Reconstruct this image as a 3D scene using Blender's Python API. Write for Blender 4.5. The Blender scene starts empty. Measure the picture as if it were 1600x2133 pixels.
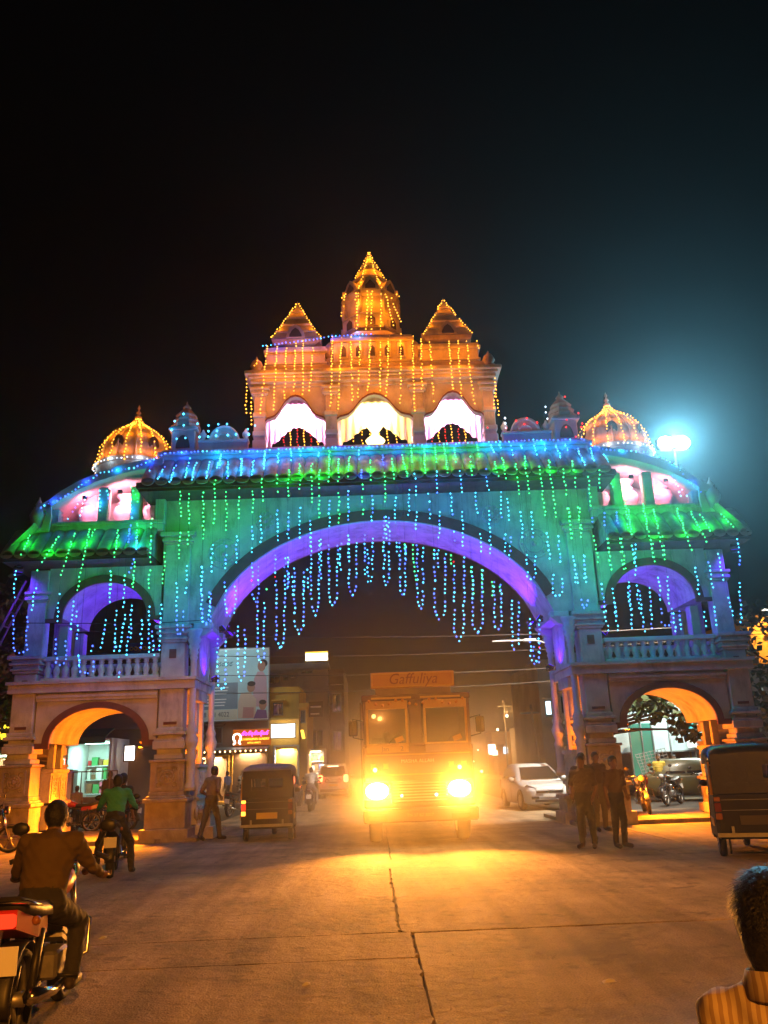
import bpy, math, random
import numpy as np
from mathutils import Vector, Matrix, Euler
R = math.radians
random.seed(7)
scn = bpy.context.scene
COL = scn.collection

# ------------------------------------------------------------------ camera, sky, moon, exposure
F, PITCH, ROLL, YAW = 1700.0, R(17.27), R(2.15), R(1.4)
fw = Vector((math.sin(YAW)*math.cos(PITCH), math.cos(YAW)*math.cos(PITCH), math.sin(PITCH)))
rt = Vector((math.cos(YAW), -math.sin(YAW), 0)); up = rt.cross(fw)
r2 = rt*math.cos(ROLL) - up*math.sin(ROLL); u2 = up*math.cos(ROLL) + rt*math.sin(ROLL)
cam = bpy.data.cameras.new('camera'); cam.sensor_fit = 'VERTICAL'; cam.sensor_height = 36.0
cam.lens = 36.0*F/2133.0; cam.clip_start = 0.05; cam.clip_end = 900
camo = bpy.data.objects.new('camera', cam); COL.objects.link(camo)
M = Matrix.Identity(4)
for i in range(3):
    M[i][0] = r2[i]; M[i][1] = u2[i]; M[i][2] = -fw[i]
M[0][3], M[1][3], M[2][3] = -0.33, 0.0, 1.63
camo.matrix_world = M
scn.camera = camo

world = bpy.data.worlds.new('World'); scn.world = world; world.use_nodes = True
wn = world.node_tree; wn.nodes.clear()
sky = wn.nodes.new('ShaderNodeTexSky'); sky.sky_type = 'NISHITA'; sky.sun_disc = False
sky.sun_elevation = R(-7); sky.sun_rotation = R(120)
bg = wn.nodes.new('ShaderNodeBackground'); bg.inputs[1].default_value = 0.05
wo = wn.nodes.new('ShaderNodeOutputWorld')
wn.links.new(sky.outputs[0], bg.inputs[0]); wn.links.new(bg.outputs[0], wo.inputs[0])

scn.view_settings.view_transform = 'Standard'; scn.view_settings.look = 'None'
scn.view_settings.exposure = 0.0; scn.view_settings.gamma = 1.0
scn.view_settings.use_curve_mapping = False
cy = scn.cycles
cy.use_denoising = True; cy.denoiser = 'OPENIMAGEDENOISE'
cy.max_bounces = 5; cy.diffuse_bounces = 3; cy.glossy_bounces = 3; cy.transmission_bounces = 4
cy.volume_bounces = 0; cy.transparent_max_bounces = 8
cy.use_light_tree = True; cy.sample_clamp_indirect = 3.0; cy.sample_clamp_direct = 0.0
cy.caustics_reflective = False; cy.caustics_refractive = False

# ------------------------------------------------------------------ materials
MATS = {}
def mat(name, col, rough=0.75, metal=0.0, var=0.0, scale=3.0, bump=0.0, bscale=40.0, spec=0.4, dirt=None, dscale=1.2, damt=0.5, coat=0.0):
    if name in MATS: return MATS[name]
    m = bpy.data.materials.new(name); m.use_nodes = True
    nt = m.node_tree; N = nt.nodes; L = nt.links
    b = N['Principled BSDF']; b.inputs['Roughness'].default_value = rough
    b.inputs['Metallic'].default_value = metal; b.inputs['Specular IOR Level'].default_value = spec
    if coat: b.inputs['Coat Weight'].default_value = coat
    b.inputs['Base Color'].default_value = (*col, 1)
    tc = N.new('ShaderNodeTexCoord')
    last = None
    if var > 0:
        n = N.new('ShaderNodeTexNoise'); n.inputs['Scale'].default_value = scale; n.inputs['Detail'].default_value = 6
        L.new(tc.outputs['Object'], n.inputs['Vector'])
        r = N.new('ShaderNodeValToRGB')
        r.color_ramp.elements[0].position = 0.3; r.color_ramp.elements[1].position = 0.7
        r.color_ramp.elements[0].color = (*[c*(1-var) for c in col], 1)
        r.color_ramp.elements[1].color = (*[min(1, c*(1+var*0.6)) for c in col], 1)
        L.new(n.outputs['Fac'], r.inputs['Fac']); last = r.outputs['Color']
        if dirt is not None:
            n2 = N.new('ShaderNodeTexNoise'); n2.inputs['Scale'].default_value = dscale; n2.inputs['Detail'].default_value = 9
            n2.inputs['Roughness'].default_value = 0.7
            mp = N.new('ShaderNodeMapping'); mp.inputs['Scale'].default_value = (1, 1, 0.35)
            L.new(tc.outputs['Object'], mp.inputs['Vector']); L.new(mp.outputs['Vector'], n2.inputs['Vector'])
            r2_ = N.new('ShaderNodeValToRGB'); r2_.color_ramp.elements[0].position = 0.5; r2_.color_ramp.elements[1].position = 0.72
            mx = N.new('ShaderNodeMixRGB'); mx.inputs[2].default_value = (*dirt, 1)
            mm = N.new('ShaderNodeMath'); mm.operation = 'MULTIPLY'; mm.inputs[1].default_value = damt
            L.new(n2.outputs['Fac'], r2_.inputs['Fac']); L.new(r2_.outputs['Color'], mm.inputs[0]); L.new(mm.outputs[0], mx.inputs[0])
            L.new(last, mx.inputs[1]); last = mx.outputs[0]
        L.new(last, b.inputs['Base Color'])
    if bump > 0:
        n3 = N.new('ShaderNodeTexNoise'); n3.inputs['Scale'].default_value = bscale; n3.inputs['Detail'].default_value = 8
        L.new(tc.outputs['Object'], n3.inputs['Vector'])
        bp = N.new('ShaderNodeBump'); bp.inputs['Strength'].default_value = bump; bp.inputs['Distance'].default_value = 0.02
        L.new(n3.outputs['Fac'], bp.inputs['Height']); L.new(bp.outputs['Normal'], b.inputs['Normal'])
    MATS[name] = m; return m
def emit(name, col, strength, sample=True):
    if name in MATS: return MATS[name]
    m = bpy.data.materials.new(name); m.use_nodes = True
    nt = m.node_tree; nt.nodes.clear()
    e = nt.nodes.new('ShaderNodeEmission'); e.inputs[0].default_value = (*col, 1); e.inputs[1].default_value = strength
    o = nt.nodes.new('ShaderNodeOutputMaterial'); nt.links.new(e.outputs[0], o.inputs[0])
    if not sample: m.cycles.emission_sampling = 'NONE'
    MATS[name] = m; return m
def glass(name, col, rough=0.05):
    if name in MATS: return MATS[name]
    m = mat(name, col, rough, 0.0, spec=0.9, coat=0.6); return m

# ------------------------------------------------------------------ mesh helper
class MB:
    def __init__(s): s.v=[]; s.f=[]; s.mi=[]; s.sm=[]; s.T=None; s.m=0
    def _add(s, vs, fs, smooth=False):
        o=len(s.v)
        if s.T is not None: vs=[tuple(s.T@Vector(p)) for p in vs]
        s.v.extend(tuple(p) for p in vs)
        for f in fs:
            s.f.append([o+i for i in f]); s.mi.append(s.m); s.sm.append(smooth)
        return s
    def box(s,x0,x1,y0,y1,z0,z1):
        if x0>x1: x0,x1=x1,x0
        if y0>y1: y0,y1=y1,y0
        if z0>z1: z0,z1=z1,z0
        return s._add([(x0,y0,z0),(x1,y0,z0),(x1,y1,z0),(x0,y1,z0),(x0,y0,z1),(x1,y0,z1),(x1,y1,z1),(x0,y1,z1)],
          [(0,3,2,1),(4,5,6,7),(0,1,5,4),(1,2,6,5),(2,3,7,6),(3,0,4,7)])
    def cbox(s,x0,x1,y0,y1,z0,z1,c=0.02):
        # box with chamfered vertical and horizontal edges: stacked inset rings
        if x0>x1: x0,x1=x1,x0
        if y0>y1: y0,y1=y1,y0
        pr=[(c,z0),(0,z0+c),(0,z1-c),(c,z1)]
        rings=[]
        for i,z in pr:
            k=c
            rings.append([(x0+i+k,y0+i,z),(x1-i-k,y0+i,z),(x1-i,y0+i+k,z),(x1-i,y1-i-k,z),(x1-i-k,y1-i,z),(x0+i+k,y1-i,z),(x0+i,y1-i-k,z),(x0+i,y0+i+k,z)])
        return s.loft(rings,True,True)
    def loft(s,rings,cap0=False,cap1=False,smooth=False,closed=True):
        n=len(rings[0]); vs=[p for r in rings for p in r]; fs=[]
        for a in range(len(rings)-1):
            for i in range(n if closed else n-1):
                j=(i+1)%n; fs.append((a*n+i,a*n+j,(a+1)*n+j,(a+1)*n+i))
        if cap0: fs.append(tuple(range(n-1,-1,-1)))
        if cap1: fs.append(tuple(range((len(rings)-1)*n,len(rings)*n)))
        return s._add(vs,fs,smooth)
    def lathe(s,prof,n=12,c=(0,0,0),smooth=True,rot=0.0,sx=1,sy=1):
        rings=[]
        for r,z in prof:
            rings.append([(c[0]+sx*max(r,1e-4)*math.cos(rot+2*math.pi*i/n),c[1]+sy*max(r,1e-4)*math.sin(rot+2*math.pi*i/n),c[2]+z) for i in range(n)])
        return s.loft(rings,True,True,smooth)
    def tube(s,pts,r,n=6,smooth=True,r1=None,caps=True):
        pts=[Vector(p) for p in pts]; rings=[]; N=len(pts)
        prev=None
        for i,p in enumerate(pts):
            t=(pts[min(i+1,N-1)]-pts[max(i-1,0)])
            if t.length<1e-9: t=Vector((0,0,1))
            t.normalize()
            a=Vector((0,0,1)) if abs(t.z)<0.9 else Vector((0,1,0))
            if prev is not None:
                u=prev-t*prev.dot(t)
                if u.length<1e-6: u=t.cross(a)
            else: u=t.cross(a)
            u.normalize(); prev=u; w=t.cross(u)
            rr=r if r1 is None else r+(r1-r)*i/max(1,N-1)
            if isinstance(r,(list,tuple)): rr=r[i]
            rings.append([p+u*rr*math.cos(2*math.pi*k/n)+w*rr*math.sin(2*math.pi*k/n) for k in range(n)])
        return s.loft(rings,caps,caps,smooth)
    def prism(s,poly,y0,y1,axis='y'):
        # poly = list of (a,b): (x,z) extruded in y; axis 'x': (y,z) extruded in x; axis 'z': (x,y) extruded in z
        n=len(poly)
        def P(a,b,t): return (a,t,b) if axis=='y' else ((t,a,b) if axis=='x' else (a,b,t))
        vs=[P(a,b,y0) for a,b in poly]+[P(a,b,y1) for a,b in poly]
        fs=[tuple(range(n)),tuple(range(2*n-1,n-1,-1))]+[(i,i+n,(i+1)%n+n,(i+1)%n) for i in range(n)]
        return s._add(vs,fs)
    def strip(s,a,b,y0,y1):
        # band between two polylines a,b of (x,z), extruded y0..y1
        n=len(a); vs=[]
        for (x,z),(X,Z) in zip(a,b): vs+= [(x,y0,z),(X,y0,Z),(X,y1,Z),(x,y1,z)]
        fs=[]
        for i in range(n-1):
            o=4*i
            for k in range(4): fs.append((o+k,o+(k+1)%4,o+4+(k+1)%4,o+4+k))
        fs.append((0,3,2,1)); o=4*(n-1); fs.append((o,o+1,o+2,o+3))
        return s._add(vs,fs)
    def ball(s,c,r,n=8,m=6,rx=None,ry=None,rz=None):
        rx=rx or r; ry=ry or r; rz=rz or r; rings=[]
        for k in range(m+1):
            a=-math.pi/2+math.pi*k/m; q=max(math.cos(a),1e-3)
            rings.append([(c[0]+rx*q*math.cos(2*math.pi*i/n),c[1]+ry*q*math.sin(2*math.pi*i/n),c[2]+rz*math.sin(a)) for i in range(n)])
        return s.loft(rings,True,True,True)
    def octa(s,c,r):
        x,y,z=c
        return s._add([(x-r,y,z),(x+r,y,z),(x,y-r,z),(x,y+r,z),(x,y,z-r*1.25),(x,y,z+r*1.25)],[(0,2,5),(2,1,5),(1,3,5),(3,0,5),(2,0,4),(1,2,4),(3,1,4),(0,3,4)])
    def torus(s,c,R_,r,n=16,m=6,axis='x',a0=0.0,a1=2*math.pi):
        full=abs(a1-a0-2*math.pi)<1e-6; rings=[]
        K=n if full else n+1
        for i in range(K):
            a=a0+(a1-a0)*i/n; ring=[]
            for j in range(m):
                b=2*math.pi*j/m; rr=R_+r*math.cos(b); h=r*math.sin(b)
                if axis=='x': p=(c[0]+h,c[1]+rr*math.cos(a),c[2]+rr*math.sin(a))
                elif axis=='y': p=(c[0]+rr*math.cos(a),c[1]+h,c[2]+rr*math.sin(a))
                else: p=(c[0]+rr*math.cos(a),c[1]+rr*math.sin(a),c[2]+h)
                ring.append(p)
            rings.append(ring)
        if full: rings.append(rings[0])
        return s.loft(rings,not full,not full,True)
    def quad(s,a,b,c,d): return s._add([a,b,c,d],[(0,1,2,3)])
    def mesh(s,name,mats):
        me=bpy.data.meshes.new(name); me.from_pydata(s.v,[],s.f)
        if not isinstance(mats,(list,tuple)): mats=[mats]
        for m in mats: me.materials.append(m)
        me.polygons.foreach_set('material_index',s.mi); me.polygons.foreach_set('use_smooth',s.sm)
        me.update(); return me
    def build(s,name,mats,parent=None,loc=None,rot=None,**tags):
        o=bpy.data.objects.new(name,s.mesh(name,mats)); COL.objects.link(o)
        if parent is not None: o.parent=parent
        if loc: o.location=loc
        if rot: o.rotation_euler=rot
        for k,v in tags.items(): o[k]=v
        return o
def obj(name,me,parent=None,loc=None,rot=None,**tags):
    o=bpy.data.objects.new(name,me); COL.objects.link(o)
    if parent is not None: o.parent=parent
    if loc: o.location=loc
    if rot: o.rotation_euler=rot
    for k,v in tags.items(): o[k]=v
    return o
def thing(name,label,cat,loc=(0,0,0),rot=0.0,group=None):
    o=bpy.data.objects.new(name,None); COL.objects.link(o); o.empty_display_size=0.2
    o.location=loc; o.rotation_euler=(0,0,rot); o['label']=label; o['category']=cat
    if group: o['group']=group
    return o
def tag(o,label,cat,group=None):
    o['label']=label; o['category']=cat
    if group: o['group']=group
    return o
def dup(o,parent=None,label=None,loc=None,rot=None,group=None):
    kids=[c for c in bpy.data.objects if c.parent==o]
    c=o.copy(); COL.objects.link(c); c.parent=parent
    if label: c['label']=label
    if group: c['group']=group
    if loc: c.location=loc
    if rot is not None: c.rotation_euler=(0,0,rot) if not isinstance(rot,tuple) else rot
    for k in kids: dup(k,c)
    return c
def lamp(name,kind,loc,col,energy,parent=None,size=0.1,target=None,spot=None,blend=0.5):
    d=bpy.data.lights.new(name,kind); d.color=col; d.energy=energy
    if kind in('POINT','SPOT'): d.shadow_soft_size=size
    if kind=='AREA': d.size=size
    if kind=='SPOT': d.spot_size=R(spot); d.spot_blend=blend
    o=bpy.data.objects.new(name,d); COL.objects.link(o); o.location=loc
    if target is not None: o.rotation_euler=(Vector(target)-Vector(loc)).to_track_quat('-Z','Y').to_euler()
    if parent is not None: o.parent=parent
    return o
def text(name,s,size,m,parent,loc,rot=(R(90),0,0),extrude=0.004,align='CENTER',xs=1.0,shear=0.0):
    c=bpy.data.curves.new(name,'FONT'); c.body=s; c.size=size; c.extrude=extrude; c.align_x=align; c.align_y='CENTER'; c.shear=shear
    c.materials.append(m); c.resolution_u=3
    tmp=bpy.data.objects.new(name,c); COL.objects.link(tmp)
    me=bpy.data.meshes.new_from_object(tmp.evaluated_get(bpy.context.evaluated_depsgraph_get()))
    bpy.data.objects.remove(tmp); o=bpy.data.objects.new(name,me); COL.objects.link(o); me.name=name
    o.parent=parent; o.location=loc; o.rotation_euler=rot; o.scale=(xs,1,1); o['kind']='stuff'
    return o

moon = bpy.data.lights.new('moon','SUN'); moon.energy=0.012; moon.angle=R(0.5); moon.color=(0.75,0.85,1.0)
mo = bpy.data.objects.new('moon',moon); COL.objects.link(mo); mo.rotation_euler=(R(45),0,R(-40))

PL  = mat('cream_plaster',(0.56,0.52,0.44),0.8,var=0.22,scale=2.2,bump=0.3,bscale=22,dirt=(0.13,0.10,0.08),dscale=1.9,damt=0.75)
PLW = mat('white_plaster',(0.62,0.60,0.55),0.75,var=0.12,scale=2.0,bump=0.2,bscale=25,dirt=(0.2,0.17,0.14),dscale=1.4,damt=0.4)
TRIM= mat('maroon_trim',(0.16,0.055,0.035),0.6,var=0.2,scale=4,bump=0.1)
TILE= mat('roof_tile',(0.42,0.38,0.33),0.6,var=0.3,scale=5,bump=0.2,bscale=30,dirt=(0.10,0.09,0.08),dscale=3,damt=0.6)
DARK= mat('weathered_fascia_niche_shade',(0.07,0.055,0.045),0.8,var=0.3,scale=4,bump=0.2)  # dark fascia; the same colour paints shade into the flat niche plates
STONE=mat('carved_stone',(0.40,0.33,0.25),0.8,var=0.25,scale=5,bump=0.4,bscale=14,dirt=(0.10,0.07,0.05),dscale=2.5,damt=0.6)
BLK = mat('black_paint',(0.012,0.011,0.011),0.45,var=0.2)
RUB = mat('tyre_rubber',(0.018,0.017,0.016),0.85,var=0.2,scale=20)
CHR = mat('chrome',(0.6,0.6,0.6),0.18,1.0)
STEEL=mat('grey_steel',(0.28,0.28,0.27),0.4,0.9,var=0.2,scale=6)
WIRE= mat('dark_wire',(0.01,0.012,0.012),0.6)
# ------------------------------------------------------------------ ground
def ground_mat(name,col,rough=0.85,stain=(0.06,0.05,0.04)):
    m=mat(name,col,rough,var=0.42,scale=0.8,bump=0.8,bscale=7,dirt=stain,dscale=0.7,damt=0.75)
    nt=m.node_tree; N=nt.nodes; L=nt.links; b=N['Principled BSDF']
    tc=[n for n in N if n.type=='TEX_COORD'][0]
    # fine grit and wear along the road
    n=N.new('ShaderNodeTexNoise'); n.inputs['Scale'].default_value=60; n.inputs['Detail'].default_value=4
    mp=N.new('ShaderNodeMapping'); mp.inputs['Scale'].default_value=(1,1,1)
    L.new(tc.outputs['Object'],mp.inputs['Vector']); L.new(mp.outputs['Vector'],n.inputs['Vector'])
    v=N.new('ShaderNodeTexVoronoi'); v.inputs['Scale'].default_value=26; L.new(tc.outputs['Object'],v.inputs['Vector'])
    src=b.inputs['Base Color'].links[0].from_socket
    mx=N.new('ShaderNodeMixRGB'); mx.blend_type='MULTIPLY'; mx.inputs[0].default_value=0.8
    r=N.new('ShaderNodeValToRGB'); r.color_ramp.elements[0].position=0.3; r.color_ramp.elements[0].color=(0.45,0.43,0.4,1); r.color_ramp.elements[1].position=0.62; r.color_ramp.elements[1].color=(1,1,1,1)
    L.new(n.outputs['Fac'],r.inputs['Fac']); L.new(src,mx.inputs[1]); L.new(r.outputs['Color'],mx.inputs[2]); L.new(mx.outputs[0],b.inputs['Base Color'])
    vo=N.new('ShaderNodeTexNoise'); vo.inputs['Scale'].default_value=1.7; vo.inputs['Detail'].default_value=3; vo.inputs['Roughness'].default_value=.75; L.new(tc.outputs['Object'],vo.inputs['Vector'])
    ro=N.new('ShaderNodeValToRGB'); ro.color_ramp.elements[0].position=.34; ro.color_ramp.elements[0].color=(.42,.4,.38,1); ro.color_ramp.elements[1].position=.42; ro.color_ramp.elements[1].color=(1,1,1,1); L.new(vo.outputs['Fac'],ro.inputs['Fac'])
    mo_=N.new('ShaderNodeMixRGB'); mo_.blend_type='MULTIPLY'; mo_.inputs[0].default_value=.8; L.new(mx.outputs[0],mo_.inputs[1]); L.new(ro.outputs['Color'],mo_.inputs[2]); mx=mo_
    # tyre tracks drawn out along the road
    nt_=N.new('ShaderNodeTexNoise'); nt_.inputs['Scale'].default_value=1.0; nt_.inputs['Detail'].default_value=5
    mp2=N.new('ShaderNodeMapping'); mp2.inputs['Scale'].default_value=(2.6,.16,1); L.new(tc.outputs['Object'],mp2.inputs['Vector']); L.new(mp2.outputs['Vector'],nt_.inputs['Vector'])
    r3=N.new('ShaderNodeValToRGB'); r3.color_ramp.elements[0].position=.38; r3.color_ramp.elements[0].color=(.5,.48,.46,1); r3.color_ramp.elements[1].position=.58; r3.color_ramp.elements[1].color=(1,1,1,1); L.new(nt_.outputs['Fac'],r3.inputs['Fac'])
    mx3=N.new('ShaderNodeMixRGB'); mx3.blend_type='MULTIPLY'; mx3.inputs[0].default_value=.75; L.new(mx.outputs[0],mx3.inputs[1]); L.new(r3.outputs['Color'],mx3.inputs[2]); L.new(mx3.outputs[0],b.inputs['Base Color'])
    bp0=[q for q in N if q.type=='BUMP'][0]
    bp0.inputs['Distance'].default_value=0.035
    bp=N.new('ShaderNodeBump'); bp.inputs['Strength'].default_value=0.9; bp.inputs['Distance'].default_value=0.012
    L.new(n.outputs['Fac'],bp.inputs['Height']); L.new(bp0.outputs['Normal'],bp.inputs['Normal']); L.new(bp.outputs['Normal'],b.inputs['Normal'])
    return m
GRD=ground_mat('dusty_earth',(0.26,0.2,0.14))
CONC=ground_mat('old_concrete',(0.42,0.32,0.20))
ASPH=ground_mat('patched_concrete',(0.34,0.26,0.165),0.8)
PAVE=ground_mat('pavement_concrete',(0.36,0.29,0.2))
g=MB(); g.box(-58,58,-24,128,-0.6,-0.05); g.build('ground',GRD,None,kind='structure')
road=MB(); road.box(-11.5,11.5,-23,126,-0.045,-0.024); road=road.build('road',mat('joint_dirt',(0.03,0.025,0.02),0.95),None,kind='structure')
def slab(x0,x1,y0,y1,top,m,seed,n=26):
    rnd=random.Random(seed); poly=[]
    def edge(a,b,k):
        for i in range(k):
            t=i/k; jx=rnd.uniform(-1,1)*0.008; jy=rnd.uniform(-1,1)*0.008
            if rnd.random()<0.12: jx*=3.5; jy*=3.5
            poly.append((a[0]+(b[0]-a[0])*t+jx, a[1]+(b[1]-a[1])*t+jy))
    edge((x0,y0),(x1,y0),n); edge((x1,y0),(x1,y1),n); edge((x1,y1),(x0,y1),n); edge((x0,y1),(x0,y0),n)
    b=MB(); k=len(poly)
    b._add([(x,y,-0.03) for x,y in poly]+[(x,y,top-0.006) for x,y in poly]+[(x+(0.006 if x<(x0+x1)/2 else -0.006),y+(0.006 if y<(y0+y1)/2 else -0.006),top) for x,y in poly],
      [(i,(i+1)%k,(i+1)%k+k,i+k) for i in range(k)]+[(i+k,(i+1)%k+k,(i+1)%k+2*k,i+2*k) for i in range(k)]+[tuple(range(2*k,3*k))])
    return b.build('concrete_slab',m,road)
seam_l=0.0
slab(0.035,5.6,-11,9.18,0.0,ASPH,1,40)
slab(-0.09,5.6,9.21,15.9,0.004,CONC,2,40); slab(-0.03,5.6,15.93,22.3,0.0,CONC,3)
slab(-5.6,0.012,-11,1.9,0.010,CONC,4); slab(-5.6,0.010,1.93,8.02,0.012,CONC,5,60); slab(-5.6,0.008,8.045,9.19,0.010,CONC,12,30); slab(-5.6,-0.115,9.205,14.6,0.010,CONC,6,60); slab(-5.6,-0.06,14.63,22.3,0.006,CONC,7)
for i,(x0,x1) in enumerate(((-11.3,-5.63),(5.63,11.3))):
    for j,(y0,y1) in enumerate(((-11,3.0),(3.03,9.9),(9.93,16.3),(16.33,21.75))): slab(x0,x1,y0,y1,0.0,CONC if (i+j)%2 else ASPH,20+i*7+j)
for i,(x0,x1) in enumerate(((-5.6,-0.02),(0.01,5.6))):
    for j in range(6): slab(x0,x1,22.33+j*9,22.30+(j+1)*9,0.002,CONC,40+i*9+j,14)
# raised pavement under each wing, broken front lip
for s in(-1,1):
    b=MB(); rnd=random.Random(5+s); x0,x1=(s*4.75,s*10.6) if s>0 else (s*10.6,s*4.75)
    front=[(x0+(x1-x0)*i/30, 21.78+rnd.uniform(-0.05,0.04)) for i in range(31)]
    poly=front+[(x1,26.0),(x0,26.0)]
    k=len(poly); b._add([(x,y,-0.04) for x,y in poly]+[(x,y,0.10) for x,y in poly],[(i,(i+1)%k,(i+1)%k+k,i+k) for i in range(k)]+[tuple(range(k,2*k))])
    b.build('pavement',PAVE,None,kind='structure')

# grit, pebbles and scraps lying on the road
rnd=random.Random(99); gb=MB()
for _ in range(1300):
    x=rnd.gauss(.3,3.2); y=rnd.uniform(4.5,21); r=rnd.uniform(.003,.008)*(1 if rnd.random()<.96 else 1.8)
    if abs(x)>10: continue
    a=rnd.uniform(0,3); c,s_=math.cos(a)*r,math.sin(a)*r; z=.012
    gb._add([(x-c,y-s_,z),(x+s_,y-c,z),(x+c,y+s_,z),(x-s_,y+c,z),(x+r*.2,y,z+r*rnd.uniform(.5,1.1))],[(0,1,4),(1,2,4),(2,3,4),(3,0,4)])
gb.build('road_grit',mat('grit',(.30,.26,.2),.9,var=.4,scale=3),None,kind='stuff')
for k,(x,y) in enumerate(((-3.2,9.5),(-.9,7.2),(1.4,6.9),(3.3,8.8))):
    b=MB(); w=rnd.uniform(.03,.06); b._add([(-w,-w*.6,.016),(w,-w*.5,.022),(w*.8,w*.7,.03),(-w*.9,w*.5,.018),(0,0,.04)],[(0,1,4),(1,2,4),(2,3,4),(3,0,4)])
    o=b.build('paper_scrap',mat('scrap_paper',(.5,.46,.38),.8),None,(x,y,0)); tag(o,('leftmost','second','third','rightmost')[k]+' crumpled pale paper scrap on the road','litter','paper scraps on the road')
# ------------------------------------------------------------------ the festive gate
G0=(0.05,22.0,0.0)
gate=thing('welcome_gate','ornate cream archway gate with tiled eaves, domes and a towered pavilion spanning the road','gate',G0)
def part(b,name,m,parent=None): return b.build(name,m,parent or gate)
def ell(cx,cz,a,b_,t0,t1,n): return [(cx+a*math.cos(t0+(t1-t0)*i/n), cz+b_*math.sin(t0+(t1-t0)*i/n)) for i in range(n+1)]
def rosette(x,y,z,w,h,sgn_axis,m,parent):
    # carved panel: raised frame, ring and petals. sgn_axis: 'y' faces the road, 'x+'/'x-' faces sideways
    b=MB(); d=0.03
    def bx(a0,a1,z0,z1,dd):
        if sgn_axis=='y': b.box(x+a0,x+a1,y-dd,y+0.01,z+z0,z+z1)
        elif sgn_axis=='x+': b.box(x-0.01,x+dd,y+a0,y+a1,z+z0,z+z1)
        else: b.box(x-dd,x+0.01,y+a0,y+a1,z+z0,z+z1)
    t=0.05
    bx(-w/2,w/2,-h/2,-h/2+t,d); bx(-w/2,w/2,h/2-t,h/2,d); bx(-w/2,-w/2+t,-h/2+t,h/2-t,d); bx(w/2-t,w/2,-h/2+t,h/2-t,d)
    rr=min(w,h)*0.27; ax='y' if sgn_axis=='y' else 'x'
    b.torus((x,y,z),rr,0.028,14,5,ax); b.ball((x,y,z),rr*0.4,8,4)
    for k in range(8):
        a=k*math.pi/4; 
        p=(x+rr*0.62*math.cos(a),y,z+rr*0.62*math.sin(a)) if ax=='y' else (x,y+rr*0.62*math.cos(a),z+rr*0.62*math.sin(a))
        b.ball(p,rr*0.2,6,4)
    for sx in(-1,1):
        for sz in(-1,1):
            q=(w/2-0.12,h/2-0.12); p=(x+sx*q[0],y,z+sz*q[1]) if ax=='y' else (x,y+sx*q[0],z+sz*q[1])
            b.torus(p,0.06,0.018,8,4,ax)
    return b.build('carved_panel',m,parent)
def mould(b,x0,x1,y0,y1,prof):
    # stacked slabs, prof=[(grow,z0,z1)]
    for gk,z0,z1 in prof: b.cbox(x0-gk,x1+gk,y0-gk,y1+gk,z0,z1,0.012)
def pillar(x0,x1,y0,y1,full=True,face=1):
    if x0>x1: x0,x1=x1,x0
    ztop=5.0 if full else 4.3
    b=MB(); b.cbox(x0+.05,x1-.05,y0+.05,y1-.05,0.2,ztop,0.03)
    shaft=b.build('pillar',PL,gate)
    b=MB(); mould(b,x0,x1,y0,y1,[(.24,.0,.32),(.14,.32,.95),(.2,.95,1.04),(.13,1.04,1.10),(.08,1.10,1.2)]); b.build('plinth',STONE,shaft)
    b=MB(); mould(b,x0,x1,y0,y1,[(.06,1.2,1.92),(.1,1.92,1.99)]); b.build('dado_block',STONE,shaft)
    b=MB(); mould(b,x0,x1,y0,y1,[(-.0,2.0,2.12),(.045,2.25,2.45),(.02,2.45,2.52),(.05,2.6,2.68),(-.02,2.68,2.78)]); b.build('shaft_ring',PL,shaft)
    rosette((x0+x1)/2,y0-0.06,1.56,(x1-x0)*0.86,0.6,'y',STONE,shaft)
    b=MB(); b.box(x0+.2,x1-.2,y0+.03,y0+.06,2.86,2.93); b.build('inlay',TRIM,shaft)
    zc=5.0 if full else 4.3
    b=MB(); b.box(x0+.28,x1-.28,y0+.02,y0+.06,zc-.42,zc-.18); b.build('inlay',TRIM,shaft)
    b=MB(); mould(b,x0,x1,y0,y1,[(-.01,zc,zc+.07),(.04,zc+.07,zc+.13),(-.01,zc+.13,zc+.22),(.07,zc+.22,zc+.29),(.02,zc+.29,zc+.36),(.11,zc+.36,zc+.46)]); b.build('capital',PL,shaft)
    return shaft
def slender(x,y,zt=5.0):
    b=MB(); k=b.lathe([(.16,1.2),(.16,1.3),(.11,1.42),(.12,1.95),(.15,2.05),(.1,2.15),(.17,2.35),(.18,2.45),(.12,2.6),(.15,2.7),(.1,2.8),(.085,2.95),(.08,zt-.5),(.11,zt-.42),(.085,zt-.36),(.13,zt-.28),(.1,zt-.22),(.16,zt-.12),(.12,zt-.06),(.2,zt+.06),(.15,zt+.1),(.24,zt+.28),(.24,zt+.34)],12,(x,y,0))
    return b.build('column',PLW,gate)
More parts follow.
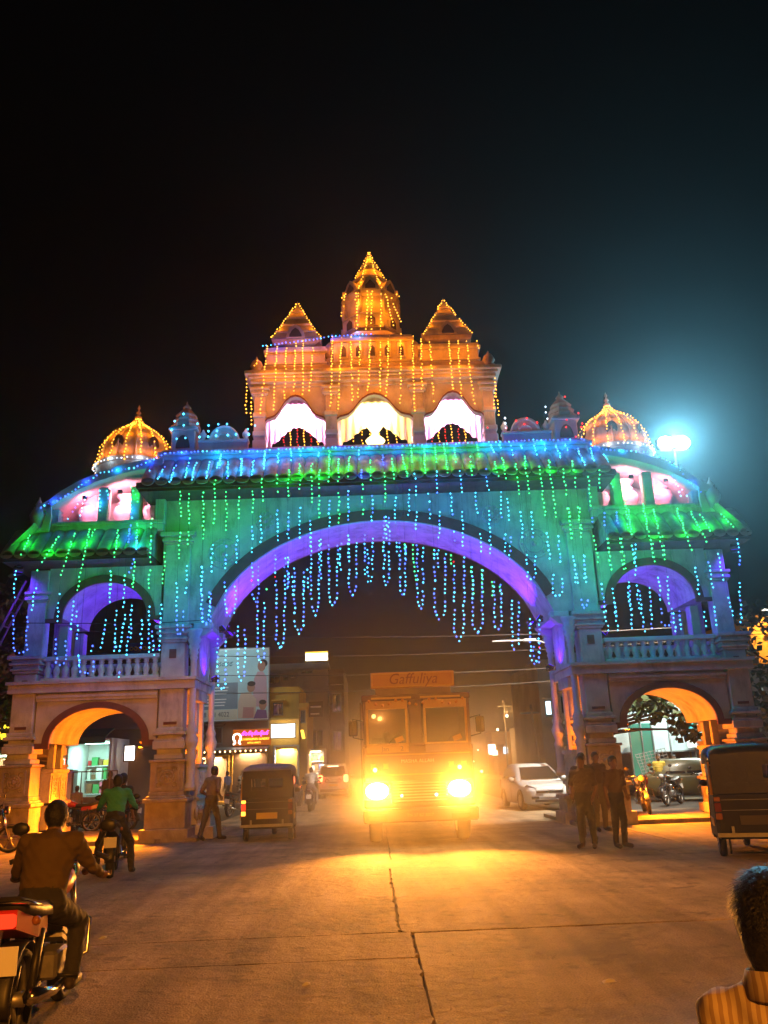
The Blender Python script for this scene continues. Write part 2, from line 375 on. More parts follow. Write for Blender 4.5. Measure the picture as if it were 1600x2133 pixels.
for s in(-1,1):
    for (y0,y1) in((0.0,0.62),(1.8,2.42)):
        pillar(s*5.26,s*6.0,y0,y1,True); pillar(s*9.15,s*9.85,y0,y1,False)
    slender(s*5.08,0.12); slender(s*4.99,2.3)
    # pilasters above the pillars
    for (y0,y1) in((0.03,0.4),(2.0,2.37)):
        b=MB(); xa,xb=sorted((s*5.25,s*5.95)); b.cbox(xa,xb,y0,y1,5.46,7.72,.02); p=b.build('pilaster',PL,gate)
        b=MB(); mould(b,xa,xb,y0,y1,[(.03,7.72,7.8),(.08,7.8,7.88),(.04,7.88,7.94),(.13,7.94,8.06)]); b.build('capital',PL,p)
        xa,xb=sorted((s*9.1,s*9.6)); b=MB(); b.cbox(xa,xb,y0,y1,4.76,7.1,.02); p=b.build('pilaster',PL,gate)
        b=MB(); mould(b,xa,xb,y0,y1,[(.03,6.2,6.26),(.07,6.26,6.36),(.04,6.36,6.42),(.09,6.42,6.5)]); b.build('capital',PL,p)
    # ---- ground floor vault
    cx=s*7.55; top=ell(cx,2.5,1.2,0.85,math.pi,0,24)
    x0,x1=sorted((s*6.0,s*9.15))
    b=MB(); b.prism([(x0,3.85),(x0,2.5)]+[(x0+.001,2.5)]+top+[(x1,2.5),(x1,3.85)],0.12,2.3); b.build('vault',PL,gate)
    b=MB(); b.strip(ell(cx,2.5,1.2,0.85,math.pi,0,24),ell(cx,2.5,1.38,1.02,math.pi,0,24),0.05,0.13)
    b.box(x0,cx-1.2,0.055,0.13,2.36,2.5); b.box(cx+1.2,x1,0.055,0.13,2.36,2.5); b.build('arch_band',TRIM,gate)
    b=MB(); b.box(x0,x1,0.04,0.12,3.56,3.64); b.box(x0,x1,0.0,0.12,3.64,3.7); b.build('string_course',PL,gate)
    # side walls: dado, panels, posts (outer and inner)
    for (xa,xb,f) in((s*8.82,s*9.12,'x-' if s>0 else 'x+'),(s*5.0,s*5.24,'x-' if s>0 else 'x+')):
        lo,hi=sorted((xa,xb))
        b=MB(); b.box(lo,hi,0.62,1.8,0.0,1.76); b.cbox(lo-.06,hi+.06,0.62,1.8,1.76,1.86,.01); b.cbox(lo-.08,hi+.08,.62,1.8,.95,1.03,.01); b.cbox(lo-.12,hi+.12,.62,1.8,0.1,.38,.02)
        w=b.build('dado_wall',PL,gate)
        fx=lo-.0 if f=='x-' else hi+.0
        rosette(fx,0.95,1.4,0.55,0.6,f,PL,w); rosette(fx,1.52,1.4,0.45,0.6,f,PL,w)
        fo=hi if f=='x-' else lo
        rosette(fo,1.2,1.4,0.8,0.6,'x+' if f=='x-' else 'x-',PL,w)
        for yy in((0.95,1.5) if abs(xa)>7 else (1.2,)):
            b=MB(); b.cbox(lo+.06,hi-.06,(yy if abs(xa)>7 else 1.55)-.07,(yy if abs(xa)>7 else 1.55)+.07,1.86,2.5 if abs(xa)>7 else 3.5,.015); b.build('post',PL,gate)
        zb_=2.5 if abs(xa)>7 else 3.5
        b=MB(); b.box(lo+.02,hi-.02,0.62,1.8,zb_,3.85); b.build('side_wall',PL,gate)
        # scroll brackets at the foot
        b=MB()
        for yy in(0.75,1.2,1.65): b.torus(((lo if f=='x-' else hi),yy,0.62),0.16,0.05,12,5,'x'); b.ball(((lo if f=='x-' else hi),yy,0.4),0.12,8,5)
        b.build('scroll_ornament',STONE,w)
    # plinth bench facing the road
    b=MB(); xa,xb=sorted((s*4.62,s*5.0)); mould(b,xa+.1,xb-.05,0.75,1.67,[(.12,.0,.3),(.02,.3,.62),(.08,.62,.72)]); b.build('bench',STONE,gate)
    # ---- balcony floor, ledge mouldings, balustrade
    xa,xb=sorted((s*5.0,s*9.9))
    b=MB(); b.box(xa,xb,-0.02,2.44,3.86,4.0); b.box(xa-.04,xb+.04,-0.1,2.5,4.0,4.08); b.box(xa,xb,-0.04,2.46,3.78,3.86); b.build('balcony_floor',PL,gate)
    xa,xb=sorted((s*6.0,s*9.12))
    for yy in(0.22,2.2):
        rb=MB(); rb.cbox(xa,xb,yy-.11,yy+.11,4.62,4.74,.015); rail=rb.build('balustrade_rail',PLW,gate)
        rb=MB(); rb.cbox(xa,xb,yy-.1,yy+.1,4.08,4.17,.01); rb.build('balustrade_base',PLW,gate)
    for i in range(13):
        xx=xa+0.13+(xb-xa-.26)*i/12
        if i==0 and s==-1:
            bb=MB(); bb.lathe([(.085,0),(.085,.04),(.06,.07),(.1,.17),(.085,.24),(.055,.31),(.055,.34),(.08,.37),(.055,.4),(.085,.43),(.085,.45)],8); BAL=bb.mesh('baluster',PLW)
        obj('baluster',BAL,gate,(xx,0.22,4.17))
        if i%2==0: obj('baluster',BAL,gate,(xx,2.2,4.17))
    for i in range(4):
        obj('baluster',BAL,gate,(s*9.5,0.7+i*.33,4.17))
    b=MB(); b.cbox(s*9.5-.1,s*9.5+.1,.4,2.0,4.62,4.74,.015); b.build('balustrade_rail',PLW,gate)
    # ---- upper floor arch wall
    cx=s*7.52; top=ell(cx,5.75,1.14,0.96,math.pi,0,24)
    x0,x1=sorted((s*5.95,s*9.1))
    b=MB(); b.prism([(x0,7.15),(x0,5.75)]+[(x0+.001,5.75)]+top+[(x1,5.75),(x1,7.15)],0.1,2.3); b.build('upper_vault',PL,gate)
    b=MB(); b.strip(ell(cx,5.75,1.14,.96,math.pi,0,24),ell(cx,5.75,1.36,1.17,math.pi,0,24),0.03,0.11)
    b.box(x0,cx-1.14,0.035,0.11,5.64,5.75); b.box(cx+1.14,x1,0.035,0.11,5.64,5.75); b.build('arch_band',TRIM,gate)
    for yy0 in(0.12,1.95):
        for xx in(cx-1.3,cx+1.3):
            if abs(xx)<7: continue
            b=MB(); b.cbox(xx-.13,xx+.13,yy0+.55 if yy0<1 else yy0,(yy0+.9) if yy0<1 else yy0+.32,4.08,5.64,.015); b.build('pier',PL,gate)
    # inner reveal panel of the upper floor, seen from the road
    b=MB(); xa,xb=sorted((s*5.02,s*5.2)); b.box(xa,xb,0.5,1.95,4.1,5.34); b.build('side_wall',PL,gate)
    # ---- wing eave
    xa,xb=sorted((s*6.2,s*10.05))
    b=MB(); b.box(xa,xb,-0.82,2.9,7.15,7.2); b.box(xa,xb,-0.86,2.94,7.2,7.32); b.build('eave_slab',DARK,gate)
    b=MB(); b.prism([(-.8,7.32),(-.1,8.12),(2.4,8.12),(2.88,7.32)],xa+.02,xb-.05-(0.0),'x'); b.build('roof_slope',TILE,gate)
    b=MB(); xq0,xq1=sorted((s*6.0,s*9.3)); b.cbox(xq0,xq1,-.16,2.3,8.1,8.3,.015); b.cbox(xq0-.03,xq1+.03,-.22,2.36,8.3,8.4,.015); b.build('attic_base',PL,gate)
# tiles
def tile_mesh(w,dy,dz):
    b=MB(); n=5; L=6; rings=[]
    for k in range(L+1):
        t=k/L; y=-.86*0+ -dy*(1-t); z=dz*(t**0.8)-0.03*math.sin(math.pi*t)
        ring=[]
        for i in range(n+1):
            a=math.pi*i/n; h=.09 if k>0 else .11
            ring.append((-w/2*math.cos(a),y-0.02*(k==0),z+h*math.sin(a)))
        rings.append(ring)
    b.loft(rings,False,False,True,closed=False)
    b.loft([[(x,y-.001,z) for x,y,z in rings[0]],[(x*.8,y-.0005,rings[0][0][2]+(z-rings[0][0][2])*.8-.012) for x,y,z in rings[0]]],False,False,False,closed=False)
    # scalloped nose: half disc hanging at the lip
    b.prism([(w*0.46*math.cos(a),-0.02-0.10*math.sin(a)) for a in [math.pi*i/6 for i in range(7)]],rings[0][0][1]-.03,rings[0][0][1]+.02)
    return b.mesh('roof_tile',TILE)
TM=tile_mesh(.37,.8,.9); TW=tile_mesh(.36,.72,.82)
for s in(-1,1):
    n=11
    for i in range(n):
        obj('roof_tile',TW,gate,(s*(6.32+.36*i),-.1,7.34))
    for i in range(8):
        obj('roof_tile',TW,gate,(s*9.33,-.62+.4*i,7.34),(0,0,R(90)*s))
# ---- main spandrel with the great arch
arch=[(x,4.9+3.35*math.sqrt(max(0,1-(x/4.75)**2))) for x in [-4.72+9.44*i/48 for i in range(49)]]
b=MB(); b.prism([(-6.02,9.1),(-6.02,5.5),(-4.72,5.5)]+[p for p in arch if p[1]>5.5]+[(4.72,5.5),(6.02,5.5),(6.02,9.1)],0.1,2.32); b.build('spandrel_wall',PL,gate)
def nrm(a,b_): 
    dx,dz=b_[0]-a[0],b_[1]-a[1]; l=math.hypot(dx,dz); return -dz/l,dx/l
aa=[p for p in arch if p[1]>5.3]; bb=[]
for i,p in enumerate(aa):
    nx,nz=nrm(aa[max(0,i-1)],aa[min(len(aa)-1,i+1)]); bb.append((p[0]+nx*.3,p[1]+nz*.3))
for (y0,y1) in((0.02,.12),(2.3,2.4)):
    b=MB(); b.strip(aa,bb,y0,y1); b.build('arch_band',TRIM,gate)
ab=[(p[0]*0.994,p[1]-.03) for p in aa]
b=MB(); b.strip(ab,[(p[0],p[1]+.001) for p in aa],0.06,0.16); b.build('arch_edge_bead',PLW,gate)
# corbels and beam over the slender columns
for s in(-1,1):
    b=MB(); xa,xb=sorted((s*4.66,s*5.1)); b.cbox(xa,xb,0.02,2.4,5.34,5.5,.02); b.build('impost_beam',PLW,gate)
    for yy in(0.2,2.2):
        b=MB(); b.prism([(s*4.6,5.5),(s*4.6,5.36),(s*4.78,5.18),(s*5.0,5.1),(s*5.0,5.5)],yy-.14,yy+.14); b.build('bracket',PLW,gate)
    for xx,zz,rr in((4.35,7.45,.42),(3.2,8.35,.26)):
        b=MB(); b.torus((s*xx,.1,zz),rr,.03,20,5,'y'); b.torus((s*xx,.1,zz),rr*.62,.025,16,5,'y'); b.ball((s*xx,.1,zz),.08,8,5)
        for k in range(8): b.ball((s*xx+rr*.8*math.cos(k*math.pi/4),.1,zz+rr*.8*math.sin(k*math.pi/4)),.05,6,4)
        b.build('medallion',PL,gate)
# main eave and tiled slope
b=MB(); b.box(-6.55,6.55,-.8,2.95,9.02,9.1); b.box(-6.6,6.6,-.86,3.0,9.1,9.26); b.build('eave_slab',DARK,gate)
b=MB(); b.prism([(-.82,9.26),(-.05,10.12),(2.4,10.12),(2.96,9.26)],-6.5,6.5,'x'); b.build('roof_slope',TILE,gate)
for i in range(35): obj('roof_tile',TM,gate,(-6.29+.37*i,-.05,9.28))
b=MB(); b.cbox(-6.2,6.2,-.12,2.45,10.1,10.3,.02); b.cbox(-6.25,6.25,-.18,2.5,10.3,10.42,.02); b.cbox(-6.15,6.15,-.1,2.4,10.42,10.5,.02); b.build('parapet',PLW,gate)
# ---- attic storeys of the wings
for s in(-1,1):
    for xx in(7.72,6.82,6.12,9.05):
        b=MB(); b.cbox(s*xx-.13,s*xx+.13,-.1,.2,8.4,9.42 if xx<9 else 8.8,.015); b.build('attic_pillar',PL,gate)
    for xx in(8.3,7.27,6.42):
        b=MB(); b.lathe([(.32,0),(.32,.1),(.24,.16),(.36,.3),(.43,.5),(.38,.66),(.22,.74),(.32,.8),(.22,.86),(.36,1.02)],14,(s*xx,.82,8.4)); b.build('bulbous_column',PLW,gate)
    b=MB(); xq0,xq1=sorted((s*6.0,s*9.0)); b.box(xq0,xq1,1.6,1.75,8.4,9.5); b.build('attic_back_wall',PLW,gate)
    up_=[(9.55,8.82),(9.2,9.0),(8.85,9.28),(8.4,9.55),(7.9,9.78),(7.3,9.98),(6.7,10.12),(6.05,10.18)]
    lo_=[(x,z-.26) for x,z in up_]
    b=MB(); b.strip([(s*x,z) for x,z in lo_],[(s*x,z) for x,z in up_],-.3,2.4); b.build('attic_roof',PLW,gate)
    b=MB(); b.lathe([(.16,0),(.2,.08),(.12,.16),(.2,.34),(.23,.46),(.17,.62),(.08,.74),(.1,.8),(.03,.95),(.015,1.02)],10,(s*9.45,-.2,8.12)); b.build('corner_finial',PLW,gate)
    b=MB(); b.prism([(s*9.32,8.12),(s*9.26,8.4),(s*9.2,8.6),(s*9.22,8.8),(s*9.16,9.02),(s*9.08,8.8),(s*9.05,8.5),(s*9.1,8.12)],-.3,-.22); b.build('flame_ornament',PLW,gate)
    # ribbed dome
    cx=s*7.22
    b=MB(); b.lathe([(1.12,9.75),(1.12,10.28),(1.16,10.3),(1.16,10.42),(1.05,10.44)],16,(cx,1.1,0),False); d=b.build('dome_drum',PLW,gate)
    b=MB(); b.lathe([(.98,10.44),(1.03,10.62),(1.01,10.85),(.9,11.12),(.71,11.36),(.47,11.55),(.27,11.68),(.15,11.8),(.09,11.92)],24,(cx,1.1,0)); d=b.build('dome',PL,gate)
    for k in range(12):
        a=2*math.pi*(k+.5)/12; b=MB(); b.tube([(cx+r*math.cos(a),1.1+r*math.sin(a),z) for r,z in((1.02,10.46),(1.06,10.64),(1.03,10.87),(.92,11.14),(.73,11.39),(.48,11.58),(.28,11.71),(.15,11.84))],.028,5); b.build('dome_rib',PLW,d)
    for k in range(6):
        a=2*math.pi*k/6+.26; c=(cx+0.97*math.cos(a),1.1+.97*math.sin(a),10.88)
        b=MB(); b.T=Matrix.Translation(Vector(c))@Matrix.Rotation(a-math.pi/2+math.pi,4,'Z'); b.prism([(.17*math.cos(t),(.26 if t<=math.pi else .18)*math.sin(t)) for t in [2*math.pi*i/14 for i in range(14)]],-.03,.09); b.build('niche',DARK,d)  # flush dark plate, its colour standing in for the shade of a recess
    b=MB(); b.lathe([(.13,0),(.18,.05),(.08,.1),(.05,.14),(.11,.2),(.05,.26),(.035,.3),(.08,.34),(.03,.4),(.02,.46),(.05,.5),(.005,.62)],8,(cx,1.1,11.88)); b.build('dome_finial',STONE,d)
    # parapet wall with arc niche and little shrine
    b=MB(); xa,xb=sorted((s*3.72,s*5.15)); b.cbox(xa,xb,.1,.3,10.5,10.78,.015); b.cbox(xa-.02,xb+.02,.06,.34,10.78,10.86,.01); b.build('parapet_wall',PLW,gate)
    ac=s*4.42
    b=MB(); b.prism([(ac+.44*math.cos(t),10.86+.46*math.sin(t)) for t in [math.pi*i/12 for i in range(13)]],.14,.28); b.torus((ac,.14,10.86),.4,.045,12,5,'y',0,math.pi); b.torus((ac,.13,10.86),.2,.035,10,5,'y',0,math.pi); b.build('arc_pediment',PLW,gate)
    for dx in(-.62,.62):
        b=MB(); b.lathe([(.07,0),(.05,.05),(.1,.14),(.1,.22),(.05,.28),(.02,.36)],8,(ac+dx,.2,10.86)); b.build('pot_finial',PLW,gate)
    sc=s*5.6
    b=MB(); b.cbox(sc-.34,sc+.34,.1,.8,10.5,11.18,.02); b.cbox(sc-.42,sc+.42,.02,.88,11.18,11.26,.015); b.cbox(sc-.36,sc+.36,.08,.82,11.26,11.32,.01); sh=b.build('parapet_shrine',PLW,gate)
    b=MB(); b.lathe([(.42,11.32),(.44,11.42),(.36,11.5),(.4,11.58),(.3,11.7),(.33,11.76),(.2,11.9),(.1,12.0),(.13,12.05),(.03,12.16),(.01,12.26)],8,(sc,.45,0),False,R(22.5)); b.build('shrine_tower',STONE,sh)
    b=MB(); b.prism([(sc+.2*math.cos(t),10.62+(.4 if math.sin(t)>0 else .02)*math.sin(t)) for t in [math.pi*i/10 for i in range(11)]],.06,.12); b.build('niche',DARK,sh)
# ---- central pavilion
b=MB(); b.cbox(-3.8,3.8,.2,2.1,10.5,10.6,.01); b.build('pavilion_floor',PLW,gate)
for yy in(.32,1.7):
    for xx in(-3.42,-1.3,1.3,3.42):
        b=MB(); b.cbox(xx-.17,xx+.17,yy,yy+.34,10.6,12.32,.02); p=b.build('pavilion_pillar',PL,gate)
        for z0 in(10.6,11.02,11.62): b=MB(); b.cbox(xx-.2,xx+.2,yy-.03,yy+.37,z0,z0+(.3 if z0<11 else .16),.015); b.build('block_band',PLW,p)
        b=MB(); mould(b,xx-.17,xx+.17,yy,yy+.34,[(.03,12.3,12.36),(.08,12.36,12.44),(.04,12.44,12.5),(.12,12.5,12.58)]); b.build('capital',PLW,p)
def cusp(x0,x1,zs,zt):
    # ogee / cusped head between x0..x1
    w=x1-x0; pts=[]
    prof=[(0,0),(.04,.10),(.10,.14),(.16,.2),(.22,.36),(.28,.6),(.34,.8),(.42,.95),(.5,1.0)]
    L_=[(x0+w*t,zs+(zt-zs)*h) for t,h in prof]; R_=[(x1-w*t,zs+(zt-zs)*h) for t,h in prof[:-1]][::-1]
    return L_+R_
BAYS=[(-3.25,-1.47),(-1.13,1.13),(1.47,3.25)]
for k,(x0,x1) in enumerate(BAYS):
    for (y0,y1) in((.38,.58),(1.78,1.98)):
        b=MB(); c=cusp(x0,x1,11.5,12.3); b.prism([(x0,12.66)]+c+[(x1,12.66)],y0,y1); b.build('cusped_arch',PL,gate)
    b=MB(); c=cusp(x0,x1,11.5,12.3); b.strip(c,[(x,z+.05) for x,z in c],.34,.385); b.build('arch_band',TRIM,gate)
b=MB(); b.box(-3.6,3.6,.3,2.06,12.6,12.68); b.cbox(-3.68,3.68,.12,2.2,12.68,12.8,.015); b.cbox(-3.74,3.74,.06,2.26,12.8,12.88,.015); b.cbox(-3.84,3.84,-.04,2.36,12.88,13.0,.02); b.build('pavilion_cornice',PL,gate)
b=MB(); b.cbox(-3.6,3.6,.2,2.2,13.0,13.14,.02); b.cbox(-3.5,3.5,.3,2.1,13.14,13.3,.02); b.build('ledge',STONE,gate)
for s in(-1,1):
    c=s*2.36
    b=MB(); mould(b,c-.9,c+.9,.5,2.0,[(.0,13.3,13.82),(.05,13.42,13.5),(.07,13.82,13.92),(.02,13.92,14.02)]); blk=b.build('tower_base',PL,gate)
    b=MB(); b.lathe([(.95,14.02),(.8,14.06),(.76,14.14),(1.0,14.22),(1.06,14.32),(1.0,14.36)],4,(c,1.25,0),False,R(45)); b.build('tower_neck',STONE,blk)
    b=MB(); b.lathe([(1.04,14.35),(.88,14.56),(.68,14.86),(.5,15.14),(.33,15.42),(.2,15.64),(.1,15.78),(.06,15.84)],4,(c,1.25,0),False,R(45)); sp=b.build('spire',PL,blk)
    for zt,rt_ in((14.62,.86),(14.95,.66),(15.28,.45),(15.56,.29)): b=MB(); b.lathe([(rt_-.03,0),(rt_+.03,.025),(rt_+.03,.05),(rt_-.05,.09)],4,(c,1.25,zt),False,R(45)); b.build('spire_tier',PLW,sp)
    for a in range(4):
        b=MB(); b.T=Matrix.Translation((c,1.25,0))@Matrix.Rotation(a*math.pi/2,4,'Z')
        b.prism([(.28,14.36),(.28,14.44),(.23,14.6),(.12,14.74),(0,14.82),(-.12,14.74),(-.23,14.6),(-.28,14.44),(-.28,14.36)],-.77,-.45); b.m=1
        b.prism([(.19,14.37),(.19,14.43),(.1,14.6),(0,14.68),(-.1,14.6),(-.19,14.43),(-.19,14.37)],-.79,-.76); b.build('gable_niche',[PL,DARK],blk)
    b=MB(); b.lathe([(.07,0),(.09,.04),(.03,.08),(.06,.13),(.02,.2),(.005,.27)],8,(c,1.25,15.82)); b.build('spire_finial',STONE,blk)
    # small corner buds on the cornice
    for yy in(.3,2.0):
        b=MB(); b.lathe([(.2,0),(.22,.1),(.12,.18),(.2,.3),(.14,.44),(.05,.52),(.01,.62)],8,(s*3.52,yy,13.0)); b.build('corner_bud',STONE,gate)
    b=MB(); b.lathe([(.16,0),(.18,.3),(.1,.38),(.2,.55),(.22,.7),(.12,.84),(.03,.95)],8,(s*1.32,.7,13.3),False); b.build('corner_bud',STONE,gate)
b=MB(); mould(b,-1.2,1.2,.42,2.05,[(.0,13.3,14.1),(.04,13.4,13.48),(.08,14.1,14.22),(.02,14.22,14.32)]); tb=b.build('tower_base',PL,gate)
for k in range(5):
    xx=-.88+.44*k
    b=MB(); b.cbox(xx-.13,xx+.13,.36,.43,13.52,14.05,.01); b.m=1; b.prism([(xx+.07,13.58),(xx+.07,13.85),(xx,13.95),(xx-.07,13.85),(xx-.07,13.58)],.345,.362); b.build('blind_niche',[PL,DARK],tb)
o8=R(22.5)
b=MB(); b.lathe([(1.2,14.32),(1.2,14.36),(1.06,14.42),(1.1,14.5),(1.0,14.56)],8,(0,1.25,0),False,o8); b.build('tower_step',STONE,tb)
b=MB(); b.lathe([(.98,14.55),(1.0,14.62),(.95,15.02),(.93,15.06),(.98,15.1),(.91,15.18),(.88,15.72),(.93,15.78),(.97,15.9),(.88,15.94)],8,(0,1.25,0),False,o8); drum=b.build('tower_drum',PL,tb)
for k in range(8):
    a=k*math.pi/4
    b=MB(); b.T=Matrix.Translation((0,1.25,0))@Matrix.Rotation(a,4,'Z')
    b.prism([(.2,14.6),(.2,14.88),(0,15.02),(-.2,14.88),(-.2,14.6)],-.96,-.86); b.m=1; b.prism([(.12,14.62),(.12,14.84),(0,14.95),(-.12,14.84),(-.12,14.62)],-.975,-.955); b.build('drum_niche',[PL,DARK],drum)  # niche depth painted as a dark plate on the gable
    b=MB(); b.T=Matrix.Translation((0,1.25,0))@Matrix.Rotation(a+o8,4,'Z'); b.lathe([(.06,0),(.07,.5),(.05,.56),(.07,.62),(.05,.7)],6,(0,-.94,15.14)); b.build('drum_colonnette',PL,drum)
b=MB(); b.lathe([(.94,15.92),(.84,16.1),(.68,16.36),(.52,16.66),(.37,16.96),(.24,17.24),(.13,17.46),(.08,17.58)],8,(0,1.25,0),False,o8); roof=b.build('tower_roof',PL,tb)
for zt,rt_ in((16.28,.75),(16.6,.56),(16.92,.4),(17.22,.26)): b=MB(); b.lathe([(rt_-.03,0),(rt_+.04,.03),(rt_+.04,.06),(rt_-.05,.1)],8,(0,1.25,zt),False,o8); b.build('roof_tier',PLW,roof)
for k in range(8):
    b=MB(); b.T=Matrix.Translation((0,1.25,0))@Matrix.Rotation(k*math.pi/4,4,'Z')
    b.prism([(.26,15.94),(.26,16.08),(.13,16.3),(0,16.4),(-.13,16.3),(-.26,16.08),(-.26,15.94)],-.9,-.55); b.m=1; b.prism([(.16,15.95),(.16,16.06),(0,16.26),(-.16,16.06),(-.16,15.95)],-.915,-.895); b.build('gable_niche',[PL,DARK],tb)
b=MB(); b.lathe([(.1,0),(.13,.05),(.04,.1),(.09,.17),(.03,.25),(.005,.33)],8,(0,1.25,17.56)); b.build('tower_finial',STONE,tb)
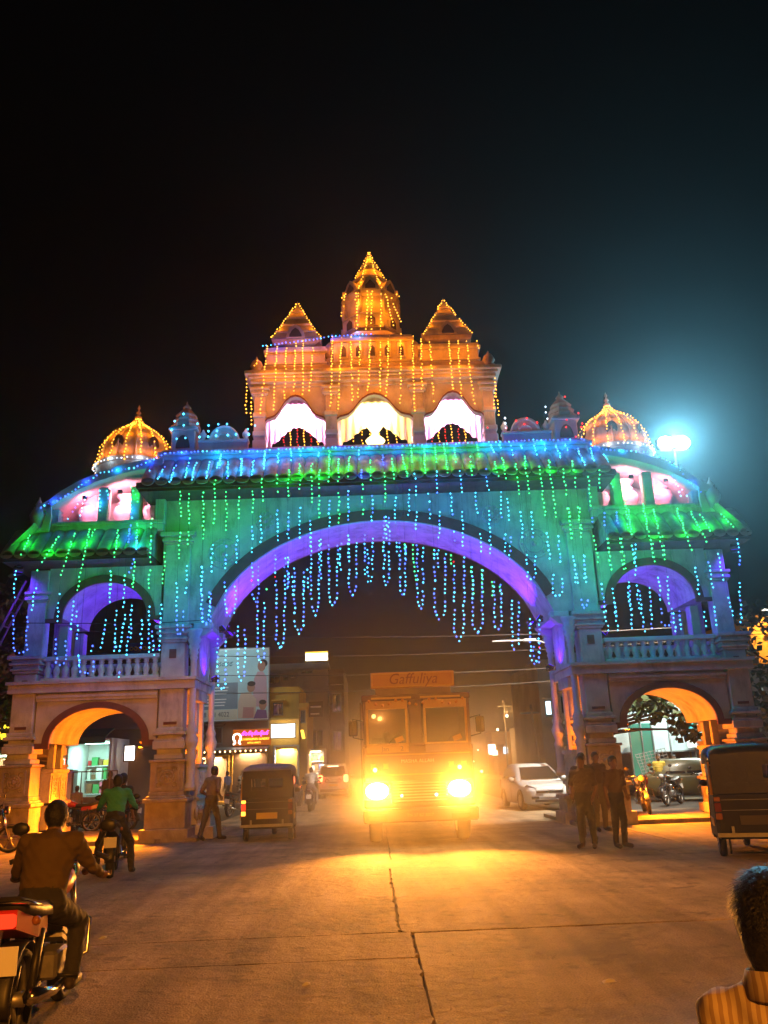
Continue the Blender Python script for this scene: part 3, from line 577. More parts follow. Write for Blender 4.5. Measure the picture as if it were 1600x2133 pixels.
STRINGS=[
('pavilion','amber',[(-3.15,22.28,13.96),(-3.17,21.88,12.98),(-3.29,21.88,11.51)]),
('pavilion','amber',[(-2.86,22.28,13.95),(-2.85,21.89,13.03),(-2.9,21.88,11.65)]),
('pavilion','amber',[(-2.57,22.27,13.94),(-2.56,21.88,13.0),(-2.59,21.88,12.01)]),
('pavilion','amber',[(-2.28,22.32,14.05),(-2.28,21.88,12.98),(-2.32,21.88,12.18)]),
('pavilion','amber',[(-2.06,22.37,14.16),(-2.04,21.88,12.96),(-2.06,21.88,12.05)]),
('pavilion','amber',[(-1.75,22.23,13.83),(-1.78,21.89,13.02),(-1.85,21.88,12.16)]),
('pavilion','amber',[(-1.16,22.44,14.33),(-1.19,21.88,13.0),(-1.25,21.88,11.62)]),
('pavilion','amber',[(-0.89,22.4,14.24),(-0.94,21.88,12.95),(-1.03,21.88,11.59)]),
('pavilion','amber',[(-0.6,22.41,14.27),(-0.59,21.88,12.95),(-0.59,21.88,11.78)]),
('pavilion','amber',[(-0.31,22.41,14.26),(-0.37,21.88,12.97),(-0.44,21.88,12.0)]),
('pavilion','amber',[(0.0,22.44,14.33),(-0.07,21.88,13.0),(-0.13,21.88,12.17)]),
('pavilion','amber',[(0.3,22.43,14.32),(0.26,21.89,13.03),(0.22,21.88,12.07)]),
('pavilion','amber',[(0.57,22.41,14.26),(0.48,21.9,13.04),(0.39,21.88,11.95)]),
('pavilion','amber',[(0.94,22.46,14.37),(0.86,21.88,12.97),(0.81,21.88,11.74)]),
('pavilion','amber',[(1.31,22.4,14.24),(1.24,21.88,13.01),(1.2,21.88,11.49)]),
('pavilion','amber',[(1.56,22.34,14.11),(1.49,21.88,13.01),(1.46,21.88,12.18)]),
('pavilion','amber',[(1.82,22.32,14.06),(1.78,21.88,13.01),(1.79,21.88,11.71)]),
('pavilion','amber',[(2.4,22.3,13.99),(2.36,21.89,13.02),(2.38,21.88,12.15)]),
('pavilion','amber',[(2.67,22.29,13.98),(2.62,21.9,13.04),(2.61,21.88,11.86)]),
('pavilion','amber',[(2.94,22.29,13.97),(2.91,21.9,13.04),(2.97,21.88,11.64)]),
('pavilion','amber',[(3.26,22.28,13.96),(3.3,22.12,13.56)]),
('pavilion','amber',[(3.63,21.88,12.47),(3.66,21.88,11.25)]),
('pavilion','amber',[(3.62,21.88,12.12),(3.54,21.88,11.45)]),
('pavilion','amber',[(-3.7,21.88,12.65),(-3.71,21.88,11.55)]),
('pavilion','amber',[(-3.56,21.88,12.04),(-3.55,21.88,10.98)]),
('pavilion','amber',[(-3.41,22.02,13.34),(-3.5,21.91,13.08)]),
('drum','amber',[(-0.41,22.33,15.76),(-0.4,22.2,14.33)]),
('drum','amber',[(-0.32,22.33,15.76),(-0.4,22.25,14.92)]),
('drum','amber',[(-0.03,22.33,15.82),(-0.14,22.2,14.32)]),
('drum','amber',[(0.09,22.33,15.82),(0.04,22.2,14.31)]),
('drum','amber',[(0.37,22.32,15.7),(0.33,22.2,14.3)]),
('drum','amber',[(0.52,22.32,15.7),(0.71,22.21,14.49)]),
('drum','amber',[(0.7,22.31,15.56),(0.94,22.23,14.65)]),
('drum','amber',[(-0.73,22.32,15.74),(-0.88,22.25,14.9)]),
('main','green',[(-4.72,21.13,8.92),(-4.67,21.13,7.29)]),
('main','green',[(-4.38,20.99,9.21),(-4.41,21.13,7.93)]),
('main','green',[(-4.09,21.13,8.9),(-4.06,21.13,7.82)]),
('main','green',[(-3.75,21.13,8.99),(-3.74,21.13,8.12)]),
('main','green',[(-3.37,21.13,8.91),(-3.36,21.13,8.31)]),
('main','green',[(-3.1,20.99,9.21),(-3.11,21.13,8.62)]),
('main','green',[(-2.7,21.08,9.34),(-2.7,21.13,8.78)]),
('main','green',[(-2.39,21.22,9.52),(-2.38,21.08,9.34),(-2.41,21.13,8.7)]),
('main','green',[(-2.11,21.39,9.76),(-2.08,21.07,9.33),(-2.09,21.13,8.84)]),
('main','green',[(-1.77,21.38,9.75),(-1.75,21.08,9.33),(-1.77,21.13,8.47)]),
('main','green',[(-1.55,21.26,9.58),(-1.55,21.07,9.32),(-1.57,21.13,8.05)]),
('main','green',[(-1.28,21.79,10.3),(-1.28,21.08,9.34),(-1.3,21.13,9.02)]),
('main','green',[(-1.03,21.51,9.92),(-1.02,21.07,9.32),(-1.03,21.13,9.09)]),
('main','green',[(-0.72,21.58,10.01),(-0.74,21.07,9.33),(-0.75,21.13,9.19)]),
('main','green',[(-1.03,21.13,8.77),(-1.04,21.13,7.89)]),
('main','green',[(-0.38,21.13,8.99),(-0.38,21.13,8.11)]),
('main','green',[(-0.12,21.44,9.83),(-0.14,21.08,9.33),(-0.14,21.13,9.09)]),
('main','green',[(0.24,21.06,9.31),(0.23,21.13,8.48)]),
('main','green',[(0.47,21.46,9.85),(0.49,21.08,9.33),(0.52,21.13,9.04)]),
('main','green',[(0.78,21.57,10.0),(0.84,21.06,9.31),(0.86,20.93,9.14)]),
('main','green',[(1.05,21.84,10.36),(1.03,21.29,9.63)]),
('main','green',[(1.41,21.75,10.23),(1.36,21.06,9.31),(1.37,21.13,9.12)]),
('main','green',[(1.73,21.78,10.27),(1.7,21.35,9.7)]),
('main','green',[(2.0,21.81,10.32),(1.96,21.08,9.33),(1.98,21.13,9.17)]),
('main','green',[(2.28,21.76,10.25),(2.26,21.33,9.67)]),
('main','green',[(2.68,21.47,9.86),(2.64,21.07,9.32),(2.66,21.13,9.12)]),
('main','green',[(2.95,21.82,10.33),(2.96,21.42,9.8)]),
('main','green',[(3.32,21.3,9.63),(3.32,21.06,9.31),(3.39,21.13,9.06)]),
('main','green',[(3.58,21.4,9.77),(3.53,21.06,9.31),(3.56,21.13,9.05)]),
('main','green',[(3.89,21.2,9.5),(3.87,21.08,9.33),(3.9,21.13,8.51)]),
('main','green',[(4.2,21.42,9.8),(4.14,21.08,9.34),(4.19,21.13,8.57)]),
('main','green',[(4.52,21.11,9.38),(4.57,21.13,7.89)]),
('main','green',[(4.85,21.29,9.61),(4.8,21.06,9.31),(4.85,21.13,7.84)]),
('main','green',[(5.15,21.02,9.25),(5.21,21.13,8.5)]),
('main','green',[(5.48,21.23,9.54),(5.45,21.07,9.32),(5.49,21.13,8.74)]),
('main','green',[(5.21,21.13,8.15),(5.23,21.13,7.24)]),
('main','green',[(5.51,21.13,8.14),(5.48,21.13,7.3)]),
('main','blue',[(-0.38,21.15,9.43),(-0.39,21.05,9.3),(-0.39,20.94,9.14)]),
('main','blue',[(0.23,21.59,10.02),(0.21,21.28,9.61)]),
('main','cyan',[(-4.7,21.13,6.82),(-4.68,21.13,6.02)]),
('main','cyan',[(-4.43,21.13,7.42),(-4.44,21.13,6.64)]),
('main','cyan',[(-4.07,21.13,7.37),(-4.06,21.13,6.63)]),
('main','cyan',[(-3.78,21.13,7.64),(-3.77,21.13,6.86)]),
('main','cyan',[(-3.37,21.13,7.9),(-3.36,21.13,7.15)]),
('main','cyan',[(-3.14,21.13,8.17),(-3.13,21.13,7.41)]),
('main','cyan',[(-2.71,21.13,8.33),(-2.7,21.13,7.5)]),
('main','cyan',[(-2.41,21.13,8.25),(-2.41,21.13,7.52)]),
('main','cyan',[(-2.09,21.13,8.38),(-2.1,21.13,7.55)]),
('main','cyan',[(-1.8,21.13,8.02),(-1.81,21.13,7.2)]),
('main','cyan',[(-1.29,21.13,8.56),(-1.3,21.13,7.8)]),
('main','cyan',[(-0.76,21.13,8.83),(-0.78,21.13,7.99)]),
('main','cyan',[(-0.12,21.13,8.67),(-0.15,21.13,7.9)]),
('main','cyan',[(0.51,21.13,8.61),(0.48,21.13,7.84)]),
('main','cyan',[(0.24,21.13,8.06),(0.22,21.13,7.4)]),
('main','cyan',[(0.89,21.13,8.81),(0.85,21.13,8.0)]),
('main','cyan',[(1.06,21.0,9.23),(1.07,21.13,8.59)]),
('main','cyan',[(1.06,21.13,8.17),(1.03,21.13,7.65)]),
('main','cyan',[(1.43,21.13,8.69),(1.43,21.13,7.92)]),
('main','cyan',[(1.66,21.05,9.3),(1.68,21.13,8.61)]),
('main','cyan',[(1.68,21.13,8.15),(1.64,21.13,7.43)]),
('main','cyan',[(2.02,21.13,8.78),(2.04,21.13,8.0)]),
('main','cyan',[(2.07,21.13,7.58),(2.08,21.13,7.24)]),
('main','cyan',[(2.32,21.03,9.27),(2.35,21.13,8.63)]),
('main','cyan',[(2.32,21.13,8.13),(2.26,21.13,7.13)]),
('main','cyan',[(2.71,21.13,8.68),(2.71,21.13,7.98)]),
('main','cyan',[(3.03,21.08,9.34),(3.07,21.13,8.64)]),
('main','cyan',[(3.05,21.13,8.14),(2.99,21.13,6.91)]),
('main','cyan',[(2.76,21.13,7.49),(2.76,21.13,6.98)]),
('main','cyan',[(3.4,21.13,8.66),(3.37,21.13,7.89)]),
('main','cyan',[(3.56,21.13,8.59),(3.55,21.13,7.85)]),
('main','cyan',[(3.42,21.13,7.47),(3.38,21.13,6.96)]),
('main','cyan',[(3.57,21.13,7.36),(3.48,21.13,6.69)]),
('main','cyan',[(3.91,21.13,8.08),(3.89,21.13,7.32)]),
('main','cyan',[(4.2,21.13,8.07),(4.17,21.13,7.35)]),
('main','cyan',[(4.57,21.13,7.47),(4.57,21.13,6.75)]),
('main','cyan',[(4.85,21.13,7.36),(4.84,21.13,6.57)]),
('main','cyan',[(5.23,21.13,6.8),(5.2,21.13,6.09)]),
('main','cyan',[(5.5,21.13,6.79),(5.43,21.13,6.12)]),
('loop','loop',[(-4.07,21.13,6.4),(-4.03,21.13,5.62),(-3.91,21.13,5.51),(-3.79,21.13,5.61),(-3.79,21.13,6.39)]),
('loop','loop',[(-3.36,21.13,6.88),(-3.34,21.13,5.97),(-3.26,21.13,5.85),(-3.19,21.13,5.97),(-3.18,21.13,6.87)]),
('loop','loop',[(-2.74,21.13,7.09),(-2.72,21.13,4.87),(-2.61,21.13,4.58),(-2.51,21.13,4.86),(-2.49,21.13,7.08)]),
('loop','loop',[(-2.43,21.13,7.01),(-2.43,21.13,6.25),(-2.42,21.13,6.15),(-2.4,21.13,6.25),(-2.4,21.13,7.01)]),
('loop','loop',[(-2.25,21.13,6.71),(-2.24,21.13,5.18),(-2.13,21.13,4.97),(-2.02,21.13,5.17),(-1.99,21.13,6.7)]),
('loop','loop',[(-1.8,21.13,7.54),(-1.81,21.13,5.69),(-1.72,21.13,5.44),(-1.62,21.13,5.68),(-1.58,21.13,7.53)]),
('loop','loop',[(-1.33,21.13,7.32),(-1.34,21.13,5.88),(-1.24,21.13,5.68),(-1.13,21.13,5.87),(-1.09,21.13,7.31)]),
('loop','loop',[(-0.79,21.13,7.57),(-0.81,21.13,6.09),(-0.73,21.13,5.89),(-0.63,21.13,6.09),(-0.58,21.13,7.57)]),
('loop','loop',[(-0.35,21.13,7.56),(-0.37,21.13,6.4),(-0.28,21.13,6.24),(-0.19,21.13,6.39),(-0.14,21.13,7.55)]),
('loop','loop',[(0.18,21.13,8.06),(0.13,21.13,6.38),(0.18,21.13,6.16),(0.25,21.13,6.38),(0.32,21.13,8.06)]),
('loop','loop',[(0.58,21.13,7.32),(0.54,21.13,6.04),(0.59,21.13,5.86),(0.67,21.13,6.03),(0.73,21.13,7.32)]),
('loop','loop',[(1.04,21.13,7.24),(0.98,21.13,5.7),(1.04,21.13,5.5),(1.12,21.13,5.7),(1.2,21.13,7.24)]),
('loop','loop',[(1.49,21.13,7.09),(1.42,21.13,5.41),(1.53,21.13,5.18),(1.67,21.13,5.4),(1.79,21.13,7.08)]),
('loop','loop',[(2.0,21.13,6.87),(1.9,21.13,4.92),(2.0,21.13,4.65),(2.14,21.13,4.91),(2.28,21.13,6.86)]),
('loop','loop',[(2.48,21.13,6.58),(2.39,21.13,5.01),(2.5,21.13,4.8),(2.63,21.13,5.01),(2.76,21.13,6.58)]),
('loop','loop',[(3.03,21.13,6.17),(2.95,21.13,5.01),(3.03,21.13,4.85),(3.12,21.13,5.0),(3.22,21.13,6.16)]),
('loop','loop',[(3.46,21.13,5.66),(3.37,21.13,4.51),(3.44,21.13,4.35),(3.53,21.13,4.5),(3.64,21.13,5.65)]),
('loop','loop',[(3.9,21.13,5.15),(3.82,21.13,4.13),(3.91,21.13,3.99),(4.03,21.13,4.13),(4.14,21.13,5.15)]),
('loop','loop',[(-3.22,21.13,5.85),(-3.19,21.13,4.44),(-3.11,21.13,4.25),(-3.03,21.13,4.43),(-3.03,21.13,5.84)]),
('loop','loop',[(-3.71,21.13,5.22),(-3.68,21.13,4.0),(-3.59,21.13,3.83),(-3.52,21.13,3.99),(-3.52,21.13,5.21)]),
('loop','loop',[(-4.23,21.13,4.91),(-4.19,21.13,3.76),(-4.09,21.13,3.6),(-4.0,21.13,3.75),(-4.01,21.13,4.91)]),
('loop','loop',[(3.96,21.13,6.87),(3.92,21.13,6.28),(4.02,21.13,6.2),(4.13,21.13,6.28),(4.2,21.13,6.87)]),
('loop','loop',[(4.61,21.13,6.31),(4.57,21.13,5.8),(4.67,21.13,5.73),(4.79,21.13,5.79),(4.86,21.13,6.31)]),
('loop','loop',[(-4.68,21.13,6.19),(-4.65,21.13,5.42),(-4.55,21.13,5.31),(-4.46,21.13,5.41),(-4.47,21.13,6.18)]),
('loop','cyan',[(-2.29,21.13,6.47),(-2.29,21.13,5.81)]),
('loop','cyan',[(-1.54,21.13,7.6),(-1.55,21.13,6.38)]),
('loop','cyan',[(-1.0,21.13,7.34),(-1.02,21.13,6.63)]),
('loop','cyan',[(-1.04,21.13,7.04),(-1.05,21.13,6.73)]),
('loop','cyan',[(-0.28,21.13,7.15),(-0.3,21.13,6.41)]),
('loop','cyan',[(0.51,21.13,7.33),(0.5,21.13,6.99)]),
('loop','cyan',[(0.71,21.13,7.25),(0.69,21.13,6.84)]),
('loop','cyan',[(0.15,21.13,7.34),(0.13,21.13,6.8)]),
('loop','cyan',[(-1.99,21.13,6.46),(-2.0,21.13,6.07)]),
('loop','cyan',[(-1.89,21.13,6.66),(-1.9,21.13,6.13)]),
('loop','cyan',[(-0.77,21.13,7.44),(-0.78,21.13,6.89)]),
('loop','cyan',[(1.59,21.13,7.09),(1.56,21.13,6.55)]),
('loop','green',[(0.15,21.13,7.34),(0.14,21.13,7.17)]),
('loop','green',[(0.72,21.13,7.28),(0.7,21.13,6.98)]),
('loop','green',[(0.92,21.13,7.24),(0.95,21.13,6.27)]),
('loop','green',[(1.48,21.13,7.09),(1.47,21.13,6.92)]),
('loop','green',[(1.93,21.13,6.94),(1.92,21.13,6.67)]),
('loop','green',[(2.45,21.13,6.59),(2.47,21.13,5.85)]),
('loop','green',[(2.72,21.13,6.51),(2.72,21.13,5.85)]),
('loop','green',[(2.99,21.13,6.17),(2.96,21.13,5.77)]),
('loop','green',[(3.16,21.13,6.03),(3.15,21.13,5.83)]),
('loop','green',[(-2.99,21.13,6.17),(-2.99,21.13,6.03)]),
('left_wing','green',[(-9.46,21.71,8.24),(-9.42,21.06,7.36),(-9.41,20.97,7.24)]),
('left_wing','green',[(-8.67,21.44,7.87),(-8.73,21.08,7.39),(-9.02,21.13,6.88)]),
('left_wing','green',[(-8.27,21.52,7.98),(-8.21,21.06,7.35),(-8.39,21.13,6.7)]),
('left_wing','green',[(-7.88,21.62,8.11),(-7.77,21.08,7.38),(-7.94,21.13,6.28)]),
('left_wing','green',[(-7.74,21.59,8.08),(-7.79,21.39,7.81)]),
('left_wing','green',[(-7.09,21.57,8.05),(-6.97,21.06,7.36),(-7.02,21.13,7.15)]),
('left_wing','green',[(-7.06,21.13,6.79),(-7.06,21.13,6.16)]),
('left_wing','green',[(-6.66,21.86,8.39),(-6.41,21.01,7.29)]),
('left_wing','green',[(-6.07,21.13,8.2),(-6.06,21.13,6.26)]),
('left_wing','green',[(-5.67,21.13,7.25),(-5.72,21.13,6.34)]),
('left_wing','green',[(-5.34,21.13,9.08),(-5.3,21.13,8.17)]),
('left_wing','green',[(-5.31,21.13,7.8),(-5.3,21.13,6.87)]),
('left_wing','green',[(-5.09,21.13,8.88),(-5.07,21.13,7.37)]),
('left_wing','green',[(-6.45,21.13,6.59),(-6.48,21.13,6.32)]),
('left_wing','green',[(-6.88,21.86,9.38),(-6.64,21.86,8.88)]),
('left_wing','blue',[(-6.81,21.68,8.19),(-6.69,21.23,7.59)]),
('left_wing','blue',[(-6.51,21.35,7.76),(-6.41,21.01,7.29)]),
('left_wing','blue',[(-6.07,21.13,7.7),(-6.06,21.13,7.52)]),
('left_wing','blue',[(-6.5,21.13,7.09),(-6.59,21.13,6.73)]),
('left_roof','cyan',[(-5.58,21.46,9.85),(-5.59,21.07,9.32),(-5.6,20.96,9.18)]),
('left_roof','cyan',[(-5.89,21.42,9.8),(-5.95,21.07,9.32)]),
('left_roof','cyan',[(-5.23,21.66,10.12),(-5.23,21.1,9.36)]),
('left_roof','cyan',[(-5.02,21.52,9.93),(-5.02,21.02,9.25)]),
('left_roof','cyan',[(-4.66,21.54,9.95),(-4.64,21.03,9.27)]),
('left_roof','cyan',[(-4.12,21.52,9.93),(-4.06,21.05,9.3),(-4.05,20.96,9.18)]),
('left_roof','cyan',[(-3.76,21.61,10.05),(-3.71,21.1,9.36)]),
('left_roof','cyan',[(-3.42,21.55,9.97),(-3.38,20.99,9.22)]),
('left_roof','cyan',[(-4.37,21.84,10.37),(-4.39,21.35,9.7)]),
('left_roof','cyan',[(-3.12,21.8,10.31),(-3.1,21.31,9.64)]),
('left_roof','cyan',[(-6.26,21.33,9.67),(-6.58,21.86,9.63)]),
('left_roof','cyan',[(-6.89,21.86,9.08),(-6.82,21.86,8.39)]),
('left_roof','cyan',[(-7.79,21.86,9.31),(-7.7,21.86,8.62)]),
('left_roof','cyan',[(-7.56,21.86,9.3),(-7.49,21.86,9.05)]),
('left_roof','cyan',[(-8.31,21.86,9.03),(-8.64,21.86,8.45)]),
('left_roof','cyan',[(-8.16,21.86,9.17),(-8.29,21.86,8.49)]),
('left_roof','cyan',[(-4.38,21.85,10.38),(-4.35,21.32,9.65)]),
('left_roof','cyan',[(-3.78,21.6,10.04),(-3.69,21.11,9.38)]),
('left_roof','cyan',[(-3.12,21.85,10.38),(-3.1,21.31,9.65)]),
('left_roof','cyan',[(-2.77,21.88,10.42),(-2.72,21.41,9.79)]),
('left_roof','cyan',[(-2.38,21.87,10.4),(-2.35,21.52,9.92)]),
('left_roof','cyan',[(-2.14,21.94,10.5),(-2.11,21.62,10.07)]),
('left_roof','cyan',[(-1.61,21.92,10.47),(-1.59,21.61,10.05)]),
('left_roof','cyan',[(-0.44,21.84,10.37),(-0.44,21.49,9.89)]),
('left_wing','cyan',[(-9.59,21.13,6.89),(-9.54,21.13,6.1)]),
('left_wing','cyan',[(-9.02,21.13,6.41),(-9.07,21.13,5.67)]),
('left_wing','cyan',[(-8.39,21.13,6.22),(-8.37,21.13,5.5)]),
('left_wing','cyan',[(-7.98,21.13,6.01),(-8.01,21.13,5.3)]),
('left_wing','cyan',[(-7.89,21.13,5.74),(-7.82,21.13,5.03)]),
('left_wing','cyan',[(-7.75,21.13,4.59),(-7.7,21.13,4.26)]),
('left_wing','cyan',[(-7.08,21.13,6.79),(-7.07,21.13,5.94)]),
('left_wing','cyan',[(-6.7,21.13,6.66),(-6.7,21.13,5.82)]),
('left_wing','cyan',[(-6.88,21.13,5.73),(-6.84,21.13,4.63)]),
('left_wing','cyan',[(-7.13,21.13,5.49),(-7.21,21.13,4.73)]),
('left_wing','cyan',[(-6.64,21.13,5.63),(-6.72,21.13,4.62)]),
('left_wing','cyan',[(-6.49,21.13,5.85),(-6.47,21.13,4.95)]),
('left_wing','cyan',[(-6.52,21.13,5.28),(-6.54,21.13,4.54)]),
('left_wing','cyan',[(-6.2,21.13,5.46),(-6.19,21.13,4.72)]),
('left_wing','cyan',[(-6.03,21.13,5.81),(-5.98,21.13,4.56)]),
('left_wing','cyan',[(-5.92,21.13,5.15),(-5.83,21.13,4.48)]),
('left_wing','cyan',[(-5.71,21.13,5.86),(-5.71,21.13,4.66)]),
('left_wing','cyan',[(-5.33,21.13,6.4),(-5.31,21.13,5.62)]),
('left_wing','cyan',[(-5.09,21.13,6.86),(-5.09,21.13,6.11)]),
('left_wing','cyan',[(-4.69,21.13,6.81),(-4.68,21.13,6.02)]),
('left_wing','cyan',[(-7.43,21.13,4.83),(-7.47,21.13,4.61)]),
('left_wing','cyan',[(-6.87,21.13,4.92),(-6.84,21.13,4.66)]),
('left_wing','cyan',[(-6.71,21.13,4.15),(-6.72,21.13,4.02)]),
('left_wing','green',[(-6.47,21.13,7.01),(-6.49,21.13,6.35)]),
('left_wing','green',[(-6.7,21.13,6.66),(-6.71,21.13,6.39)]),
('left_wing','blue',[(-9.53,21.13,5.69),(-9.43,21.13,4.81),(-9.25,21.13,4.69),(-9.1,21.13,4.8),(-9.16,21.13,5.67)]),
('left_wing','blue',[(-8.38,21.13,5.03),(-8.31,21.13,4.45),(-8.19,21.13,4.36),(-8.08,21.13,4.44),(-8.11,21.13,5.02)]),
('left_wing','blue',[(-7.74,21.13,4.55),(-7.7,21.13,4.2),(-7.53,21.13,4.14),(-7.37,21.13,4.18),(-7.38,21.13,4.54)]),
('left_wing','blue',[(-4.68,21.13,6.17),(-4.64,21.13,5.4),(-4.53,21.13,5.29),(-4.43,21.13,5.39),(-4.43,21.13,6.16)]),
('left_wing','blue',[(-5.32,21.13,5.66),(-5.28,21.13,5.11),(-5.21,21.13,5.03),(-5.14,21.13,5.11),(-5.15,21.13,5.65)]),
('right_wing','green',[(8.46,21.86,8.33),(8.28,21.06,7.36),(8.41,21.13,6.86)]),
('right_wing','green',[(8.74,21.59,8.07),(8.72,21.08,7.39),(8.87,21.13,7.03)]),
('right_wing','green',[(8.96,21.58,8.06),(9.0,21.06,7.35),(9.1,21.13,7.23)]),
('right_wing','green',[(9.51,21.64,8.14),(9.65,21.13,7.45)]),
('right_wing','green',[(7.52,21.86,8.44),(7.3,21.09,7.39),(7.37,21.13,6.61)]),
('right_wing','green',[(7.82,21.86,8.32),(7.56,21.05,7.35),(7.63,21.13,6.66)]),
('right_wing','green',[(7.05,21.86,9.04),(6.78,21.14,7.46)]),
('right_wing','green',[(7.08,21.86,8.34),(6.81,21.04,7.33)]),
('right_wing','green',[(5.49,21.13,8.16),(5.48,21.13,7.27)]),
('right_wing','green',[(5.2,21.13,8.14),(5.21,21.13,7.28)]),
('right_wing','green',[(5.83,21.13,7.34),(5.86,21.13,6.48)]),
('right_wing','green',[(6.19,21.13,7.25),(6.17,21.13,6.37)]),
('right_wing','green',[(6.52,21.13,7.24),(6.5,21.13,6.39)]),
('right_wing','green',[(6.82,21.13,7.04),(6.81,21.13,6.53)]),
('right_wing','green',[(5.86,21.13,9.04),(5.84,21.13,8.18)]),
('right_wing','green',[(6.11,20.95,9.16),(6.15,21.13,8.65)]),
('right_wing','green',[(6.74,21.86,9.44),(6.72,21.86,8.88)]),
('right_wing','blue',[(6.17,21.13,7.98),(6.16,21.13,7.56)]),
('right_wing','blue',[(5.83,21.13,7.86),(5.84,21.13,7.68)]),
('right_wing','blue',[(6.66,21.62,8.12),(6.56,21.29,7.67)]),
('right_roof','cyan',[(3.37,21.88,10.41),(3.37,21.55,9.97)]),
('right_roof','cyan',[(3.62,21.93,10.49),(3.59,21.72,10.2)]),
('right_roof','cyan',[(3.94,21.92,10.47),(3.91,21.5,9.9)]),
('right_roof','cyan',[(4.24,21.91,10.46),(4.21,21.7,10.17)]),
('right_roof','cyan',[(4.63,21.96,10.53),(4.57,21.45,9.84)]),
('right_roof','cyan',[(4.9,21.95,10.51),(4.85,21.59,10.02)]),
('right_roof','cyan',[(5.22,21.85,10.37),(5.2,21.31,9.65)]),
('right_roof','cyan',[(5.5,21.93,10.49),(5.48,21.54,9.96)]),
('right_roof','cyan',[(5.79,21.62,10.06),(5.81,21.1,9.36)]),
('right_roof','cyan',[(6.15,21.61,10.05),(6.11,21.26,9.57)]),
('right_roof','cyan',[(6.46,21.42,9.79),(6.69,21.86,9.73)]),
('right_roof','cyan',[(8.5,21.86,9.22),(8.63,21.86,8.6)]),
('right_roof','cyan',[(8.62,21.86,8.93),(8.89,21.86,8.56)]),
('right_wing','cyan',[(6.81,21.13,7.05),(6.83,21.13,6.45)]),
('right_wing','cyan',[(6.9,21.13,7.07),(6.81,21.13,6.16)]),
('right_wing','cyan',[(5.87,21.13,6.01),(5.89,21.13,5.27)]),
('right_wing','cyan',[(5.87,21.13,5.27),(5.93,21.13,4.76)]),
('right_wing','cyan',[(6.16,21.13,5.88),(6.16,21.13,5.26)]),
('right_wing','cyan',[(6.15,21.13,5.5),(6.16,21.13,4.75)]),
('right_wing','cyan',[(6.62,21.13,6.05),(6.58,21.13,5.25)]),
('right_wing','cyan',[(6.56,21.13,5.89),(6.55,21.13,4.74)]),
('right_wing','cyan',[(6.81,21.13,5.94),(6.78,21.13,5.24)]),
('right_wing','cyan',[(6.85,21.13,5.8),(6.85,21.13,4.73)]),
('right_wing','cyan',[(7.13,21.13,5.87),(7.06,21.13,4.72)]),
('right_wing','cyan',[(7.41,21.13,6.15),(7.39,21.13,5.54)]),
('right_wing','cyan',[(7.65,21.13,6.16),(7.6,21.13,5.45)]),
('right_wing','cyan',[(7.66,21.13,5.29),(7.67,21.13,4.7)]),
('right_wing','cyan',[(7.83,21.13,5.23),(7.79,21.13,4.69)]),
('right_wing','cyan',[(8.44,21.13,6.38),(8.43,21.13,5.67)]),
('right_wing','cyan',[(8.83,21.13,6.53),(8.81,21.13,5.81)]),
('right_wing','cyan',[(9.11,21.13,6.75),(9.13,21.13,6.03)]),
('right_wing','cyan',[(9.71,21.13,7.13),(9.64,21.13,6.4)]),
('right_wing','cyan',[(9.56,21.13,5.93),(9.42,21.13,4.84)]),
('right_wing','cyan',[(9.19,21.13,5.54),(9.26,21.13,4.96)]),
('right_wing','cyan',[(8.8,21.13,5.31),(8.74,21.13,4.82)]),
('right_wing','cyan',[(8.48,21.13,5.18),(8.5,21.13,4.79)]),
('right_wing','cyan',[(5.21,21.13,6.79),(5.24,21.13,6.07)]),
('right_wing','cyan',[(5.49,21.13,6.8),(5.48,21.13,6.07)]),
('right_wing','green',[(7.37,21.13,7.18),(7.36,21.13,6.56)]),
('right_wing','green',[(7.61,20.95,7.21),(7.64,21.13,6.63)]),
('right_wing','green',[(6.2,21.13,7.24),(6.17,21.13,6.35)]),
('right_wing','green',[(6.55,21.13,7.25),(6.56,21.13,6.42)]),
('right_wing','blue',[(7.38,21.13,5.3),(7.34,21.13,4.9),(7.44,21.13,4.84),(7.56,21.13,4.89),(7.64,21.13,5.29)]),
('right_wing','blue',[(5.31,21.13,5.61),(5.3,21.13,5.43),(5.36,21.13,5.41),(5.43,21.13,5.43),(5.46,21.13,5.6)]),
('loop','blue',[(3.91,21.13,4.44),(3.92,21.13,4.13)]),
('loop','blue',[(4.08,21.13,4.51),(4.04,21.13,4.01)]),
('shrine_left','cyanpts',[(-5.53,22.0,11.65),(-5.79,22.0,11.44),(-5.54,22.0,11.3),(-5.88,22.0,11.18),(-5.72,22.0,10.89),(-5.48,22.0,10.91),(-5.11,22.0,11.34),(-5.04,22.0,10.92)]),
('wall_left','cyanpts',[(-4.82,22.05,11.3),(-4.8,22.05,11.12),(-4.81,22.05,10.93),(-4.55,22.05,11.32),(-4.57,22.05,11.11),(-4.57,22.05,10.95),(-4.26,22.05,11.31),(-4.25,22.05,10.97),(-3.99,22.05,10.99),(-3.67,22.05,11.14),(-3.64,22.05,10.98),(-3.45,22.05,11.26)]),
('shrine_right','redpts',[(5.71,22.0,11.88),(6.04,22.0,11.35),(5.68,22.0,11.13),(5.63,22.0,10.89),(5.87,22.0,10.59),(6.11,22.0,11.0),(6.1,22.0,10.88)]),
('wall_right','redpts',[(3.89,22.05,10.94),(4.19,22.05,11.16),(4.52,22.05,11.24),(4.43,22.05,11.07),(4.81,22.05,11.09),(3.35,22.05,10.99)]),
('wall_right','whitepts',[(3.88,22.05,11.26),(3.88,22.05,11.11),(3.88,22.05,10.95),(5.1,22.05,11.59),(5.09,22.05,11.41),(5.1,22.05,11.2)]),
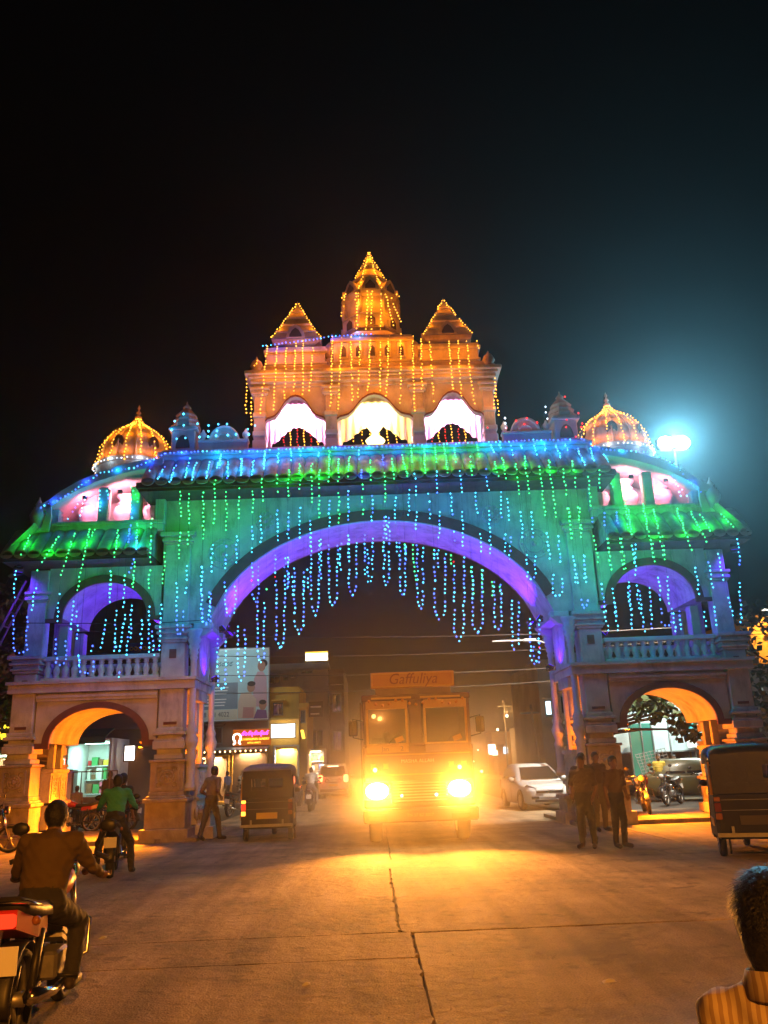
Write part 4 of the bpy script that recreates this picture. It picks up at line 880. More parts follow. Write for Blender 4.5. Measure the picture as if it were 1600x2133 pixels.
('rope','bluerope',[(-5.96,21.7,10.31),(-6.24,21.7,10.16),(-6.79,21.7,9.9),(-7.73,21.7,9.8),(-8.08,21.7,9.54),(-8.48,21.7,9.25)]),
('rope','bluerope',[(-8.48,21.7,9.25),(-8.88,21.7,9.0),(-9.33,21.7,8.81),(-9.38,21.7,8.67)]),
('rope','bluerope',[(6.02,21.7,10.36),(6.47,21.7,10.07),(7.32,21.7,9.98),(7.85,21.7,9.95),(8.25,21.7,9.74),(8.55,21.7,9.53),(8.8,21.7,9.1),(9.21,21.7,8.64)]),
('rope_main','bluerope',[(-5.95,21.75,10.33),(-5.55,21.75,10.36),(-4.69,21.75,10.37),(-3.02,21.75,10.31)]),
('rope_main','bluerope',[(-3.1,21.75,10.36),(-1.7,21.75,10.37),(0.41,21.75,10.36),(2.53,21.75,10.39),(4.66,21.75,10.42),(6.09,21.75,10.41)]),
('rope_pav','bluerope',[(-3.28,22.25,13.96),(-1.58,22.25,14.15),(-1.2,22.25,14.24),(0.01,22.25,14.27)]),
]
# ------------------------------------------------------------------ festival string lights (one thing per string)
BC={'amber':((1.0,.40,.035),7.0,(1.0,.21,.002),5.0),'green':((.05,1.0,.22),5.5,(0,1.0,.035),3.4),'cyan':((.06,.55,1.0),7.0,(0,.30,1.0),3.6),'blue':((.05,.13,1.0),7.0,(.01,.06,1.0),4.0),
 'red':((1.0,.03,.03),3.0,(1.0,.02,.02),1.2),'white':((.75,.85,1.0),4.0,(.6,.8,1.0),2.0)}
BULB={k:emit(k+'_bulb',v[0],v[1],False) for k,v in BC.items()}
BLAMP={}
PURE={'cyanpts':'cyan','redpts':'red','whitepts':'white'}
ORD=lambda n: str(n)+('th' if 10<=n%100<=20 else {1:'st',2:'nd',3:'rd'}.get(n%10,'th'))
ZONE={'main':'hanging from main eave above the arch','pavilion':'hanging down the pavilion front','drum':'on the tall tower drum','loop':'dangling inside the great arch',
 'left_wing':'on the left wing','right_wing':'on the right wing','left_roof':'on left half of main tiles','right_roof':'on right end of main tiles',
 'rope':'curving over the wing roof','rope_main':'along the main parapet','rope_pav':'along the pavilion roof edge','shrine_left':'draped on left parapet shrine','wall_left':'draped on left parapet wall',
 'shrine_right':'draped on right parapet shrine','wall_right':'draped on right parapet wall'}
def walk(pts,step):
    pts=[Vector(p) for p in pts]; out=[]; carry=0.0
    for a,b_ in zip(pts,pts[1:]):
        l=(b_-a).length; t=carry
        while t<=l: out.append(a+(b_-a)*(t/l if l else 0)); t+=step
        carry=t-l
    return out
rs=random.Random(11)
def string(zone,col,pts,label,group,step=.118,rad=.0195,wire=True,exact=False,anchor=None):
    b=MB()
    path=[Vector(p) for p in pts]
    if not exact:
        line=([Vector(anchor)] if anchor else [])+path
        b.tube(line,.0022,3,caps=False)
    o=b.build('string_light',WIRE); tag(o,label,'string light',group)
    locs=path if exact else walk(path,step)
    names=[]; bb=MB()
    for i,p in enumerate(locs):
        if not exact and rs.random()<.05: continue
        q=p+Vector((rs.uniform(-.02,.02),rs.uniform(-.012,.012),rs.uniform(-.012,.012)))
        if col=='loop':
            k='blue' if (i<0.25*0 or rs.random()<0.42) else 'cyan'
            if rs.random()<0.015: k='red'
        elif col=='bluerope': k='cyan' if rs.random()<.35 else 'blue'
        elif col=='cyan': k='blue' if rs.random()<.12 else 'cyan'
        else: k=PURE.get(col,col)
        if k not in names: names.append(k)
        bb.m=names.index(k); bb.octa(q,rad*(1.5 if exact else 1)*rs.uniform(.85,1.2))
    if not names: return o
    bb.build('bulbs',[BULB[k] for k in names],o,kind='stuff')
    # the light of the bulbs themselves, gathered in a few small lamps along the string
    if exact:
        for p in locs[::3]:
            lamp('bulb_light','POINT',(p[0],p[1]-.05,p[2]),BC[PURE[col]][2],BC[PURE[col]][3]*.35,o,.06)
        return o
    L_=sum((path[i+1]-path[i]).length for i in range(len(path)-1)); n=max(1,round(L_/.85))
    lc=[(BC['blue'][2],BC['blue'][3]),(BC['cyan'][2],BC['cyan'][3])] if col in('loop','bluerope') else [(BC[PURE.get(col,col)][2],BC[PURE.get(col,col)][3])]
    mids=walk(path,L_/n/2.0)[1::2][:n] or [path[0]]
    for i,p in enumerate(mids):
        c_,e_=lc[i%len(lc)]; e_*=(1.35 if col!='amber' else 1.2)*(.4 if p.z<6.2 else 1.0); key=(c_,round(e_*L_/n,1))
        if key not in BLAMP:
            d=bpy.data.lights.new('bulb_light','POINT'); d.color=c_; d.energy=e_*max(L_/n,.15); d.shadow_soft_size=.09; BLAMP[key]=d
        lo_=bpy.data.objects.new('bulb_light',BLAMP[key]); COL.objects.link(lo_); lo_.parent=o; lo_.location=(p.x,p.y-.03,p.z)
    return o
cnt={}
CN={'loop':'blue and cyan','bluerope':'blue','cyanpts':'cyan','redpts':'red','whitepts':'white'}
for zone,col,pts in sorted(STRINGS,key=lambda s:(s[0],s[1],s[2][0][0])):
    key=(zone,col); cnt[key]=cnt.get(key,0)+1
    tot=sum(1 for s in STRINGS if (s[0],s[1])==key)
    cn=CN.get(col,col)
    if tot>1: lab=ORD(cnt[key])+' '+cn+' bulb string from left, '+('looped, ' if len(pts)==5 else '')+ZONE[zone]
    else: lab=cn+' bulb string '+ZONE[zone]
    anchor=None; x,y,z=pts[0]
    if zone in('main','loop') and z<9.0 or (abs(x-.05)<6.4 and z<9.0 and abs(y-21.13)<.02): anchor=(x,21.13,9.06)
    elif 'wing' in zone and z<7.1: anchor=(x,21.13,7.2)
    string(zone,col,pts,lab,cn+' strings '+ZONE[zone],exact=col.endswith('pts'),anchor=anchor)
GX,GY=G0[0],G0[1]
# spire edges, tower edges, dome ribs: built along the edges themselves
k=0
def edge_string(pts,label,group,col='amber',step=.118): string('spire',col,pts,label,group,step=step)
prof=[(.98,15.96),(.88,16.12),(.72,16.38),(.56,16.68),(.41,16.98),(.28,17.26),(.16,17.5),(.03,17.86)]
for a,nm in((math.pi+.39,'left'),(-.39,'right'),(-math.pi/2-.39,'front left'),(-math.pi/2+.39,'front right')):
    edge_string([(GX+r*math.cos(a),GY+1.25+r*math.sin(a),z) for r,z in prof],'amber bulb string down the '+nm+' edge of the tall tower roof','amber strings on the tower edges')
for s,sd in((-1,'left'),(1,'right')):
    for a,nm in((math.pi*.75+math.pi/2,'outer left'),(-math.pi*.25,'outer right')):
        edge_string([(GX+s*2.36+r*math.cos(a),GY+1.25+r*math.sin(a),z) for r,z in((1.08,14.38),(.92,14.58),(.72,14.88),(.54,15.16),(.37,15.44),(.24,15.66),(.13,15.82),(.02,16.04))],'amber bulb string on the '+nm+' edge of the '+sd+' small spire','amber strings on the small spires')
    cx=s*7.22
    for q in range(9):
        a=math.pi+math.pi*q/8
        edge_string([(GX+cx+r*math.cos(a),GY+1.1+r*math.sin(a),z) for r,z in((.08,12.0),(.17,11.86),(.3,11.75),(.52,11.61),(.76,11.42),(.96,11.15),(1.08,10.87),(1.1,10.62),(1.18,10.44),(1.2,10.2))],'amber bulb string over the '+sd+' dome, '+ORD(q+1)+' rib from its left','amber strings on the '+sd+' dome',step=.12)
    edge_string([(GX+cx-1.2*math.cos(t),GY+1.1-1.2*math.sin(t),10.32) for t in [math.pi*i/16 for i in range(17)]],'pale bulb string round the foot of the '+sd+' dome','pale strings round the dome feet',col='white',step=.14)
# small strings seen through the openings of the pavilion
for kb,(x0,x1) in enumerate(BAYS):
    for q in range(6):
        x=x0+(x1-x0)*(.2+.12*q); c='amber' if (kb==1 or q%2) else 'red'
        string('back',c,[(GX+x,GY+2.15,11.95),(GX+x+.02,GY+2.15,11.2)],c+' bulb string behind the '+('left','middle','right')[kb]+' pavilion curtain, '+ORD(q+1)+' from the left','strings behind the pavilion curtains',step=.1)

# ------------------------------------------------------------------ curtains in the pavilion
CUR=[mat('pink_curtain',(0.75,0.50,0.62),0.8),mat('cream_curtain',(0.75,0.62,0.38),0.8)]
for kb,(x0,x1) in enumerate(BAYS):
    b=MB(); n=56; m_=14; rings=[]
    for i in range(n+1):
        t=i/n; x=x0-.05+(x1-x0+.1)*t
        u=abs(2*t-1); sw=11.62-.5*min(1,max(0,(u-.08)/.62))**1.4
        zb=sw if u<.85 else 10.95
        rings.append([(x,1.15+.035*math.sin(t*70)*(0.3+j/m_),12.55+(zb-12.55)*j/m_) for j in range(m_+1)])
    b.loft(rings,False,False,True,closed=False)
    o=b.build('curtain',CUR[kb==1],None,G0); tag(o,('pink lit curtain swagged in the left pavilion bay','cream lit curtain swagged in the middle pavilion bay','pink lit curtain swagged in the right pavilion bay')[kb],'curtain','pavilion curtains')
    col=((1,.42,.78),(1,.66,.25),(1,.42,.78))[kb]
    la=lamp('pavilion_lamp','AREA',(GX+(x0+x1)/2,GY+.82,12.5),col,(330,190,330)[kb],None,1.2,((GX+(x0+x1)/2),GY+1.25,11.2))
    la.data.shape='RECTANGLE'; la.data.size_y=.25; la.data.spread=R(95)
# glowing ornament standing in the middle bay
b=MB(); b.lathe([(.28,0),(.3,.06),(.12,.22),(.1,.3),(.2,.44),(.3,.58),(.28,.62),(.05,.64)],10,(0,0,0))
o=b.build('lit_ornament',emit('warm_lantern',(1,.72,.3),4.0),None,(GX,GY+.95,10.98)); tag(o,'glowing hourglass ornament standing in the middle pavilion bay','ornament')
# ------------------------------------------------------------------ coloured floodlights fixed on the gate
HOUS=mat('lamp_housing',(0.03,0.03,0.03),0.5)
def flood(label,loc,target,col,energy,spot,group,lens=2.0,size=.12,s=1.0):
    o=thing('floodlight',label,'floodlight',loc,0,group)
    d=Vector(target)-Vector(loc); rot=d.to_track_quat('-Z','Y').to_euler()
    b=MB(); b.cbox(-.12*s,.12*s,-.09*s,.09*s,.0,.1*s,.01*s); b.box(-.05*s,.05*s,-.03*s,.03*s,.1*s,.15*s); h=b.build('housing',HOUS,o); h.rotation_euler=rot
    b=MB(); b.box(-.1*s,.1*s,-.07*s,.07*s,-.012*s,-.002*s); l=b.build('lens',emit('lens_'+label[:14].replace(' ','_'),col,lens,False),o); l.rotation_euler=rot
    b=MB(); b.tube([(-.13*s,0,.05*s),(-.13*s,0,-.12*s),(.13*s,0,-.12*s),(.13*s,0,.05*s)],.012*s,4); b.build('bracket',HOUS,o)
    lm=lamp('flood_lamp','SPOT',tuple(d.normalized()*.05*s),col,energy,o,size,None,spot,.6); lm.rotation_euler=rot
    return o
PUR=(0.095,0.010,1.0); ORA=(1.0,0.19,0.004); PNK=(1.0,0.07,0.16)
for s,sd in((-1,'left'),(1,'right')):
    X=lambda v: GX+s*v
    flood('front purple floodlight on the '+sd+' impost of the great arch',(X(4.4),GY+.75,5.46),(GX+s*1.0,GY+1.2,8.3),PUR,800,120,'purple floodlights under the arch')
    flood('rear purple floodlight on the '+sd+' impost of the great arch',(X(4.4),GY+1.75,5.46),(GX+s*2.2,GY+1.2,7.6),PUR,800,130,'purple floodlights under the arch')
    flood('purple floodlight on the '+sd+' ledge lighting the upper side wall',(X(4.72),GY+1.2,4.16),(X(5.1),GY+1.2,5.0),PUR,110,140,'purple floodlights on the side ledges')
    flood('purple floodlight on the '+sd+' balcony lighting its vault',(X(6.3),GY+1.2,5.0),(X(8.2),GY+1.2,6.7),PUR,420,130,'purple floodlights on the balconies')
    flood('orange floodlight under the '+sd+' ground vault beside its inner wall',(X(6.15),GY+1.3,1.3),(X(8.9),GY+1.1,1.3),ORA,1300,150,'orange floodlights under the vaults')
    flood('orange floodlight high under the '+sd+' ground vault',(X(6.55),GY+1.0,2.45),(X(7.7),GY-.6,.0),(1.0,.26,.006),5200,105,'orange floodlights under the vaults')
    for q,xx in enumerate((6.45,7.27,8.25)):
        flood('pink floodlight under the '+sd+' attic roof, '+ORD(q+1)+' from the road',(X(xx),GY-.06,9.28-.14*(q==2)),(X(xx),GY+1.5,8.9),(PNK,(1.0,.34,.5),(1.0,.16,.26))[q],(150,220,150)[q],160,'pink floodlights in the attics',s=.5)
    flood('purple floodlight under the outer corner of the '+sd+' wing eave',(X(9.72),GY-.5,6.98),(X(10.3),GY+.7,5.2),PUR,110,140,'purple floodlights under the wing eaves',lens=6)
    flood('orange floodlight in the '+sd+' side recess facing the road',(X(5.75),GY+.9,1.9),(X(5.6),GY+1.8,2.8),ORA,200,150,'orange floodlights under the vaults',s=.6)
# ------------------------------------------------------------------ street behind the gate: buildings, signs, trees
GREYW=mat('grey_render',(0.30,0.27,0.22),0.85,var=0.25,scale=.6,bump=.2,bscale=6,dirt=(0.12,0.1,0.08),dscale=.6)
YELW=mat('yellow_paint',(0.55,0.33,0.05),0.8,var=0.2,scale=.8,bump=.2,bscale=6,dirt=(0.2,0.12,0.04),dscale=.7)
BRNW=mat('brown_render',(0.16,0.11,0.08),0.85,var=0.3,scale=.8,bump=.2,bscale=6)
WHT=mat('white_board',(0.72,0.74,0.74),0.6,var=.08)
PANE=glass('dark_window',(0.015,0.018,0.02))
SHUT=mat('steel_shutter',(0.18,0.19,0.19),0.5,0.5,var=.2,scale=3)
GRN=mat('green_awning',(0.04,0.16,0.09),0.7,var=.25,scale=2)
TIN=mat('tin_sheet',(0.35,0.36,0.36),0.45,.6,var=.3,scale=2,dirt=(.15,.08,.04),dscale=1)
def building(label,x0,x1,y0,y1,h,wall,wins=(),parapet=.5,cor=None,ledges=()):
    o=thing('building',label,'building',((x0+x1)/2,y0,0)); cx=(x0+x1)/2
    b=MB(); b.box(x0-cx,x1-cx,0,y1-y0,-.05,h); b.build('wall',wall,o)
    b=MB(); b.box(x0-cx-.12,x1-cx+.12,-.14,.06,h-.02,h+.16); b.box(x0-cx,x1-cx,-.02,.14,h+.16,h+parapet); b.box(x0-cx-.02,x0-cx+.14,.14,y1-y0,h,h+parapet); b.box(x1-cx-.14,x1-cx+.02,.14,y1-y0,h,h+parapet); b.build('parapet',wall,o)
    for z in ledges:
        b=MB(); b.box(x0-cx-.05,x1-cx+.05,-.3,.02,z,z+.12); b.build('ledge',wall,o)
    for (a,b_,z0,z1) in wins:
        w=MB(); t=.06; A,B=a-cx,b_-cx
        w.box(A,B,-.05,.02,z0,z0+t); w.box(A,B,-.05,.02,z1-t,z1); w.box(A,A+t,-.05,.02,z0+t,z1-t); w.box(B-t,B,-.05,.02,z0+t,z1-t); w.box((A+B)/2-.025,(A+B)/2+.025,-.045,.02,z0+t,z1-t)
        w=w.build('window',SHUT,o); p=MB(); p.box(A+t,B-t,-.025,-.003,z0+t,z1-t); p.build('pane',PANE,w)
        p=MB(); p.box(A-.1,B+.1,-.35,.0,z1+.08,z1+.15); p.build('sunshade',wall,o)
    return o
def board(name,label,cat,x0,x1,z0,z1,y,m,depth=.12,group=None,frame=None):
    o=thing(name,label,cat,((x0+x1)/2,y,z0),0,group); w=x1-x0; h=z1-z0
    b=MB(); b.box(-w/2,w/2,0,depth,0,h); b.build('panel',m,o)
    if frame:
        b=MB(); t=.05
        b.box(-w/2-t,w/2+t,-.02,depth,-t,0); b.box(-w/2-t,w/2+t,-.02,depth,h,h+t); b.box(-w/2-t,-w/2,-.02,depth,0,h); b.box(w/2,w/2+t,-.02,depth,0,h); b.build('frame',frame,o)
    return o
# left side of the street
building('grey flat-roofed building of three storeys behind the yellow building',-9.5,-2.95,52,62,7.6,GREYW,[(-6.64,-5.96,6.75,7.25),(-5.75,-5.43,6.95,7.23),(-5.33,-4.91,7.05,7.25),(-4.64,-3.91,7.33,7.53),(-6.6,-5.9,4.6,5.8),(-5.2,-4.4,4.4,5.6),(-4.1,-3.3,2.9,3.9)],.4,ledges=(3.9,6.3))
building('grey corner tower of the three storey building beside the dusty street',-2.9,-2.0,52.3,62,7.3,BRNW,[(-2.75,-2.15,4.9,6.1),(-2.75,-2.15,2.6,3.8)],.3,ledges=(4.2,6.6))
building('yellow building with a stepped top next to the large billboard',-5.95,-4.32,46.6,51.8,5.75,YELW,[(-5.75,-5.2,4.5,5.2)],.3,ledges=(4.25,))
building('low yellow annexe with one dark window right of the yellow building',-4.3,-3.9,46.8,51.8,4.95,YELW,[(-4.26,-3.98,4.05,4.75)],.2)
o=building('dark two storey shop building carrying the billboard',-13.5,-5.99,46.5,51.8,4.25,BRNW,[(-9.3,-8.5,3.1,4.0)],.2,ledges=(2.85,))
# billboard with flat print
bb_=board('billboard','large pale teal billboard with family picture and phone number on the roof','billboard',-11.6,-5.97,4.3,8.2,46.2,WHT,.15,frame=SHUT)
def printp(poly,m,parent,y=-.004,name='print'):
    b=MB(); b.prism(poly,y,y+.003); return b.build(name,m,parent)
bx0=-8.785
TEAL=mat('print_teal',(0.42,0.62,0.64),0.7,var=.1,scale=1); printp([(-2.75,.05),(2.78,.05),(2.78,3.85),(-2.75,3.85)],TEAL,bb_)
printp([(-2.7,.62),(1.12,.62),(1.12,2.05),(-2.7,2.05)],mat('print_slate',(0.20,0.27,0.32),.7,var=.2,scale=1),bb_,-.008)
printp([(-2.7,.06),(1.12,.06),(1.12,.6),(-2.7,.6)],mat('print_cream',(0.62,0.58,0.46),.7),bb_,-.008)
SK=mat('print_skin',(0.40,0.20,0.13),.7); HA=mat('print_hair',(0.03,0.025,0.03),.7)
def blob(cx,cz,rx,rz,m,y=-.012,n=14): return printp([(cx+rx*math.cos(2*math.pi*i/n),cz+rz*math.sin(2*math.pi*i/n)) for i in range(n)],m,bb_,y)
printp([(1.95,.7),(2.75,.7),(2.7,2.3),(2.5,2.6),(2.2,2.6),(2.0,2.2)],mat('print_pink',(0.55,0.34,0.38),.7),bb_,-.010); blob(2.42,2.9,.22,.3,SK); blob(2.5,3.05,.26,.22,HA,-.011)
printp([(1.15,.1),(2.1,.1),(2.15,1.1),(1.8,1.5),(1.3,1.45),(1.15,1.0)],mat('print_cream2',(0.60,0.45,0.34),.7),bb_,-.014); blob(1.85,1.75,.22,.27,SK,-.018); blob(1.87,1.95,.23,.14,HA,-.02)
blob(2.5,.75,.2,.25,SK,-.022); blob(2.5,.93,.2,.13,HA,-.024); printp([(2.0,.06),(2.76,.06),(2.7,.5),(2.2,.55)],mat('print_purple',(0.18,0.08,0.25),.7),bb_,-.02)
printp([(1.4,.1),(2.0,.1),(2.02,.66),(1.44,.7)],mat('print_rose',(0.5,0.22,0.2),.7),bb_,-.026)
INK=mat('print_ink',(0.05,0.06,0.07),.7); TI=mat('print_teal_ink',(0.02,0.16,0.17),.7)
text('number','08 331 4022',.36,INK,bb_,(-.1,-.014,.33),extrude=.002,xs=.85)
b=MB()
for i in range(7):   # round Telugu-like headline strokes
    cx=-.55+i*.21; b.torus((cx,-.012,3.05),.075,.018,10,4,'y'); b.tube([(cx+.03,-.012,3.14),(cx+.12,-.012,3.2)],.016,4)
b.build('headline',TI,bb_)
for i in range(3):
    b=MB(); b.box(-.6+.1*i,.6-.05*i,-.014,-.009,1.75-.16*i,1.82-.16*i); b.build('print_line',WHT,bb_)
    b=MB(); b.box(-.9+.1*i,.5-.05*i,-.014,-.009,1.12-.16*i,1.18-.16*i); b.build('print_line',WHT,bb_)
lamp('billboard_lamp','SPOT',(-8.5,42.5,8.6),(.75,.95,1.0),420,None,.2,(-8.5,46.2,5.9),110)
# neon shop sign
sg=board('shop_sign','orange shop sign with pink neon script and yellow letters','sign',-7.85,-5.8,2.95,3.8,46.0,emit('sign_orange_backlit',(1.0,.20,.015),.5),.12)
PNEON=emit('pink_neon',(1.0,0.04,0.62),7); YNEON=emit('yellow_neon',(1.0,0.42,0.03),6); WNEON=emit('white_neon',(1,.9,.75),7)
b=MB()
for i in range(9):
    cx=-.48+i*.16; b.torus((cx,-.03,.60),.055,.018,10,4,'y')
    if i%2==0: b.tube([(cx,-.03,.66),(cx+.05,-.03,.74),(cx+.12,-.03,.73)],.016,4)
    if i in(3,6): b.tube([(cx,-.03,.54),(cx+.02,-.03,.44)],.018,4)
b.build('neon_script',PNEON,sg)
text('letters','LU HANUMAN SUNDRY',.17,YNEON,sg,(.16,-.03,.32),xs=.86); text('letters','GIFTS & VARIETY',.12,YNEON,sg,(.12,-.03,.13),xs=.8)
b=MB(); b.torus((-.80,-.035,.42),.2,.04,18,5,'y',R(-50),R(230)); b.tube([(-.93,-.035,.27),(-.9,-.035,.14),(-1.0,-.035,.08)],.04,5); b.tube([(-.67,-.035,.27),(-.7,-.035,.14),(-.6,-.035,.08)],.04,5); b.build('portrait_outline',WNEON,sg)
LIT=emit('lit_white_panel',(1,.95,.86),5.5); LITY=emit('lit_yellow_panel',(1,.62,.06),3.0)
board('lit_sign','blank white lit shop sign below the yellow building','sign',-5.78,-4.5,3.3,4.0,46.0,LIT,.15,frame=SHUT)
b=thing('lit_sign','small slanted yellow lit sign right of the white sign','sign',(-4.1,46.0,3.2)); q=MB(); q.prism([(-.1,.46),(.06,.46),(.16,0),(0,0)],0,.08); q.build('panel',LITY,b)
rs_=board('lit_sign','bright white and yellow sign standing on the grey roof','sign',-4.37,-2.97,8.15,8.7,52.2,LIT,.2,frame=mat('sign_yellow_edge',(.6,.4,.02),.5))
q=MB(); q.box(-.6,-.55,.05,.12,-.35,0); q.box(.55,.6,.05,.12,-.35,0); q.build('post',SHUT,rs_)
q=MB(); q.box(-.7,.7,-.012,-.002,.45,.55); q.build('yellow_band',LITY,rs_)
dk=board('sign','dark tilted name board on the side of the street','sign',-3.88,-3.08,4.45,5.3,48,mat('board_dark',(.05,.04,.035),.6),.1)
q=MB(); q.box(-.3,.3,-.01,-.002,.5,.6); q.box(-.3,.2,-.01,-.002,.12,.2); q.build('print',WHT,dk)
# shops: counters, shelves with goods
def shop(label,x0,x1,y,z1,depth,col,energy,seed,backcol):
    rnd=random.Random(seed); o=thing('shop',label,'shop',((x0+x1)/2,y,0)); w=x1-x0
    b=MB(); b.box(-w/2,w/2,depth,depth+.1,0,z1); b.box(-w/2-.08,-w/2,0,depth,0,z1); b.box(w/2,w/2+.08,0,depth,0,z1); b.box(-w/2,w/2,0,depth,z1-.08,z1); b.box(-w/2,w/2,0,depth,0,.12); b.build('stall_wall',backcol,o)
    b=MB(); b.box(-w/2,w/2*.5,.1,.5,.12,.95); b.build('counter',BRNW,o)
    for k in range(3):
        b=MB(); zz=1.0+.5*k; b.box(-w/2+.05,w/2-.05,depth-.35,depth-.02,zz,zz+.03); sh=b.build('shelf',WHT,o)
        x=-w/2+.1
        while x<w/2-.2:
            ww=rnd.uniform(.08,.26); hh=rnd.uniform(.15,.42); c=rnd.choice(GOODS)
            g_=MB(); g_.cbox(x,x+ww,depth-.32,depth-.08,zz+.03,zz+.03+hh,.01); g_.build('goods',c,sh); x+=ww+rnd.uniform(.01,.06)
    b=MB(); b.tube([(-w*.3,depth*.4,z1-.14),(w*.3,depth*.4,z1-.14)],.03,6); b.build('tube_lamp',emit('tube_'+str(seed),col,14),o)
    l=lamp('shop_lamp','AREA',((x0+x1)/2,y+depth*.35,z1-.2),col,energy*1.0,None,w*.6,((x0+x1)/2,y+depth*.45,0)); 
    return o
GOODS=[mat('goods_'+n,c,.5) for n,c in(('red',(.5,.03,.03)),('white',(.7,.7,.65)),('blue',(.03,.12,.45)),('yellow',(.6,.4,.04)),('green',(.05,.3,.1)),('pink',(.6,.15,.25)),('brown',(.2,.1,.05)))]
WARM=(1,.62,.28); COOL=(.75,1,.95)
shop('open snack shop with bright goods below the neon sign',-7.9,-6.05,46.2,2.75,1.5,WARM,420,1,YELW)
shop('open shop with white interior below the blank white sign',-5.6,-4.4,46.2,2.9,1.3,(1,.9,.7),380,2,WHT)
shop('open stall with glass jars at the left street edge',-9.9,-8.1,45.6,2.5,1.3,WARM,380,3,YELW)
shop('small lit stall beside the grey corner tower',-4.1,-3.1,48.5,2.7,1.6,(1,.85,.6),160,4,WHT)
aw=thing('awning','grey sheet awning with small bulbs over the snack shops','awning',(-7.4,45.6,2.75)); b=MB(); b.prism([(-.5,-.05),(.9,.16),(.9,.2),(-.5,-.01)],-2.7,1.5,'x'); b.build('sheet',TIN,aw)
b=MB()
for i in range(16): b.octa((-2.6+i*.27,-.5,-.1),.045)
b.build('bulbs',emit('awning_bulb',(1,.6,.25),9),aw,kind='stuff')
# through the left ground arch
building('dim two storey house with a green awning beyond the left ground arch',-14.5,-8.6,33.2,39,4.4,BRNW,[(-12.6,-11.9,2.8,3.7)],.3,ledges=(3.35,))
shop('grocery with bright mint shelves seen through the left ground arch',-11.2,-9.75,30.6,2.95,2.2,(.5,1,.8),62,5,WHT)
shop('brown sweet stall left of the mint grocery',-13.0,-11.35,30.8,2.6,1.8,WARM,300,6,BRNW)
o=board('lit_sign','small white lit board right of the mint grocery','sign',-9.3,-8.95,2.15,2.65,31,LIT,.1,frame=BRNW)
aw=thing('awning','green cloth awning over the mint grocery','awning',(-10.5,30.5,2.95)); b=MB(); b.prism([(-.9,-.02),(.1,.3),(.1,.34),(-.9,.02)],-.9,.9,'x'); b.build('cloth',GRN,aw); b=MB(); b.prism([(-.9,-.22),(-.9,.02),(-.87,.02),(-.87,-.22)],-.9,.9,'x'); b.build('valance',GRN,aw)
cb=thing('cabinet','grey metal cabinet in front of the mint grocery','cabinet',(-10.9,29.6,0)); b=MB(); b.cbox(-.35,.35,-.25,.25,.05,1.9,.02); b.build('body',TIN,cb); b=MB(); b.cbox(-.32,-.01,-.27,-.25,.1,1.85,.005); b.build('door',WHT,cb); b=MB(); b.cbox(.01,.32,-.27,-.25,.1,1.85,.005); b.build('door',WHT,cb)
ct=thing('handcart','low wooden handcart in front of the left shops','cart',(-9.6,28.8,0)); b=MB(); b.cbox(-.7,.7,-.45,.45,.7,.8,.02); b.build('deck',BRNW,ct)
for xx in(-.45,.45):
    for yy in(-.48,.48):
        b=MB(); b.torus((xx,yy,.3),.27,.035,16,5,'y'); 
        for k in range(4): b.tube([(xx+.27*math.cos(k*math.pi/4),yy,.3+.27*math.sin(k*math.pi/4)),(xx-.27*math.cos(k*math.pi/4),yy,.3-.27*math.sin(k*math.pi/4))],.01,4)
        b.build('wheel',BLK,ct)
b=MB(); b.tube([(-.6,-.4,.78),(-.6,-.4,1.8),(.6,-.4,1.8),(.6,-.4,.78)],.025,5); b.tube([(-.6,.4,.78),(-.6,.4,1.8),(.6,.4,1.8),(.6,.4,.78)],.025,5); b.build('rack',BRNW,ct)
hb=board('hoarding','blue hoarding with yellow script high behind the left wing','hoarding',-13.8,-12.2,8.1,8.7,46,mat('hoarding_blue',(.02,.05,.2),.6),.1)
b=MB()
for i in range(6): b.torus((-.6+i*.24,-.02,.28),.09,.03,10,4,'y')
b.build('script',mat('hoarding_yellow',(.6,.42,.02),.6),hb)
building('dark narrow block carrying the blue hoarding',-15.5,-11.8,46.4,51,8.0,BRNW,[],.1)
ys=thing('lit_lantern_row','row of yellow lit shop lanterns at the far left edge','sign',(-13.2,30,3.0)); 
for i in range(4):
    b=MB(); b.lathe([(.1,0),(.17,.08),(.17,.4),(.12,.5)],8,(-.55+.36*i,0,0)); b.build('lantern',emit('yellow_lantern',(1,.72,.03),2.2),ys)
b=MB(); b.tube([(-1,0,.55),(1,0,.55)],.02,5); b.build('rail',BLK,ys)
shop('flower stall with white and green goods at the far left',-14.2,-12.6,30.2,2.6,1.5,(.9,1,.7),170,8,GRN)
# right of the street
building('pale grey block rising beside the right inner pillar',9.0,14.5,46,55,6.6,GREYW,[(9.25,9.6,3.85,4.75),(10.1,10.8,4.0,5.0)],.4,ledges=(3.4,))
o=board('lit_sign','white and blue lit window sign on the pale grey block','sign',9.3,9.56,4.0,4.7,45.9,emit('blue_white_panel',(.6,.85,1),3),.06); 
for k,(xx,yy,h,ln) in enumerate(((8.84,46.5,4.6,-.28),(9.6,40,6.2,.0),(12.0,78,7,.1),(-5.5,72,7,.05))):
    o=thing('utility_pole',('leaning pale utility pole beside the pale grey block','tall utility pole near the right shops','far utility pole on the right street side','far utility pole on the left street side')[k],'pole',(xx,yy,0)); b=MB(); b.tube([(0,0,0),(ln,0,h)],.09,8,True,.06); b.build('shaft',GREYW,o); b=MB(); b.box(ln-.6,ln+.6,-.05,.05,h-.5,h-.4); b.build('crossarm',SHUT,o)
random.seed(3)
